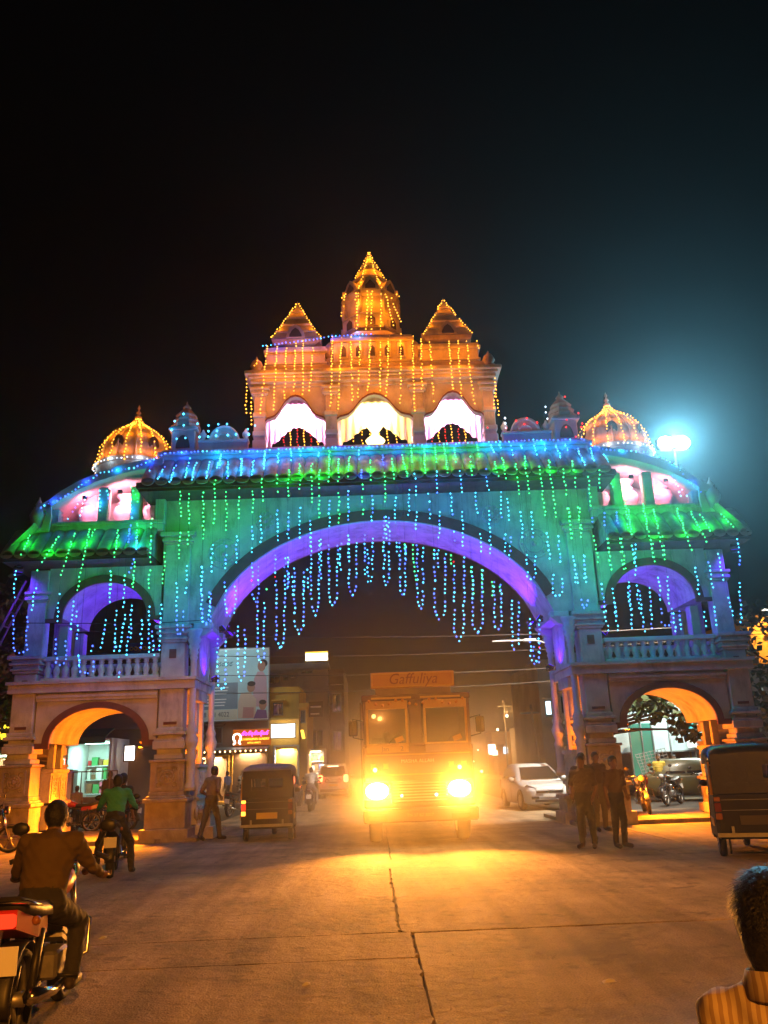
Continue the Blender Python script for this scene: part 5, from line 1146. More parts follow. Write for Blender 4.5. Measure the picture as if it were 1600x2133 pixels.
for k in range(9):
    yy=57+k*7.5; right=k%2==0
    x0=13.5+k*.35 if right else -10.5-k*.1; w=4.6; h=3.2+random.random()*2.4
    o=building(('low dusty shop house on the right of the far street, ' if right else 'low dusty shop house on the left of the far street, ')+ORD(k//2+1)+' away',x0 if right else x0-w,x0+w if right else x0,yy,yy+6,h,random.choice([GREYW,BRNW,YELW]),[(x0+.8,x0+1.7,1.6,2.6)] if right else [(x0-1.9,x0-.9,1.6,2.6)],.3)
    sx=x0-.2 if right else x0-2.0
    board('lit_sign','small lit shop sign on the '+('right' if right else 'left')+' of the far street, '+ORD(k//2+1)+' away','sign',sx,sx+random.uniform(.5,1.3),2.5,2.5+random.uniform(.35,.9),yy-.3,[LIT,emit('far_warm_panel',(1,.55,.2),4),emit('far_blue_panel',(.5,.75,1),4),LIT][k%4],.1,'lit shop signs down the far street')
board('lit_sign','white square two-row sign glowing in the far street','sign',12.0,12.75,2.4,3.4,90,LIT,.1)
random.seed(8)
fb=[]
for k in range(14):
    right=k%3!=0; fb.append(((11+random.uniform(0,6)) if right else random.uniform(-5.5,-3.2),60+random.uniform(0,55),random.uniform(1.4,5.5)))
fb.sort(key=lambda p:(p[0]+.33)/p[1])
for k,(x,y,z) in enumerate(fb):
    o=thing('hanging_bulb','tiny street bulb glowing through the dust, '+ORD(k+1)+' from the left','bulb',(x,y,z),0,'tiny far bulbs')
    if k%2==0: lamp('bulb_light','POINT',(x,y-.3,z+.3),(1,.5,.16),1500,None,.15)  # point lamp added to warm the dusty street, much stronger than its bulb
    b=MB(); b.ball((0,0,0),random.uniform(.06,.12),8,6); b.build('glass_bulb',emit('far_bulb',(1,.85,.65),14),o); b=MB(); b.tube([(0,0,.08),(0,.02,.35)],.02,4); b.build('cap',BLK,o)
# through the right ground arch: white tent wall, green gate, lattice
tw=thing('tent_wall','white cloth tent wall behind the right ground arch','tent',(12,35,0)); b=MB(); rings=[]
for i in range(41): t=i/40; rings.append([(-2.4+5.4*t,.06*math.sin(t*40),1.75),(-2.4+5.4*t,.05*math.sin(t*40),2.6),(-2.4+5.4*t,-.1,3.75-.5*abs(2*t-1))])
b.loft(rings,False,False,True,closed=False); b.build('cloth',mat('tent_cloth',(.60,.68,.66),.8,var=.15,scale=1.2),tw)
for xx in(-2.3,0,1.0,2.9):
    b=MB(); b.tube([(xx,-.1,0),(xx,-.1,3.5)],.035,6); b.build('pole',STEEL,tw)
b=MB(); b.tube([(-2.4,-.1,1.78),(3.0,-.1,1.78)],.03,6); b.build('rail',STEEL,tw)
lamp('tent_lamp','AREA',(11.8,33.0,3.7),(.8,1,.95),170,None,1.5,(12,35,2.2)); lamp('tent_lamp','AREA',(12.6,33.0,3.0),(.9,1,.85),200,None,1.5,(12.4,31.5,0))
gg=thing('metal_gate','green sheet metal gate leaf beside the white tent','gate',(10.55,34,0)); b=MB(); b.box(-.5,.45,0,.05,.2,2.9); b.build('sheet',mat('green_sheet',(.015,.15,.10),.5,var=.2,scale=2),gg)
for xx in(-.5,-.02,.42): b=MB(); b.box(xx,xx+.05,-.04,0,.2,2.95); b.build('frame_bar',STEEL,gg)
lt=thing('lattice_panel','leaning grey lattice panel before the green gate','lattice',(10.75,32.4,0)); b=MB(); b.T=Matrix.Rotation(R(-14),4,'X')@Matrix.Rotation(R(-10),4,'Y')
for i in range(9): b.box(-.6+i*.15,-.58+i*.15,0,.02,.3,1.9)
for i in range(14): b.box(-.6,.62,-.02,0,.3+i*.12,.32+i*.12)
b.build('lattice',STEEL,lt,kind='stuff'); b=MB(); b.tube([(-.62,0,.28),(.65,0,.28)],.03,5); b.build('base_bar',STEEL,lt)
o=board('lit_sign','white poster board with turquoise header beside the white tent','sign',12.55,12.95,1.9,2.85,34.5,mat('poster_white',(.8,.82,.8),.6),.05); q=MB(); q.box(-.2,.2,-.006,-.002,.75,.95); q.build('header',mat('turquoise_print',(.03,.45,.5),.6),o)
kc=thing('market_table','table of fruit heaps in front of the white tent','table',(12.3,33.4,0)); b=MB(); b.cbox(-.9,.9,-.4,.4,.75,.82,.01); b.build('top',BRNW,kc)
for xx in(-.8,.8): b=MB(); b.box(xx-.03,xx+.03,-.35,.35,0,.75); b.build('leg',BRNW,kc)
for k in range(7):
    o=thing('fruit_heap',('orange','yellow','green','red','yellow-green','pale','dark red')[k]+' fruit heap on the market table','fruit',(12.3-.75+.25*k,33.35,.82)); b=MB(); b.lathe([(.11,0),(.1,.06),(.06,.13),(.01,.17)],8); b.build('fruits',mat('fruit%d'%k,((.6,.2,.02),(.6,.45,.03),(.1,.35,.05),(.5,.04,.03),(.4,.45,.05),(.6,.5,.35),(.25,.02,.03))[k],.5),o,kind='stuff')
# orange building far right
o=building('bright orange building at the far right edge behind the tree',18.4,26,40,50,7.6,mat('orange_paint',(.62,.28,.03),.8,var=.12,scale=.6),[(19.3,20.3,6.1,7.0)],.5,ledges=(5.7,))
lamp('building_lamp','SPOT',(19.6,38.6,7.9),(1,.62,.2),900,None,.2,(19.4,40,6.4),120)
bl=thing('tube_light','white tube light bracketed in front of the orange building','lamp',(18.6,38.6,8.15)); b=MB(); b.tube([(0,0,0),(1.2,.1,-.15)],.05,6); b.build('tube',emit('cool_tube',(1,.9,.75),3),bl); b=MB(); b.tube([(1.2,.1,-.15),(1.3,1.4,-.2)],.03,5); b.build('bracket',STEEL,bl)
building('pale tiled wall block under the orange building',17.0,18.3,38,46,5.3,GREYW,[],.1)
# ------------------------------------------------------------------ trees
BARK=mat('bark',(.07,.05,.035),.9,var=.4,scale=6,bump=.6,bscale=12)
LEAF=mat('leaf_green',(.035,.065,.02),.55,var=.4,scale=2.5); LEAFB=mat('leaf_light',(.07,.12,.035),.5,var=.3,scale=2.5)
def tree(label,loc,h,crown,rad,n,leaf,seed,flat=1.0,centers=None):
    rnd=random.Random(seed); o=thing('tree',label,'tree',loc); 
    b=MB(); pts=[(0,0,-.1),(.05*h*rnd.uniform(-1,1),.1,h*.3),(rnd.uniform(-.3,.3),0,h*.6),(rnd.uniform(-.4,.4),0,h*.85)]
    b.tube(pts,[.2,.16,.11,.05],8); b.build('trunk',BARK,o)
    cs=centers or [(rnd.uniform(-1,1)*rad,rnd.uniform(-1,1)*rad,h*.75+rnd.uniform(-1,1)*rad*flat) for _ in range(crown)]
    lb=MB()
    for c in cs: lb.tube([pts[1] if c[2]<h*.6 else pts[2],((c[0]+pts[2][0])*.5,c[1]*.5,(c[2]+h*.6)*.5+.1),c],[.09,.05,.02],6)
    lb.build('limb',BARK,o)
    cb=MB()
    for c in cs:
        R_=rad*rnd.uniform(.35,.55)
        for _ in range(n//len(cs)):
            d=Vector((rnd.gauss(0,1),rnd.gauss(0,1),rnd.gauss(0,.75))); d=d.normalized()*R_*rnd.uniform(.35,1.05)
            p=Vector(c)+d; L_=leaf*rnd.uniform(.7,1.3); w=L_*.45
            a=Vector((rnd.gauss(0,1),rnd.gauss(0,1),rnd.gauss(-.4,.6))).normalized(); s_=a.cross(Vector((rnd.gauss(0,1),rnd.gauss(0,1),rnd.gauss(0,1)))).normalized()
            cb.m=1 if rnd.random()<.35 else 0
            cb._add([p,p+a*L_*.5+s_*w,p+a*L_,p+a*L_*.5-s_*w],[(0,1,2,3)])
    cb.build('crown',[LEAF,LEAFB],o,kind='stuff'); return o
tree('dark leafy tree rising behind the left outer pillar',(-13.6,28.6,0),7.2,16,2.0,2600,.2,1,1.1)
tree('broad leafed tree at the right edge before the orange building',(14.6,28,0),5.6,14,1.9,1700,.24,2,1.2)
tree('small leafy tree low behind the right outer pillar',(13.4,26.2,0),3.2,10,1.0,900,.2,3,1.2)
tree('almond tree whose big-leaved branches cross the right ground arch',(7.1,27.9,0),3.9,9,.8,330,.25,4,.5,[(1.4,-.8,3.0),(1.8,-1,2.95),(2.2,-.9,3.0),(2.7,-.9,2.9),(2.1,-.7,3.2),(2.5,-.8,2.42),(2.95,-.9,2.4),(1.2,-.6,3.3),(3.2,-.7,3.0)])
# ------------------------------------------------------------------ street lamp, wires, ladder
sl=thing('street_lamp','double arm street lamp with unlit flat heads behind the right pillar','street lamp',(6.9,30,0)); b=MB(); b.tube([(0,0,0),(-.05,0,5.5)],.08,8,True,.05); b.build('pole',STEEL,sl)
b=MB(); b.tube([(-.05,0,5.45),(-.3,0,5.6),(-1.2,0,5.86)],.035,6); b.tube([(-.05,0,5.45),(.3,0,5.6),(1.2,0,5.8)],.035,6); b.build('arm',WHT,sl)
b=MB(); b.cbox(-1.55,-1.1,-.1,.1,5.8,5.9,.02); b.build('lamp_head',WHT,sl); b=MB(); b.cbox(-2.7,-1.55,-.05,.05,5.83,5.88,.01); b.build('lamp_head',WHT,sl)
for k,(x0,z0,x1,z1,y) in enumerate(((-14,6.9,14,6.1,29),(-14,6.1,14,5.7,29.3),(-14,5.6,14,5.2,31),(-14,5.0,14,5.0,33))):
    b=MB(); b.tube([(x0+(x1-x0)*i/16,y,z0+(z1-z0)*i/16-.5*(1-(2*i/16-1)**2)) for i in range(17)],.013,4,caps=False); o=b.build('overhead_wire',mat('grey_wire',(.12,.11,.1),.6)); tag(o,('topmost','second','third','lowest')[k]+' overhead wire crossing behind the great arch','wire','overhead wires')
b=MB(); b.tube([(9.2,21.4,6.6),(5,21.3,5.95),(1.5,21.2,5.7)],.01,4) if False else b.tube([(-9.6,21.7,5.6),(-6.2,21.6,5.45),(-4.8,21.65,5.5)],.01,4,caps=False); o=b.build('overhead_wire',WIRE); tag(o,'black wire strung along the left wing above the balcony','wire')
ld=thing('ladder','purple lit bamboo ladder leaning on the outer side of the left wing','ladder',(-10.25,22.6,0)); BAM=mat('bamboo',(.4,.34,.22),.7,var=.2)
for dy in(0,.38): b=MB(); b.tube([(-2.6,dy,0.0),(.35,dy,6.95)],.035,6); b.build('rail',BAM,ld)
for i in range(17): t=.05+i*.055; b=MB(); b.tube([(-2.6+2.95*t,0,6.95*t),(-2.6+2.95*t,.38,6.95*t)],.025,5); b.build('rung',BAM,ld)
# big work light on a mast behind the right dome
fm=thing('floodlight_mast','steel mast with a glaring white-blue floodlight behind the right dome','floodlight',(10.35,26.0,0)); b=MB(); b.tube([(0,0,0),(0,0,11.5)],.09,8,True,.05); b.build('mast',STEEL,fm)
FLC=(.22,.72,1.0)
for k,dx in enumerate((-.22,.22)):
    b=MB(); b.cbox(dx*1.2-.3,dx*1.2+.3,-.06,.12,11.66,12.08,.02); h=b.build('housing',HOUS,fm); b=MB(); b.prism([(dx*1.2+.29*math.cos(q*math.pi/8),11.87+.24*math.sin(q*math.pi/8)) for q in range(16)],-.085,-.062); b.build('lens',emit('flood_lens',(.62,.92,1.0),60),h)
b=MB(); b.box(-.5,.5,-.03,.03,11.6,11.66); b.box(-.03,.03,-.03,.03,11.4,11.6); b.build('bracket',STEEL,fm)

lamp('flood_lamp','SPOT',(10.35,25.8,11.86),FLC,10000,None,.2,(6.0,12.0,6.0),138,1.0)

# unseen sodium street lamp, added behind the viewer to light road and lower walls
sl2=thing('street_lamp','tall unseen sodium street lamp added behind the viewer','street lamp',(5.2,-16,0)); b=MB(); b.tube([(0,0,0),(0,0,9.6),(-.2,.3,10.0),(-.5,1.6,10.2)],[.12,.08,.06,.05],8); b.build('pole',STEEL,sl2)
b=MB(); b.cbox(-.7,-.3,1.4,2.2,10.12,10.3,.04); b.build('lamp_head',HOUS,sl2); b=MB(); b.box(-.65,-.35,1.5,2.1,10.1,10.118); b.build('lens',emit('added_sodium_lens',(1,.4,.05),20,False),sl2)
SOD=lamp('added_sodium_light','SPOT',(4.7,-14.2,10.05),(1,.32,.028),34000,None,.2,(.5,1.0,-1.5),58,.15)

# second head of the mast, turned down onto the street behind the gate
b=MB(); b.cbox(-.2,.2,-.02,.18,10.9,11.15,.02); h=b.build('housing',HOUS,fm); b=MB(); b.box(-.17,.17,.02,.16,10.88,10.897); b.build('lens',emit('street_lens',(1,.93,.8),25,False),h)
lamp('street_flood','SPOT',(10.35,26.1,10.85),(1,.88,.7),26000,None,.2,(4.2,31.5,0),75,.7)
# ------------------------------------------------------------------ vehicles
def cmat(n,c,r=.3,**k): return mat(n,c,r,coat=.5,**k)
WSC=bpy.data.materials.new('windscreen'); WSC.use_nodes=True
_n=WSC.node_tree; _n.nodes.clear(); _t=_n.nodes.new('ShaderNodeBsdfTransparent'); _t.inputs[0].default_value=(.62,.64,.63,1); _g=_n.nodes.new('ShaderNodeBsdfGlossy'); _g.inputs['Roughness'].default_value=.08; _m=_n.nodes.new('ShaderNodeMixShader'); _m.inputs[0].default_value=.18; _o=_n.nodes.new('ShaderNodeOutputMaterial')
_n.links.new(_t.outputs[0],_m.inputs[1]); _n.links.new(_g.outputs[0],_m.inputs[2]); _n.links.new(_m.outputs[0],_o.inputs[0])
VINYL=mat('black_vinyl',(.010,.009,.009),.36,var=.3,scale=6,bump=.35,bscale=7,coat=.4)
SEATM=mat('seat_vinyl',(.02,.017,.016),.5,bump=.2,bscale=20)
ENG=mat('engine_alloy',(.3,.29,.28),.45,.8,var=.3,scale=12)
REFL=mat('red_lens',(.12,.004,.004),.25,coat=.6); AMBL=mat('amber_lens',(.25,.08,.006),.25,coat=.6)
TAILON=emit('tail_glow',(1,.04,.01),1.8); BRAKE=emit('brake_glow',(1,.16,.05),14); AMBON=emit('indicator_glow',(1,.3,.03),5); PLATEW=mat('plate_white',(.7,.7,.66),.5); PLATEY=mat('plate_yellow',(.65,.45,.03),.5)
def wheel(parent,c,r,w,axis='x',rim=ENG,spokes=0,name='wheel'):
    b=MB(); 
    if spokes:
        b.torus((0,0,0),r*.78,.018,24,6,'x'); b.T=None
        for k in range(spokes):
            a=2*math.pi*k/spokes; b.tube([(0,0,0),(0,r*.78*math.cos(a),r*.78*math.sin(a))],.014 if spokes<9 else .005,4)
        b.tube([(-w*.7,0,0),(w*.7,0,0)],.045,8)
    else:
        b.T=Matrix.Rotation(R(90),4,'Y'); b.lathe([(r*.3,-w*.5),(r*.62,-w*.48),(r*.66,-w*.3),(r*.66,w*.3),(r*.62,w*.48),(r*.3,w*.5),(r*.12,w*.56)],18); b.T=None
        for k in range(6): a=k*math.pi/3; b.ball((w*.5,r*.3*math.cos(a),r*.3*math.sin(a)),.02,5,3); b.ball((-w*.5,r*.3*math.cos(a),r*.3*math.sin(a)),.02,5,3)
    o=b.build(name,rim,parent,c)
    t=MB(); t.T=Matrix.Rotation(R(90),4,'Y')
    pr=[(r*.66,-w*.46),(r*.84,-w*.52),(r*.95,-w*.46),(r,-w*.25),(r,w*.25),(r*.95,w*.46),(r*.84,w*.52),(r*.66,w*.46)] if not spokes else [(r*.82,-w*.5),(r*.92,-w*.55),(r,-w*.2),(r,w*.2),(r*.92,w*.55),(r*.82,w*.5)]
    rings=[[(q*math.cos(2*math.pi*i/24),q*math.sin(2*math.pi*i/24),z) for i in range(24)] for q,z in pr]; rings.append(rings[0]); t.loft(rings,smooth=True); t.build('tyre',RUB,o); return o
def motorcycle(label,loc,rot,paint,group='motorcycles at the gate',tail=False,head=False,plate=None,stand=0.0):
    o=thing('motorcycle',label,'motorcycle',loc,rot,group)
    if stand: o.rotation_euler=(0,stand,rot)
    wheel(o,(0,.65,.3),.3,.09,spokes=6,rim=ENG); wheel(o,(0,-.62,.3),.3,.11,spokes=6,rim=ENG)
    b=MB(); b.tube([(0,.42,.95),(0,.1,.72),(0,-.35,.7),(0,-.75,.82)],.025,6); b.tube([(0,.4,.9),(0,.32,.45),(0,.05,.28),(0,-.3,.3)],.025,6); b.tube([(0,-.3,.3),(0,-.3,.7)],.02,6)
    for s in(-1,1): b.tube([(s*.07,-.3,.32),(s*.09,-.62,.3)],.02,6); b.tube([(s*.1,-.62,.32),(s*.11,-.48,.68)],.028,6)
    b.build('frame',BLK,o)
    b=MB(); b.loft([[(.10*q*math.cos(a)*k,y,.86+h+.11*math.sin(a)*k) for a in [2*math.pi*i/12 for i in range(12)]] for y,k,q,h in((-.16,.45,.8,-.04),(-.05,.8,1.1,-.02),(.12,1.05,1.45,.02),(.28,1.0,1.4,.04),(.38,.5,.9,.05))],True,True,True); b.build('fuel_tank',paint,o)
    b=MB(); b.loft([[(w*x,y,z+dz) for x,dz in((-1,0),(-1,.05),(-.7,.09),(.7,.09),(1,.05),(1,0))] for y,w,z in((-.12,.09,.74),(-.3,.13,.74),(-.55,.14,.77),(-.8,.11,.82),(-.86,.08,.84))],True,True,True); b.build('seat',SEATM,o)
    b=MB(); b.cbox(-.12,.12,-.05,.28,.28,.46,.02); b.T=Matrix.Translation((0,.2,.5))@Matrix.Rotation(R(-20),4,'X')
    for k in range(4): b.box(-.1,.1,-.08,.08,k*.045,k*.045+.03)
    b.T=None; b.build('engine',ENG,o)
    b=MB(); b.tube([(.1,.28,.42),(.14,.2,.25),(.15,-.2,.25),(.17,-.85,.36)],[.022,.022,.03,.05],8); b.build('exhaust',CHR,o)
    b=MB()
    for s in(-1,1): b.tube([(s*.075,.65,.3),(s*.075,.42,.98)],.022,6)
    b.build('fork',CHR,o)
    b=MB(); b.tube([(-.36,.3,1.03),(-.28,.36,1.06),(-.08,.42,1.0),(.08,.42,1.0),(.28,.36,1.06),(.36,.3,1.03)],.013,6); h=b.build('handlebar',CHR,o)
    for s in(-1,1):
        b=MB(); b.tube([(s*.36,.3,1.03),(s*.26,.37,1.06)],.02,6); b.build('grip',RUB,h)
        b=MB(); b.tube([(s*.25,.37,1.06),(s*.32,.4,1.22)],.006,4); b.ball((s*.33,.4,1.26),.06,8,5,.07,.02,.05); b.build('mirror',BLK,o)
        b=MB(); b.ball((s*.16,-.82,.78),.03,6,4); b.build('indicator',AMBL,o); b=MB(); b.ball((s*.15,.52,.92),.03,6,4); b.build('indicator',AMBL,o)
        b=MB(); b.tube([(s*.08,0,.3),(s*.26,0,.3)],.014,5); b.build('footrest',BLK,o)
    b=MB(); b.T=Matrix.Translation((0,.52,.95))@Matrix.Rotation(R(-90),4,'X'); b.lathe([(.02,-.06),(.08,-.04),(.1,.03),(.095,.06)],12); b.T=None; hl=b.build('headlight',BLK,o)
    b=MB(); b.T=Matrix.Translation((0,.585,.95))@Matrix.Rotation(R(-90),4,'X'); b.lathe([(.09,-.004),(.06,.012),(.01,.018)],12); b.build('lens',emit('bike_head',(1,.85,.6),12) if head else glass('clear_lens',(.5,.5,.48)),hl)
    b=MB(); b.strip([(0,0)]*1+[(0,0)],[(0,0)]*2,0,0) if False else None
    def guard(cy,cz,r,a0,a1,w,nm,m):
        g_=MB(); rings=[]
        for i in range(13):
            a=a0+(a1-a0)*i/12; rings.append([(x,cy+(r-abs(x)*.15)*math.cos(a),cz+(r-abs(x)*.15)*math.sin(a)) for x in(-w,-w*.5,0,w*.5,w)]+[(x,cy+(r-.012-abs(x)*.15)*math.cos(a),cz+(r-.012-abs(x)*.15)*math.sin(a)) for x in(w,0,-w)])
        g_.loft(rings,True,True,True); g_.build(nm,m,o)
    guard(.65,.3,.335,R(20),R(150),.06,'front_mudguard',paint); guard(-.62,.3,.345,R(35),R(185),.075,'rear_mudguard',BLK)
    b=MB(); b.loft([[(w*x,y,z+dz) for x,dz in((-1,-.09),(-1,.02),(1,.02),(1,-.09))] for y,w,z in((-.3,.1,.72),(-.6,.12,.74),(-.92,.07,.84))],True,True); b.build('tail_cowl',paint,o)
    b=MB(); b.cbox(-.07,.07,-.965,-.915,.76,.84,.012); b.build('tail_light',TAILON if tail else REFL,o)
    b=MB(); b.box(-.1,.1,-.95,-.94,.5,.66); b.build('number_plate',plate or PLATEW,o)
    b=MB(); b.tube([(-.12,-.5,.82),(-.12,-.9,.9),(.12,-.9,.9),(.12,-.5,.82)],.012,5); b.build('grab_rail',CHR,o)
    b=MB(); b.tube([(.02,.36,.75),(.24,.38,.6),(.24,.34,.38),(.05,.22,.3)],.014,5); b.tube([(-.02,.36,.75),(-.24,.38,.6),(-.24,.34,.38),(-.05,.22,.3)],.014,5); b.build('crash_guard',CHR,o)
    return o
RED=cmat('red_paint',(.35,.015,.01)); BLU=cmat('blue_paint',(.02,.04,.2)); BLKP=cmat('gloss_black',(.012,.012,.013)); SILV=cmat('silver_paint',(.42,.42,.42),.3,metal=.5); GREYP=cmat('dark_grey_paint',(.06,.06,.065)); YELB=cmat('yellow_tank',(.55,.33,.03))
def autorickshaw(label,loc,rot,roofm,lit=True):
    win=lit
    o=thing('auto_rickshaw',label,'auto rickshaw',loc,rot,'auto rickshaws at the gate')
    BODY=mat('auto_black',(.008,.007,.007),.5,spec=.2); TRY=cmat('auto_yellow',(.5,.25,.02),.4)
    b=MB(); b.loft([[(w*x,y,z0+(z1-z0)*t) for x,t in((-.9,0),(-1,.1),(-1,.75),(-.97,1),(.97,1),(1,.75),(1,.1),(.9,0))] for y,w,z0,z1 in((-1.28,.56,.36,.98),(-1.22,.62,.30,1.02),(-.9,.64,.27,1.02),(-.55,.64,.27,1.0),(-.5,.64,.25,.52),(.3,.62,.25,.5),(.36,.6,.25,.95),(.75,.5,.27,.98),(1.05,.34,.34,.92),(1.25,.2,.42,.8))],True,True,False); b.build('body',BODY,o)
    for s in(-1,1):
        b=MB(); b.cbox(s*.645,s*.655,-1.15,-.55,.42,.62,.002) if False else b.box(s*.642,s*.652,-1.18,-.58,.5,.62); b.build('side_stripe',TRY,o)
        b=MB(); b.tube([(s*.62,-1.2,.98),(s*.6,-1.16,1.5)],.03,6); b.build('rear_post',TRY if s<0 else BODY,o)
        b=MB(); b.tube([(s*.5,.75,.95),(s*.55,.55,1.55)],.022,6); b.build('front_post',BODY,o)
        b=MB(); b.cbox(s*.56-.05,s*.56+.05,-1.305,-1.27,.72,.86,.01); b.build('tail_light',(TAILON if s<0 else REFL) if lit else REFL,o)
        b=MB(); b.cbox(s*.56-.05,s*.56+.05,-1.303,-1.27,.60,.70,.01); b.build('indicator',(AMBON if s<0 else AMBL) if lit else AMBL,o)
        b=MB(); b.cbox(s*.56-.05,s*.56+.05,-1.303,-1.27,.88,.95,.01); b.build('indicator',(AMBON if s<0 and lit else AMBL),o)
        wheel(o,(s*.54,-.78,.21),.21,.11)
        b=MB(); b.ball((s*.62,.62,1.12),.07,8,5,.09,.03,.06); b.tube([(s*.5,.68,1.08),(s*.62,.64,1.12)],.01,4); b.build('mirror',BLK,o)
        b=MB(); b.box(s*.615,s*.63,-1.18,-.5,1.0,1.52); b.build('side_curtain',VINYL,o)
    wheel(o,(0,1.02,.21),.21,.1)
    # canopy: rounded section lofted front to back
    rings=[]
    for y,w,zt,e in((-1.25,.5,1.60,.02),(-1.22,.58,1.68,0),(-1.1,.63,1.74,0),(-.4,.65,1.78,0),(.3,.63,1.76,0),(.62,.58,1.70,0),(.72,.5,1.62,0)):
        rings.append([(-w,y,1.46),(-w,y,zt-.14),(-w*.93,y,zt-.06),(-w*.75,y,zt-.01),(-w*.3,y,zt+.012),(w*.3,y,zt+.012),(w*.75,y,zt-.01),(w*.93,y,zt-.06),(w,y,zt-.14),(w,y,1.46),(w*.9,y,1.45),(0,y,zt-.1),(-w*.9,y,1.45)])
    b=MB(); b.loft(rings,True,True,True); b.build('canopy',roofm,o)
    # rear vinyl wall with a window opening
    b=MB(); y0,y1=-1.26,-1.22
    b.box(-.6,.6,y0,y1,1.0,1.16); b.box(-.58,.58,y0,y1,1.44,1.62); b.box(-.6,-.38,y0,y1,1.16,1.44); b.box(.38,.6,y0,y1,1.16,1.44); b.box(-.04,.04,y0,y1,1.16,1.44)
    if not win: b.box(-.38,-.04,y0+.01,y1,1.16,1.44); b.box(.04,.2,y0+.01,y1,1.16,1.44)
    b.build('rear_curtain',VINYL,o)
    b=MB(); b.box(-.62,.62,-1.35,-1.31,.34,.40); b.box(-.4,-.36,-1.33,-1.25,.34,.5); b.box(.36,.4,-1.33,-1.25,.34,.5); b.build('bumper',STEEL,o)
    b=MB(); b.box(-.25,.25,-1.30,-1.286,.52,.66); b.build('number_plate',PLATEY if lit else mat('dark_plate',(.05,.04,.015),.7),o)  # darker plate colour when the flag is off
    b=MB(); b.box(-.5,.5,-1.295,-1.284,.74,.745); b.box(-.5,.5,-1.295,-1.284,.9,.905); b.build('panel_seam',STEEL,o)
    b=MB(); b.cbox(-.55,.55,-1.0,-.55,.62,.8,.03); b.cbox(-.55,.55,-1.1,-.98,.8,1.25,.03); b.build('rear_seat',SEATM,o)
    b=MB(); b.cbox(-.25,.25,.15,.45,.6,.72,.03); b.build('driver_seat',SEATM,o)
    b=MB(); b.tube([(-.28,.72,1.02),(0,.82,.98),(.28,.72,1.02)],.015,6); b.build('handlebar',BLK,o)
    b=MB(); b.quad((-.46,.78,.98),(.46,.78,.98),(.5,.6,1.56),(-.5,.6,1.56)); b.build('windscreen',WSC,o)
    b=MB(); b.ball((0,1.26,.72),.09,10,6,.1,.05,.1); b.build('headlight',glass('clear_lens',(.5,.5,.48)),o)
    b=MB(); b.tube([(.62,-1.0,.3),(.66,-1.1,.22),(.66,-1.14,.05)],.015,5) ; b.tube([(-.45,-1.2,.3),(-.45,-1.2,.08)],.02,5); b.build('mud_flap_rod',BLK,o)
    return o
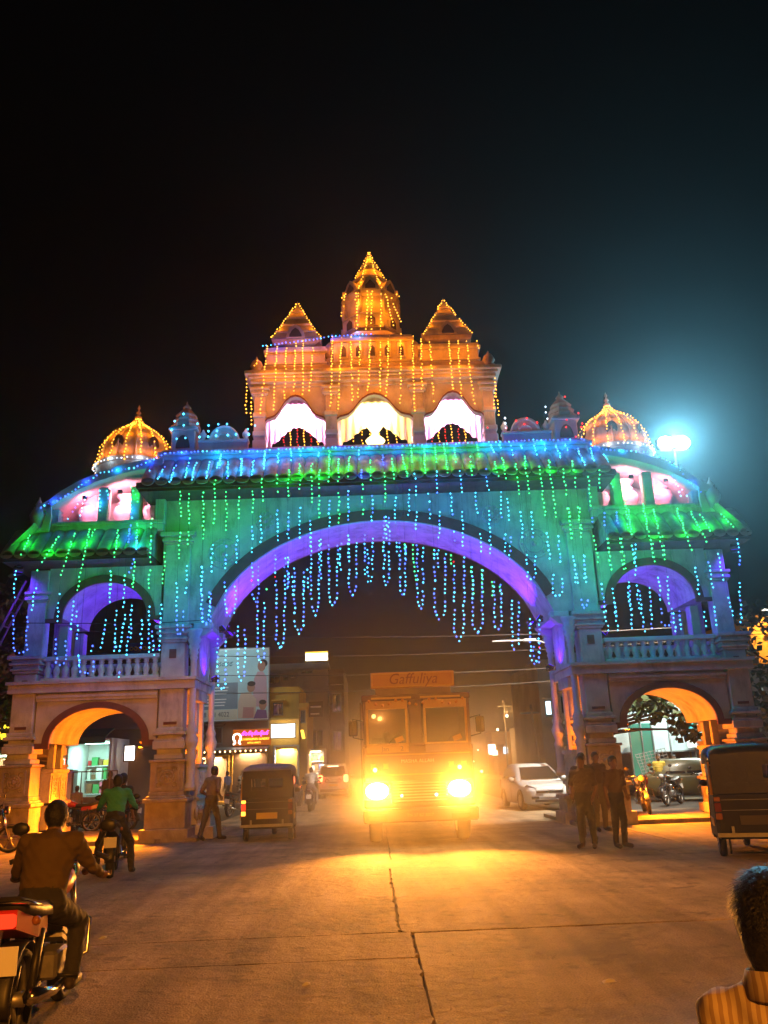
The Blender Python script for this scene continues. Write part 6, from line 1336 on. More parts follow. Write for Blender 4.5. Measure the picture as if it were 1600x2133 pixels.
def car(name,label,cat,loc,rot,L,W,H,paint,belt,cab,lights=(False,False),plate=PLATEW,group=None,suv=False):
    # local: front faces -Y
    o=thing(name,label,cat,loc,rot,group); h=W/2; f=-L/2; r=L/2; wr=.31 if not suv else .36
    st=[(f,.30,.62,h*.62),(f+.05,.24,.72,h*.80),(f+.22,.2,.80,h*.93),(f+.55,.19,belt-.12,h*.985),(f+1.05,.19,belt-.03,h),(0,.19,belt,h),(r-.8,.19,belt+.03,h),(r-.25,.21,belt+.03,h*.96),(r-.06,.26,belt-.02,h*.88),(r,.34,belt-.12,h*.8)]
    rings=[]
    for y,zl,zt,w in st:
        zm=zl+(zt-zl)*.55
        rr=[(w*.86,zl),(w*.97,zl+.07),(w,zm),(w*.985,zt-.10),(w*.93,zt-.02),(w*.6,zt+.02),(0,zt+.035)]
        rings.append([(x,y,z) for x,z in rr]+[(-x,y,z) for x,z in rr[-2::-1]])
    b=MB(); b.loft(rings,True,True,True); b.build('body',paint,o)
    yb0,yb1,yt0,yt1,hb,ht=cab
    def loop(y0,y1,w,z,c=.16): return [(-w,y0+c,z),(-w+c*.8,y0,z-.0),(0,y0-c*.35,z),(w-c*.8,y0,z),(w,y0+c,z),(w,(y0+y1)/2,z),(w,y1-c,z),(w-c*.8,y1,z),(0,y1+c*.2,z),(-w+c*.8,y1,z),(-w,y1-c,z),(-w,(y0+y1)/2,z)]
    b=MB(); b.loft([loop(yb0,yb1,hb,belt-.02),loop(yb0+(yt0-yb0)*.55,yb1+(yt1-yb1)*.5,hb+(ht-hb)*.4,belt+(H-belt)*.52),loop(yt0,yt1,ht,H-.05),loop(yt0+.12,yt1-.1,ht*.86,H-.005)],False,True,True); b.build('cabin',paint,o)
    def P(u,v,side):   # side panels following the cabin
        y0=yb0+(yt0-yb0)*v; y1=yb1+(yt1-yb1)*v; w=hb+(ht-hb)*(v if v>.5 else v*.9); return (side*(w+.012),y0+(y1-y0)*u,belt+(H-.06-belt)*v)
    for s in(-1,1):
        for (u0,u1) in((.14,.5),(.53,.82))+(((.85,.95),) if suv else ()):
            b=MB(); q=[P(u0+.03*(u0<.2),.1,s),P(u1,.1,s),P(u1,.82,s),P(u0+.02,.82,s)]; b.quad(*q); b.build('side_window',PANE,o)
        b=MB(); b.box(s*(h-.004),s*(h+.006),yb0+.1,yb0+.98,.3,.31); b.box(s*(h-.004),s*(h+.006),yb0+.98,yb0+.99,.3,belt-.1); b.build('door_seam',BLK,o)
        b=MB(); b.cbox(s*(h+.002),s*(h+.03),yb0+.75,yb0+.92,belt-.2,belt-.17,.004); b.build('door_handle',paint,o)
        b=MB(); b.ball((s*(hb+.16),yb0+.38,belt+.06),.1,8,5,.11,.06,.075); b.build('mirror',paint,o)
        for y in(f+.75,r-.75):
            wheel(o,(s*(h-.08),y,wr),wr,.19); b=MB(); b.torus((s*(h-.005),y,wr),wr+.035,.035,16,4,'x',R(-5),R(185)); b.build('wheel_arch',BLK,o)
        b=MB(); b.loft([[(s*(h*.52),f+.03+.02,.62),(s*(h*.55),f+.05,.72),(s*h*.86,f+.2,.80),(s*h*.9,f+.3,.74),(s*h*.86,f+.14,.64)],[(s*(h*.52),f+.0,.62),(s*(h*.55),f+.02,.73),(s*h*.87,f+.18,.83),(s*h*.93,f+.3,.76),(s*h*.88,f+.12,.63)]],True,True); b.build('headlight',emit('car_head',(1,.95,.85),10) if lights[0] else glass('clear_lens',(.5,.5,.48)),o)
        b=MB(); zt0=belt-.12 if not suv else belt-.05; b.cbox(s*h*.66,s*h*.93,r-.1,r+.02,zt0-.18,zt0+.14 if not suv else zt0+.2,.02); b.build('tail_light',BRAKE if lights[1] else REFL,o)
        if lights[1]: lamp('brake_light','POINT',(s*h*.8,r+.15,zt0),(1,.05,.02),10,o,.1)
        b=MB(); b.cbox(s*h*.45,s*h*.75,f-.02,f+.08,.36,.46,.01); b.build('fog_lamp',BLK,o)
    def E(v,front,k=.88):
        y=(yb0+(yt0-yb0)*v-.03) if front else (yb1+(yt1-yb1)*v+.02); w=(hb+(ht-hb)*v)*k; return w,y,belt+(H-.06-belt)*v
    for front in(True,False):
        b=MB(); n=8; lo=[];hi=[]
        for i in range(n+1):
            t=-1+2*i/n; w,y,z=E(.1,front); bul=(-.055 if front else .03)*(1-t*t); lo.append((w*t,y+bul,z)); w,y,z=E(.88,front); hi.append((w*t,y+bul-.0,z))
        b.loft([lo,hi],False,False,True,closed=False); b.build('windscreen' if front else 'rear_window',PANE,o)
    b=MB(); b.cbox(-h*.55,h*.55,f-.035,f+.02,.56,.64,.01); b.build('grille',BLK,o)
    b=MB(); b.torus((0,f-.045,.6),.045,.012,10,4,'y'); b.build('badge',CHR,o)
    b=MB(); b.cbox(-h*.62,h*.62,f-.03,f+.1,.27,.36,.015); b.build('air_intake',BLK,o)
    b=MB(); b.box(-.25,.25,f-.05,f-.038,.44,.54); b.build('number_plate',plate,o)
    zp=.62 if not suv else .66
    b=MB(); b.box(-.25,.25,r+.012,r+.024,zp,zp+.11); b.build('number_plate',plate,o)
    b=MB(); b.cbox(-h*.8,h*.8,r-.02,r+.06,.36,.5,.02); b.build('rear_bumper',BLK if suv else paint,o)
    return o
WCAR=cmat('white_car_paint',(.62,.64,.66),.25); DCAR=cmat('dark_car_paint',(.03,.03,.035),.25)
car('hatchback_car','white hatchback car facing the camera beside the right inner pillar','car',(5.5,31.2,0),R(5),3.85,1.7,1.53,WCAR,.95,(-.95,1.78,-.1,1.35,.8,.6))
suv=car('sport_utility_vehicle','white sport utility vehicle with red tail lights driving away','car',(-2.55,50,0),R(180),4.4,1.8,1.85,WCAR,1.1,(-1.1,2.16,-.45,1.98,.84,.7),(False,True),PLATEY,suv=True)
b=MB(); b.cbox(-.3,.3,2.02,2.06,1.68,1.74,.01); b.build('roof_brake_light',emit('brake_bar',(1,.5,.3),8),suv)
for s in(-1,1): b=MB(); b.tube([(s*.6,-.3,1.86),(s*.6,1.7,1.86)],.025,6); b.build('roof_rail',CHR,suv)
b=MB(); b.torus((-.35,2.23,.95),.09,.02,10,4,'y'); b.torus((.35,2.23,.95),.09,.02,10,4,'y'); b.box(-.25,.25,2.22,2.24,.84,.88); b.build('tailgate_ornament',REFL,suv)
car('parked_car','dark parked car with lit plate left of the white sport utility vehicle','car',(-4.6,41,0),R(183),4.2,1.7,1.5,DCAR,.95,(-.9,1.75,-.2,1.25,.8,.6),(False,False),emit('plate_glow',(1,.9,.75),2.0))
car('parked_car','olive car parked among motorcycles beyond the right ground arch','car',(12.0,32.6,0),R(80),4.0,1.7,1.5,cmat('olive_car_paint',(.07,.06,.02),.35),.92,(-.9,1.75,-.2,1.25,.8,.6))
autorickshaw('black and yellow auto rickshaw seen from behind beside the walking man',(-2.95,22.2,0),R(2),mat('grey_canopy',(.16,.15,.14),.55,var=.3,scale=4,bump=.3,bscale=6))
autorickshaw('black auto rickshaw with a glossy roof cut by the right edge',(6.2,15.1,0),R(-18),VINYL,False)
motorcycle('dark motorcycle with red tail light under the near rider',(-2.72,6.5,0),R(6),RED,tail=True)
motorcycle('motorcycle under the rider in the green shirt',(-4.92,15.5,0),R(13),BLKP)
motorcycle('black motorcycle standing at the far left edge by the outer pillar',(-9.55,20.6,0),R(-78),BLKP)
motorcycle('pale motorcycle of the rider in a white shirt beyond the arch',(-2.85,35.0,0),R(-2),SILV,tail=False)
motorcycle('orange lit motorcycle parked under the right ground vault',(7.35,24.3,.1),R(168),SILV,stand=R(7))
for k,(x,y,a,m,l) in enumerate(((-8.6,27.6,70,BLKP,'black motorcycle parked beyond the left ground vault'),(-9.7,27.0,100,RED,'red motorcycle parked left of the black one beyond the vault'),(-6.4,30.5,20,BLU,'blue motorcycle parked beside the left inner pillar'),(-5.6,33.5,-20,BLKP,'black motorcycle among shoppers behind the auto rickshaw'),(10.0,29.6,140,BLKP,'black motorcycle leftmost in the row beyond the right vault'),(11.2,29.4,150,RED,'red motorcycle in the middle of the row beyond the right vault'),(12.2,29.8,160,GREYP,'dark grey motorcycle in the row beyond the right vault'),(13.0,29.4,165,BLU,'blue motorcycle rightmost in the row beyond the right vault'))):
    motorcycle(l,(x,y,0),R(a),m,stand=R(8))
motorcycle('far motorcycle with a lit headlamp coming through the dust',(8.3,68,0),R(175),BLKP,head=True)
motorcycle('second far motorcycle with a lit headlamp in the dusty street',(5.8,82,0),R(178),BLKP,head=True)
# ---- goods truck with a decorated cab
t=thing('goods_truck','orange goods truck with glaring headlights and a name board driving through the arch','truck',(.68,18.7,0),R(0))
TP=cmat('truck_orange',(.20,.07,.02),.45,var=.15,scale=2); TB=cmat('truck_brown',(.10,.035,.015),.5,var=.2,scale=2); TY=mat('truck_yellow',(.42,.22,.03),.5)
b=MB(); b.cbox(-1.22,1.22,.06,1.9,.75,2.06,.04); b.box(-1.2,1.2,.1,1.9,2.06,2.1); b.build('cab',TP,t)
b=MB(); b.cbox(-1.2,-1.13,.12,1.9,2.1,3.05,.01); b.cbox(1.13,1.2,.12,1.9,2.1,3.05,.01); b.cbox(-.17,.13,.1,.2,2.06,3.05,.02); b.box(-1.13,1.13,1.84,1.9,2.1,3.05); b.cbox(-1.22,1.22,.06,1.92,3.02,3.16,.02); b.build('cab_frame',TB,t)
for x0,x1 in((-1.13,-.2),(.16,1.13)):
    b=MB(); w=.05
    b.box(x0,x1,.06,.12,2.06,2.1); b.box(x0,x0+w,.06,.12,2.1,2.86); b.box(x1-w,x1,.06,.12,2.1,2.86); b.build('window_frame',TY,t)
    b=MB(); b.cbox(x0,x1,.05,.12,2.84,3.02,.01); b.build('sun_strip',TY,t)
    b=MB(); b.box(x0+w,x1-w,.085,.09,2.1,2.84); b.build('windscreen',WSC,t)
    b=MB(); b.tube([(x0+.5,.06,2.1),(x0+.72,.05,2.34)],.01,4); b.build('wiper',BLK,t)
    b=MB(); b.cbox(x0,x1,.03,.07,1.9,2.06,.01); b.build('painted_panel',TY if x0<0 else TP,t)
    b=MB(); b.prism([(x0+.62,2.2),(x0+.8,2.26),(x0+.84,2.16),(x0+.66,2.1)],.07,.08); b.build('sticker',TY,t)
text('lettering','Jan',.14,TB,t,(-.72,.026,1.98)); text('lettering','2',.14,TB,t,(-.35,.026,1.98))
text('lettering','MASHA ALLAH',.11,PLATEW,t,(-.02,.055,1.71))
b=MB(); b.cbox(-1.0,.9,.1,.22,3.3,3.66,.02); nb=b.build('name_board',mat('board_orange',(.36,.15,.03),.5),t); b=MB(); b.box(-.98,-.95,.085,.1,3.32,3.64); b.box(.85,.88,.085,.1,3.32,3.64); b.box(-.95,.85,.085,.1,3.32,3.35); b.box(-.95,.85,.085,.1,3.61,3.64); b.build('board_edge',TY,nb)
text('lettering','Gaffuliya',.34,mat('truck_letter',(.16,.035,.01),.5),t,(-.05,.085,3.49),shear=.25,xs=.95)
b=MB(); b.box(-.9,.8,.12,.2,3.16,3.3); b.build('board_base',TB,t)
b=MB(); b.box(-1.0,-.1,.05,.06,3.06,3.1); b.box(.1,1.0,.05,.06,3.06,3.1); b.build('visor_line',TY,t)
for xx in(-1.0,-.72,.72,1.0):
    b=MB(); b.prism([(xx+.09*math.cos(q*math.pi/4)*(1 if q%2 else .55),1.62+.09*math.sin(q*math.pi/4)*(1 if q%2 else .55)) for q in range(8)],.045,.058); b.build('painted_flower',TY,t)
for z0 in(1.42,1.84): b=MB(); b.box(-1.15,1.15,.048,.058,z0,z0+.03); b.build('painted_line',TY,t)
b=MB()
for q in range(15): b.ball((-1.05+.15*q,.0,3.02-.10*math.sin(math.pi*((q%5)/4))),.035,6,4)
b.build('garland',mat('marigold',(.5,.2,.02),.8),t,kind='stuff')
b=MB(); b.cbox(-.62,.62,.0,.08,.85,1.3,.02); g_=b.build('grille',TB,t)
for k in range(7): b=MB(); b.box(-.58,.58,-.02,.0,.88+k*.06,.91+k*.06); b.build('grille_bar',STEEL,g_)
b=MB(); b.cbox(-1.24,1.24,-.12,.06,.46,.74,.03); bp_=b.build('bumper',TP,t); text('number','TN 37 BZ 8317',.09,TY,t,(-.02,-.125,.6))
HL=emit('truck_headlamp',(1,.7,.3),60,False); HLC=(1.0,.34,.04)
for s,xx in((-1,-.93),(1,.86)):
    b=MB(); b.cbox(xx-.3,xx+.3,-.02,.06,.92,1.3,.03); h=b.build('headlight',CHR,t)
    b=MB(); b.loft([[(xx+rr*1.25*math.cos(2*math.pi*i/16)*1.15,y,1.11+rr*math.sin(2*math.pi*i/16)) for i in range(16)] for rr,y in((.17,-.02),(.16,-.05),(.1,-.07),(.02,-.078))],True,True,True); b.build('lens',HL,h)
    l=lamp('headlamp_beam','SPOT',(xx,-.16,1.11),HLC,1.0,t,.1,None,86,1.0); l.rotation_euler=(R(90),0,R(180)); l.data.energy=5600; l.name='headlamp_beam'
    l2=lamp('headlamp_glow','POINT',(xx,-.3,1.13),(1,.42,.1),10,t,.1)
    b=MB(); b.ball((xx+.03*s,-.02,1.55),.05,8,6); b.build('marker_lamp',emit('marker_orange',(1,.42,.1),12),t)
    b=MB(); b.cbox(xx-.2,xx+.2,-.15,-.12,.5,.62,.01); b.build('bumper_reflector',AMBL,t)
    wheel(t,(s*.98,1.0,.5),.5,.28); wheel(t,(s*.98,5.2,.5),.5,.3); wheel(t,(s*.98,6.4,.5),.5,.3)
    b=MB(); b.tube([(s*1.2,.15,2.6),(s*1.42,.1,2.65),(s*1.42,.1,2.25),(s*1.2,.15,2.2)],.015,5); b.cbox(s*1.42-.1,s*1.42+.1,.1,.14,2.28,2.62,.02); b.build('mirror',BLK,t)
for xx,c in((-.4,'green'),(.35,'blue')): b=MB(); b.ball((xx,-.05,1.0),.03,6,4); b.build('small_lamp',emit('tiny_'+c,(.05,1,.4) if c=='green' else (.4,.6,1),8),t)
b=MB(); b.cbox(-1.25,1.25,2.0,7.6,1.0,1.12,.02); b.build('chassis_bed',TB,t); b=MB(); b.box(-.4,.4,.4,7.4,.55,.75); b.build('chassis_rail',BLK,t)
for s in(-1,1):
    b=MB(); b.box(s*1.2,s*1.25,2.0,7.6,1.12,3.1); b.build('side_board',TP,t)
    for k in range(8): b=MB(); b.box(s*1.25,s*1.29,2.1+.75*k,2.18+.75*k,1.0,3.15); b.build('stake',TB,t)
b=MB(); b.box(-1.2,1.2,2.0,2.06,1.12,3.3); b.build('head_board',TB,t); b=MB(); b.box(-1.2,1.2,7.55,7.6,1.12,3.1); b.build('tail_board',TB,t)
b=MB(); rings=[[(x,y,3.1+.12*math.cos(x*1.2)+.03*math.sin(y*5)) for x in [-1.27+2.54*i/8 for i in range(9)]] for y in [2.0+.56*j for j in range(11)]]; b.loft(rings,False,False,True,closed=False); b.build('tarpaulin',mat('tarpaulin',(.12,.1,.07),.7,var=.3,bump=.4,bscale=5),t)
b=MB(); b.ball((-.95,1.6,2.78),.05,8,6); b.build('cab_lamp',emit('cab_bulb',(1,.5,.12),14),t)
lamp('cab_light','POINT',(-.8,1.55,2.75),(1,.5,.12),55,t,.05)
b=MB(); b.torus((-.65,.55,2.0),.22,.02,18,5,'z'); b.build('steering_wheel',BLK,t)
b=MB(); b.cbox(-1.0,-.3,1.1,1.7,1.5,1.7,.03); b.cbox(-1.0,-.3,1.6,1.75,1.7,2.3,.03); b.build('driver_seat',SEATM,t)
# ------------------------------------------------------------------ people: one continuous skin each, grown from a signed distance field
SKIN=mat('skin',(.14,.07,.04),.55,var=.1,scale=8); HAIR=mat('black_hair',(.008,.007,.007),.5,bump=.5,bscale=60); SHOE=mat('sandal_leather',(.03,.02,.015),.6); EYE=mat('eye_dark',(.02,.015,.012),.2)
CLOTH={}
def cloth(n,c):
    if n not in CLOTH: CLOTH[n]=mat('cloth_'+n,c,.85,var=.15,scale=5,bump=.3,bscale=18)
    return CLOTH[n]
def body_mesh(name,J,mats,res=.0135,bulk=1.0,hair=True,sleeve=.5,lungi=False,long_hair=False):
    P=[]   # (label, kind, params, blend)
    V=lambda n:np.array(J[n],float)
    def cap(lab,a,b,r0,r1,k=.03): P.append((lab,'c',np.array(a,float),np.array(b,float),r0,r1,k))
    def el(lab,c,r,k=.03,rot=None): P.append((lab,'e',np.array(c,float),np.array(r,float),rot,0,k))
    S,SH,TR,HR,SO,EY=0,1,2,3,4,5
    pel,che,nek,hed=V('pelvis'),V('chest'),V('neck'),V('head'); fwd=V('look')/np.linalg.norm(V('look')); upv=V('up')/np.linalg.norm(V('up')); side=np.cross(fwd,upv); side/=np.linalg.norm(side)
    mid=(pel+che)/2
    tf=np.array(J.get('tface',(0,1,0)),float)
    el(TR,pel,(.165*bulk,.115*bulk,.12)); el(SH,mid,(.155*bulk,.118*bulk,.17),.06); el(SH,che,(.175*bulk,.115*bulk,.19),.06)
    shl,shr=V('shL'),V('shR'); cap(SH,shl,shr,.068,.068,.05); cap(SH,che,nek,.09,.055,.05); cap(S,nek,hed-upv*.05,.054,.05,.02)
    for s in('L','R'):
        sh,elb,wr,hip,kn,an,toe=[V(q+s) for q in('sh','el','wr','hip','kn','an','toe')]
        m_=sh+(elb-sh)*.75
        cap(SH,sh,m_,.066*bulk,.055,.03); cap(S if sleeve<.9 else SH,m_,elb,.045,.040,.015); 
        if sleeve>.9: cap(SH,elb,wr-(wr-elb)*.08,.045,.036,.015); cap(S,wr-(wr-elb)*.1,wr,.028,.026,.01)
        else: cap(S,elb,wr,.041,.027,.015)
        cap(TR,pel*.4+hip*.6,kn,.098*bulk,.07,.04); cap(TR,kn,an+(kn-an)*.06,.068,.056 if not lungi else .09,.02); cap(S,an+(kn-an)*.08,an,.042,.04,.008)
        if lungi: cap(TR,hip,(kn+an)/2,.11,.13,.06)
        fd=toe-an; cap(SO,an-np.array([0,0,.03]),toe,.042,.036,.015); cap(SO,an-np.array([0,0,.035])-fd*.25,toe,.036,.04,.02)
        # hand: palm, four fingers, thumb
        hd=wr-elb; hd/=np.linalg.norm(hd); grip=J.get('grip'+s); 
        ax=np.array(J.get('hax'+s,(0,1,0)),float); ax-=hd*ax.dot(hd); ax/=np.linalg.norm(ax); nrm_=np.cross(hd,ax)
        pc=wr+hd*.055; cap(S,wr,pc,.027,.03,.012); cap(S,pc-ax*.02,pc+ax*.025,.024,.024,.012)
        for i,(o_,ln) in enumerate(((-.034,.062),(-.012,.074),(.011,.07),(.033,.056))):
            base=wr+hd*.085+ax*o_; sgn=1 if s=='L' else -1
            bend=nrm_*sgn*(.028 if grip is None else .05)
            p1=base+hd*ln*.5+bend*.25; p2=base+hd*ln*(.95 if grip is None else .55)+bend
            cap(S,base-hd*.03,p1,.0105,.0098,.003); cap(S,p1,p2,.0098,.0085,.003)
        sgn=1 if s=='L' else -1
        cap(S,wr+hd*.03+ax*.028,wr+hd*.065+ax*.058+nrm_*sgn*.012,.013,.011,.006); cap(S,wr+hd*.065+ax*.058+nrm_*sgn*.012,wr+hd*.095+ax*.06+nrm_*sgn*.022,.011,.009,.003)
    rot=np.stack([side,fwd,upv])
    el(S,hed,(.074,.094,.108),.015,rot); el(S,hed-upv*.06+fwd*.03,(.055,.062,.062),.03,rot)
    cap(S,hed+fwd*.085+upv*.005,hed+fwd*.108-upv*.032,.010,.016,.012)
    for q in(-1,1):
        el(S,hed+side*q*.076-upv*.012,(.012,.026,.034),.006,rot); el(EY,hed+side*q*.03+fwd*.083+upv*.008,(.014,.009,.008),.002,rot)
        cap(HR,hed+side*q*.018+fwd*.090+upv*.026,hed+side*q*.045+fwd*.078+upv*.028,.006,.005,.003)
    cap(S,hed+fwd*.088-upv*.058-side*.02,hed+fwd*.088-upv*.058+side*.02,.009,.009,.006)
    if hair:
        el(HR,hed+upv*.034-fwd*.014,(.084,.102,.093),.004,rot); el(HR,hed-fwd*.04-upv*.012,(.076,.072,.09),.01,rot)
        if long_hair:
            el(HR,hed-fwd*.02-upv*.02,(.092,.096,.115),.02,rot); el(HR,hed-fwd*.05-upv*.09,(.075,.06,.07),.03,rot)
    lo=np.min([np.minimum(p[2],p[3] if p[1]=='c' else p[2]) for p in P],axis=0)-.2; hi=np.max([np.maximum(p[2],p[3] if p[1]=='c' else p[2]) for p in P],axis=0)+.2
    n=np.ceil((hi-lo)/res).astype(int)+1
    D=np.full(n,1.0,np.float32); Lb=np.zeros(n,np.int8); best=np.full(n,1e3,np.float32)
    for p in P:
        lab,kind,k=p[0],p[1],p[6]
        if kind=='c': a,b=p[2],p[3]; rr=max(p[4],p[5])+.09; bl=np.minimum(a,b)-rr; bh=np.maximum(a,b)+rr
        else: rr=max(p[3])+.09; bl=p[2]-rr; bh=p[2]+rr
        i0=np.maximum(0,np.floor((bl-lo)/res).astype(int)); i1=np.minimum(n,np.ceil((bh-lo)/res).astype(int)+1)
        g=[lo[q]+res*np.arange(i0[q],i1[q]) for q in range(3)]
        X=np.stack(np.meshgrid(*g,indexing='ij'),-1)
        if kind=='c':
            ab=b-a; tt=np.clip(((X-a)@ab)/max(ab@ab,1e-9),0,1); d=np.linalg.norm(X-(a+tt[...,None]*ab),axis=-1)-(p[4]+(p[5]-p[4])*tt)
        else:
            Y=X-p[2]; 
            if p[4] is not None: Y=Y@p[4].T
            k0=np.linalg.norm(Y/p[3],axis=-1); k1=np.linalg.norm(Y/(p[3]**2),axis=-1); d=k0*(k0-1)/np.maximum(k1,1e-6)
        d=d.astype(np.float32); sl=tuple(slice(i0[q],i1[q]) for q in range(3)); o=D[sl]
        h=np.maximum(k-np.abs(o-d),0)/k; D[sl]=np.minimum(o,d)-h*h*k*.25
        bb=best[sl]; lb=Lb[sl]; mk=d<bb; bb[mk]=d[mk]; lb[mk]=lab
    gx=[lo[q]+res*np.arange(n[q]) for q in range(3)]; Xg,Yg,Zg=np.meshgrid(*gx,indexing='ij')
    fold=np.sin(Zg*47+Xg*23+np.sin(Yg*31+Zg*13)*1.7)*np.sin(Xg*29-Zg*19+Yg*37)+.5*np.sin(Zg*83-Yg*41+Xg*57)
    D=D+np.where((Lb==1)|(Lb==2),.0048*fold,0).astype(np.float32)
    # surface nets
    ins=D<0
    c=np.zeros(np.array(n)-1,np.int8); 
    for dx in(0,1):
        for dy in(0,1):
            for dz in(0,1): c+=ins[dx:n[0]-1+dx,dy:n[1]-1+dy,dz:n[2]-1+dz].astype(np.int8)
    act=(c>0)&(c<8); idx=-np.ones(act.shape,np.int64); cells=np.argwhere(act); idx[act]=np.arange(len(cells))
    acc=np.zeros((len(cells),3)); cn_=np.zeros(len(cells))
    cor=[(x,y,z) for x in(0,1) for y in(0,1) for z in(0,1)]
    vals=[D[cells[:,0]+x,cells[:,1]+y,cells[:,2]+z] for x,y,z in cor]
    for i in range(8):
        for j in range(i+1,8):
            di=np.array(cor[j])-np.array(cor[i])
            if abs(di).sum()!=1: continue
            a,b_=vals[i],vals[j]; m_=(a<0)!=(b_<0); tt=np.where(m_,a/np.where(m_,a-b_,1),0)
            acc[m_]+=(np.array(cor[i])+tt[:,None]*di)[m_]; cn_[m_]+=1
    verts=lo+res*(cells+acc/np.maximum(cn_,1)[:,None])
    verts[:,2]=np.where(verts[:,2]<.004,.004,verts[:,2]) if J.get('ground',True) else verts[:,2]
    faces=[]
    for ax_ in range(3):
        a=ins; sl0=[slice(None)]*3; sl1=[slice(None)]*3; sl0[ax_]=slice(0,-1); sl1[ax_]=slice(1,None)
        e=np.argwhere(a[tuple(sl0)]!=a[tuple(sl1)]); o1,o2=[q for q in range(3) if q!=ax_]
        e=e[(e[:,o1]>0)&(e[:,o2]>0)&(e[:,o1]<n[o1]-1)&(e[:,o2]<n[o2]-1)]
        def I(d1,d2):
            q=e.copy(); q[:,o1]-=d1; q[:,o2]-=d2; return idx[q[:,0],q[:,1],q[:,2]]
        q4=np.stack([I(0,0),I(1,0),I(1,1),I(0,1)],1); fl=a[tuple(sl0)][e[:,0],e[:,1],e[:,2]]
        if ax_==1: fl=~fl
        q4[~fl]=q4[~fl][:,::-1]; faces.append(q4)
    faces=np.concatenate(faces); cell=cells; lab=Lb[cell[:,0],cell[:,1],cell[:,2]]
    me=bpy.data.meshes.new(name); me.vertices.add(len(verts)); me.vertices.foreach_set('co',verts.astype(np.float32).ravel())
    me.loops.add(faces.size); me.loops.foreach_set('vertex_index',faces.astype(np.int32).ravel()); me.polygons.add(len(faces)); me.polygons.foreach_set('loop_start',np.arange(0,faces.size,4,dtype=np.int32)); me.polygons.foreach_set('loop_total',np.full(len(faces),4,np.int32))
    for m in mats: me.materials.append(m)
    me.polygons.foreach_set('material_index',lab[faces[:,0]].astype(np.int32)); me.polygons.foreach_set('use_smooth',np.ones(len(faces),bool)); me.update(calc_edges=True); me.validate(); return me
def mirror(d): return d
def stand(armL=((.22,-.03,1.10),(.24,.05,.86)),armR=((-.22,-.03,1.10),(-.24,.05,.86)),stride=0.0,look=(0,1,-.05),lean=0.0,wide=0.0):
    # x>0 is the figure's left when it faces +Y towards the viewer's... kept simply as L=+x
    J={'pelvis':(0,0,.95),'chest':(0,lean*.5,1.27),'neck':(0,lean*.8,1.45),'head':(0,lean+.02,1.60),'look':look,'up':(0,lean*.2,1)}
    for s,q in(('L',1),('R',-1)):
        J['sh'+s]=(q*.17,lean*.6,1.385); st=stride*q
        J['hip'+s]=(q*.09,0,.92); J['kn'+s]=(q*(.10+wide*.5),st*.5+.03,.50); J['an'+s]=(q*(.10+wide),st-.02,.09+(.05 if st<0 else 0)); J['toe'+s]=(q*(.13+wide),st+.14,.045)
    J['elL'],J['wrL']=armL; J['elR'],J['wrR']=armR; return J
def ride(scale=1.0,lean=.06,feet='peg',look=(0,1,-.08)):
    J={'pelvis':(0,-.24,.93),'chest':(0,-.14+lean,1.23),'neck':(0,-.08+lean*1.6,1.40),'head':(0,-.04+lean*2,1.535),'look':look,'up':(0,.12,1),'gripL':1,'gripR':1}
    for s,q in(('L',1),('R',-1)):
        J['sh'+s]=(q*.175,-.1+lean*1.3,1.345); J['el'+s]=(q*.29,.08+lean,1.13); J['wr'+s]=(q*.33,.25,1.075); J['hax'+s]=(-q,0,0); J['hip'+s]=(q*.10,-.22,.90)
        if feet=='peg': J['kn'+s]=(q*.2,.2,.74); J['an'+s]=(q*.21,.0,.36); J['toe'+s]=(q*.22,.15,.34)
        else: J['kn'+s]=(q*.26,.06,.52); J['an'+s]=(q*.3,-.05,.09); J['toe'+s]=(q*.33,.09,.045)
    if feet=='peg': J['ground']=False
    return J
def strands(parent,J,scale,n,seed,ln=.035):
    # loose strands over the hair, each a thin blade
    rnd=random.Random(seed); b=MB(); h=Vector(J['head']); f=Vector(J['look']).normalized(); u=Vector(J['up']).normalized(); sd=f.cross(u).normalized(); u=sd.cross(f)
    for _ in range(n):
        d=Vector((rnd.gauss(0,1),rnd.gauss(-.35,1),rnd.gauss(.35,1))).normalized()
        if d.y>.45 and d.z<.45: continue
        p=h+sd*d.x*.088+f*(d.y*.1-.018)+u*(d.z*.102+.012)
        nrm_=(sd*d.x+f*d.y+u*d.z).normalized(); t=(Vector((rnd.gauss(0,.5),rnd.gauss(0,.5),-.6))-nrm_*0); t=(t-nrm_*t.dot(nrm_)).normalized()
        L_=ln*rnd.uniform(.5,1.4); w=nrm_.cross(t)*.0011
        b._add([p-w,p+w,p+t*L_*.6+nrm_*.003+w*.7,p+t*L_+nrm_*rnd.uniform(-.006,.006),p+t*L_*.6+nrm_*.003-w*.7],[(0,1,2,4),(4,2,3)])
    return b.build('hair',HAIR,parent,kind='stuff')
def person(label,loc,rot,J,shirt,trou,scale=1.0,group=None,**k):
    me=body_mesh('person',J,[SKIN,cloth(*shirt),cloth(*trou),HAIR,SHOE,EYE],**k)
    o=obj('person',me,None,loc,(0,0,rot)); o.scale=(scale,)*3; tag(o,label,'person',group)
    return o
WS=('white',(.55,.54,.5)); CR=('cream',(.26,.20,.12)); BR=('brown',(.05,.03,.018)); GR=('green',(.04,.30,.21)); DK=('dark',(.02,.018,.018)); NV=('navy',(.025,.03,.06)); YL=('yellow',(.5,.36,.05)); OL=('olive',(.09,.07,.03)); RD=('red',(.35,.04,.03)); GY=('grey',(.16,.15,.15)); BL=('blue',(.05,.12,.35)); OR=('mustard',(.075,.046,.010))
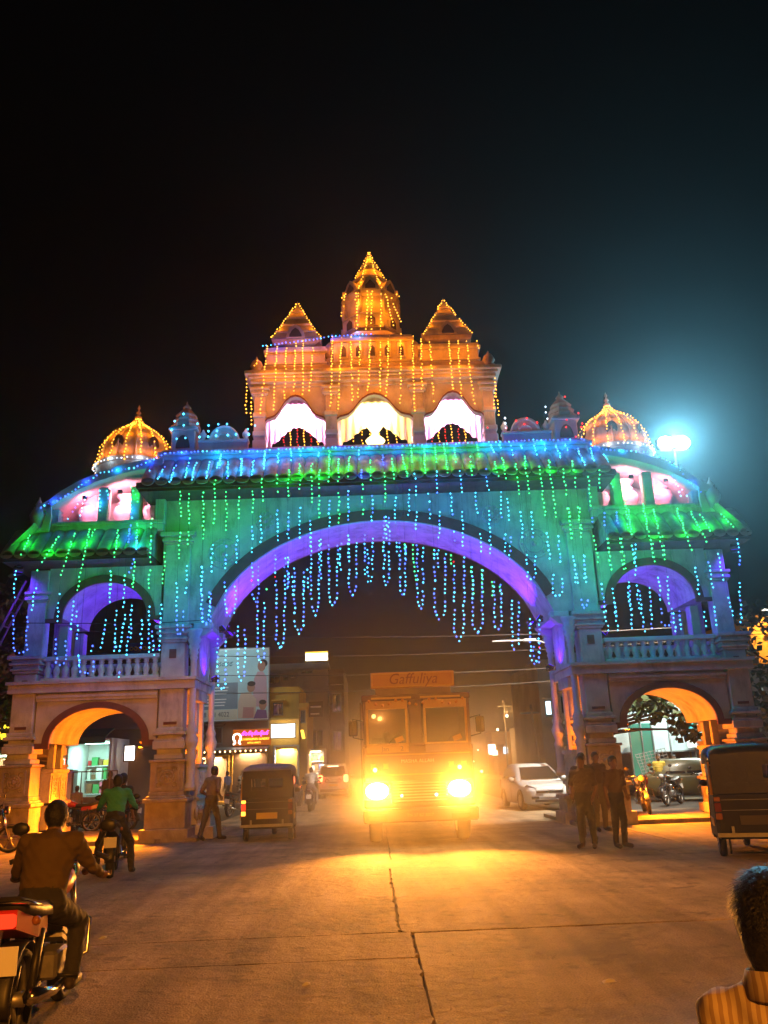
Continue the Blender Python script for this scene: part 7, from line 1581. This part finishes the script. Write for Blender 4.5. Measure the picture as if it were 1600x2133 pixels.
person('man in a light shirt walking past the left inner pillar with hands at his waist',(-4.45,22.0,0),R(-30),stand(armL=((.27,-.06,1.12),(.16,.14,1.0)),armR=((-.27,-.06,1.12),(-.16,.14,1.0)),stride=.24,lean=.1),('khaki',(.20,.15,.09)),OL,1.04)
person('stocky bald man standing left in the group by the right pillar',(3.72,16.6,0),R(150),stand(armL=((.27,-.05,1.12),(.2,.16,1.0)),armR=((-.24,-.08,1.1),(-.2,.1,.92)),wide=.02),BR,DK,.985,bulk=1.15)
person('slim man with dark hair standing right in the group by the right pillar',(4.30,16.45,0),R(200),stand(armR=((-.24,-.03,1.1),(-.16,.13,.98))),('rust',(.065,.035,.018)),DK,.965,bulk=1.0)
person('man in a dark shirt standing between the two nearer men',(4.16,18.3,0),R(170),stand(),DK,BR,1.02)
person('man standing farthest back in the group against the right pillar',(4.95,20.2,0),R(190),stand(),BR,OL,1.03)
person('man in a green shirt astride the black motorcycle on the left',(-4.92,15.55,0),R(13),ride(feet='ground',lean=.02),GR,DK,1.0,sleeve=1.0)
nr=person('near rider in a dark mustard jacket seen from behind at lower left',(-2.72,6.55,-.07),R(6),ride(lean=.05),OR,DK,.93,sleeve=1.0,bulk=1.15,res=.012)
person('rider in a white shirt on the pale motorcycle beyond the arch',(-2.85,35.0,0),R(-2),ride(),WS,GY,1.02)
NJ=stand(look=(.1,1,-.1))
for q in('L','R'):
    x,y,z=NJ['sh'+q]; NJ['sh'+q]=(x*.97,y,z-.055)
STR=mat('cloth_cream',(.34,.26,.15),.85)
_nt=STR.node_tree; _w=_nt.nodes.new('ShaderNodeTexWave'); _w.inputs['Scale'].default_value=13; _w.inputs['Distortion'].default_value=1.2; _c=_nt.nodes.new('ShaderNodeTexCoord'); _r=_nt.nodes.new('ShaderNodeValToRGB')
_r.color_ramp.elements[0].position=.42; _r.color_ramp.elements[0].color=(.24,.16,.09,1); _r.color_ramp.elements[1].position=.5; _r.color_ramp.elements[1].color=(.38,.29,.17,1)
_nt.links.new(_c.outputs['Object'],_w.inputs['Vector']); _nt.links.new(_w.outputs['Fac'],_r.inputs['Fac']); _nt.links.new(_r.outputs['Color'],_nt.nodes['Principled BSDF'].inputs['Base Color'])
_b=_nt.nodes.new('ShaderNodeTexNoise'); _b.inputs['Scale'].default_value=22; _bb=_nt.nodes.new('ShaderNodeBump'); _bb.inputs['Strength'].default_value=.6; _nt.links.new(_c.outputs['Object'],_b.inputs['Vector']); _nt.links.new(_b.outputs['Fac'],_bb.inputs['Height']); _nt.links.new(_bb.outputs['Normal'],_nt.nodes['Principled BSDF'].inputs['Normal'])
CLOTH['cream']=STR
npn=person('near person with dark hair and striped cream shirt at the bottom right corner',(.57,2.05,.0),R(-20),NJ,CR,DK,.795,res=.011,long_hair=True)
person('truck driver sitting behind the left windscreen',(.03,19.95,.78),R(180),ride(lean=.0),DK,DK,.98)
person('man in a yellow shirt sitting beyond the right ground arch',(10.5,32.2,0.0),R(170),stand(),YL,DK,.98)
person('man in white by the tent wall beyond the right ground arch',(11.75,34.0,0),R(120),stand(),WS,GY,.96)
person('shopper in brown before the white board beyond the left ground arch',(-9.35,29.6,0),R(10),stand(),BR,DK,1.05)
person('dark haired boy near the cart beyond the left ground arch',(-9.9,28.0,0),R(40),stand(),GY,DK,.8)
person('person in dark clothes standing ahead of the green shirted man',(-5.6,18.2,0),R(-10),stand(),DK,DK,.98)
strands(nr,ride(lean=.05),1,2600,1); strands(npn,stand(look=(.1,1,-.1)),1,5200,2,.06)
def collar(parent,J,m):
    n=Vector(J['neck']); b=MB()
    rings=[]
    for i in range(25):
        a=2*math.pi*i/24; c,s_=math.cos(a),math.sin(a); lift=.012*math.cos(a-math.pi/2)*-1
        rings.append([(n.x+c*r,n.y+s_*r*.95+.0,n.z+z+lift) for r,z in((.118,-.06),(.100,-.02),(.090,.008),(.082,.006),(.088,-.02),(.098,-.07))])
    b.loft(rings,False,False,True); return b.build('collar',m,parent)
collar(nr,ride(lean=.05),CLOTH['mustard']); collar(npn,stand(),CLOTH['cream'])
for k,(x,y,a,sh_,l) in enumerate(((-6.9,43.5,20,WS,'shopper in white before the snack shop'),(-6.2,44.0,-30,DK,'shopper in dark shirt under the neon sign'),(-7.6,43.0,60,BL,'shopper in blue at the snack shop counter'),(-5.2,44.2,10,WS,'shopper in white before the white lit shop'),(-4.6,43.6,-50,RD,'shopper in red near the dark parked car'),(-8.3,42.5,0,YL,'shopper in yellow at the jar stall'))):
    person(l,(x,y,0),R(a),stand(),sh_,DK,.97,res=.018)
person('dark figure standing at the far left edge beside the outer pillar',(-9.95,21.3,0),R(-40),stand(),DK,DK,1.0)
# ------------------------------------------------------------------ air: haze in the whole place, dust thrown up round the truck
def volume_box(name,x0,x1,y0,y1,z0,z1,dens,col,aniso):
    b=MB(); b.box(x0,x1,y0,y1,z0,z1)
    m=bpy.data.materials.new(name); m.use_nodes=True; nt=m.node_tree; nt.nodes.clear()
    v=nt.nodes.new('ShaderNodeVolumePrincipled'); v.inputs['Color'].default_value=(*col,1); v.inputs['Density'].default_value=dens; v.inputs['Anisotropy'].default_value=aniso
    o=nt.nodes.new('ShaderNodeOutputMaterial'); nt.links.new(v.outputs[0],o.inputs['Volume'])
    return b.build(name,m,None,kind='stuff')
volume_box('haze',-59,59,-25,129,-1.2,26,.0014,(.9,.9,.9),.84)
def dust(c,r,dens,name='dust_cloud'):
    b=MB(); b.ball((0,0,0),1,20,12)
    m=bpy.data.materials.new(name); m.use_nodes=True; nt=m.node_tree; nt.nodes.clear(); N=nt.nodes; L=nt.links
    v=N.new('ShaderNodeVolumePrincipled'); v.inputs['Color'].default_value=(.86,.76,.6,1); v.inputs['Anisotropy'].default_value=.1
    tc=N.new('ShaderNodeTexCoord'); ln=N.new('ShaderNodeVectorMath'); ln.operation='LENGTH'; L.new(tc.outputs['Object'],ln.inputs[0])
    mr=N.new('ShaderNodeMapRange'); mr.interpolation_type='SMOOTHSTEP'; mr.inputs[1].default_value=1.0; mr.inputs[2].default_value=.0; mr.inputs[3].default_value=0; mr.inputs[4].default_value=1
    L.new(ln.outputs['Value'],mr.inputs[0])
    ns=N.new('ShaderNodeTexNoise'); ns.inputs['Scale'].default_value=2.2; ns.inputs['Detail'].default_value=3; L.new(tc.outputs['Object'],ns.inputs['Vector'])
    m2=N.new('ShaderNodeMapRange'); m2.inputs[1].default_value=.3; m2.inputs[2].default_value=.7; m2.inputs[3].default_value=.35; m2.inputs[4].default_value=1.3; L.new(ns.outputs['Fac'],m2.inputs[0])
    q=N.new('ShaderNodeMath'); q.operation='MULTIPLY'; L.new(mr.outputs[0],q.inputs[0]); L.new(m2.outputs[0],q.inputs[1])
    q2=N.new('ShaderNodeMath'); q2.operation='MULTIPLY'; q2.inputs[1].default_value=dens; L.new(q.outputs[0],q2.inputs[0]); L.new(q2.outputs[0],v.inputs['Density'])
    o=N.new('ShaderNodeOutputMaterial'); L.new(v.outputs[0],o.inputs['Volume'])
    return b.build(name,m,None,c,kind='stuff') , r
for (c,r,d) in (((.7,19.6,1.1),(4.6,4.4,2.6),.26),((-.5,29,1.6),(8,7,3.2),.035),((2,62,2.5),(16,30,9),.012)):
    o,_=dust(c,r,d); o.scale=r
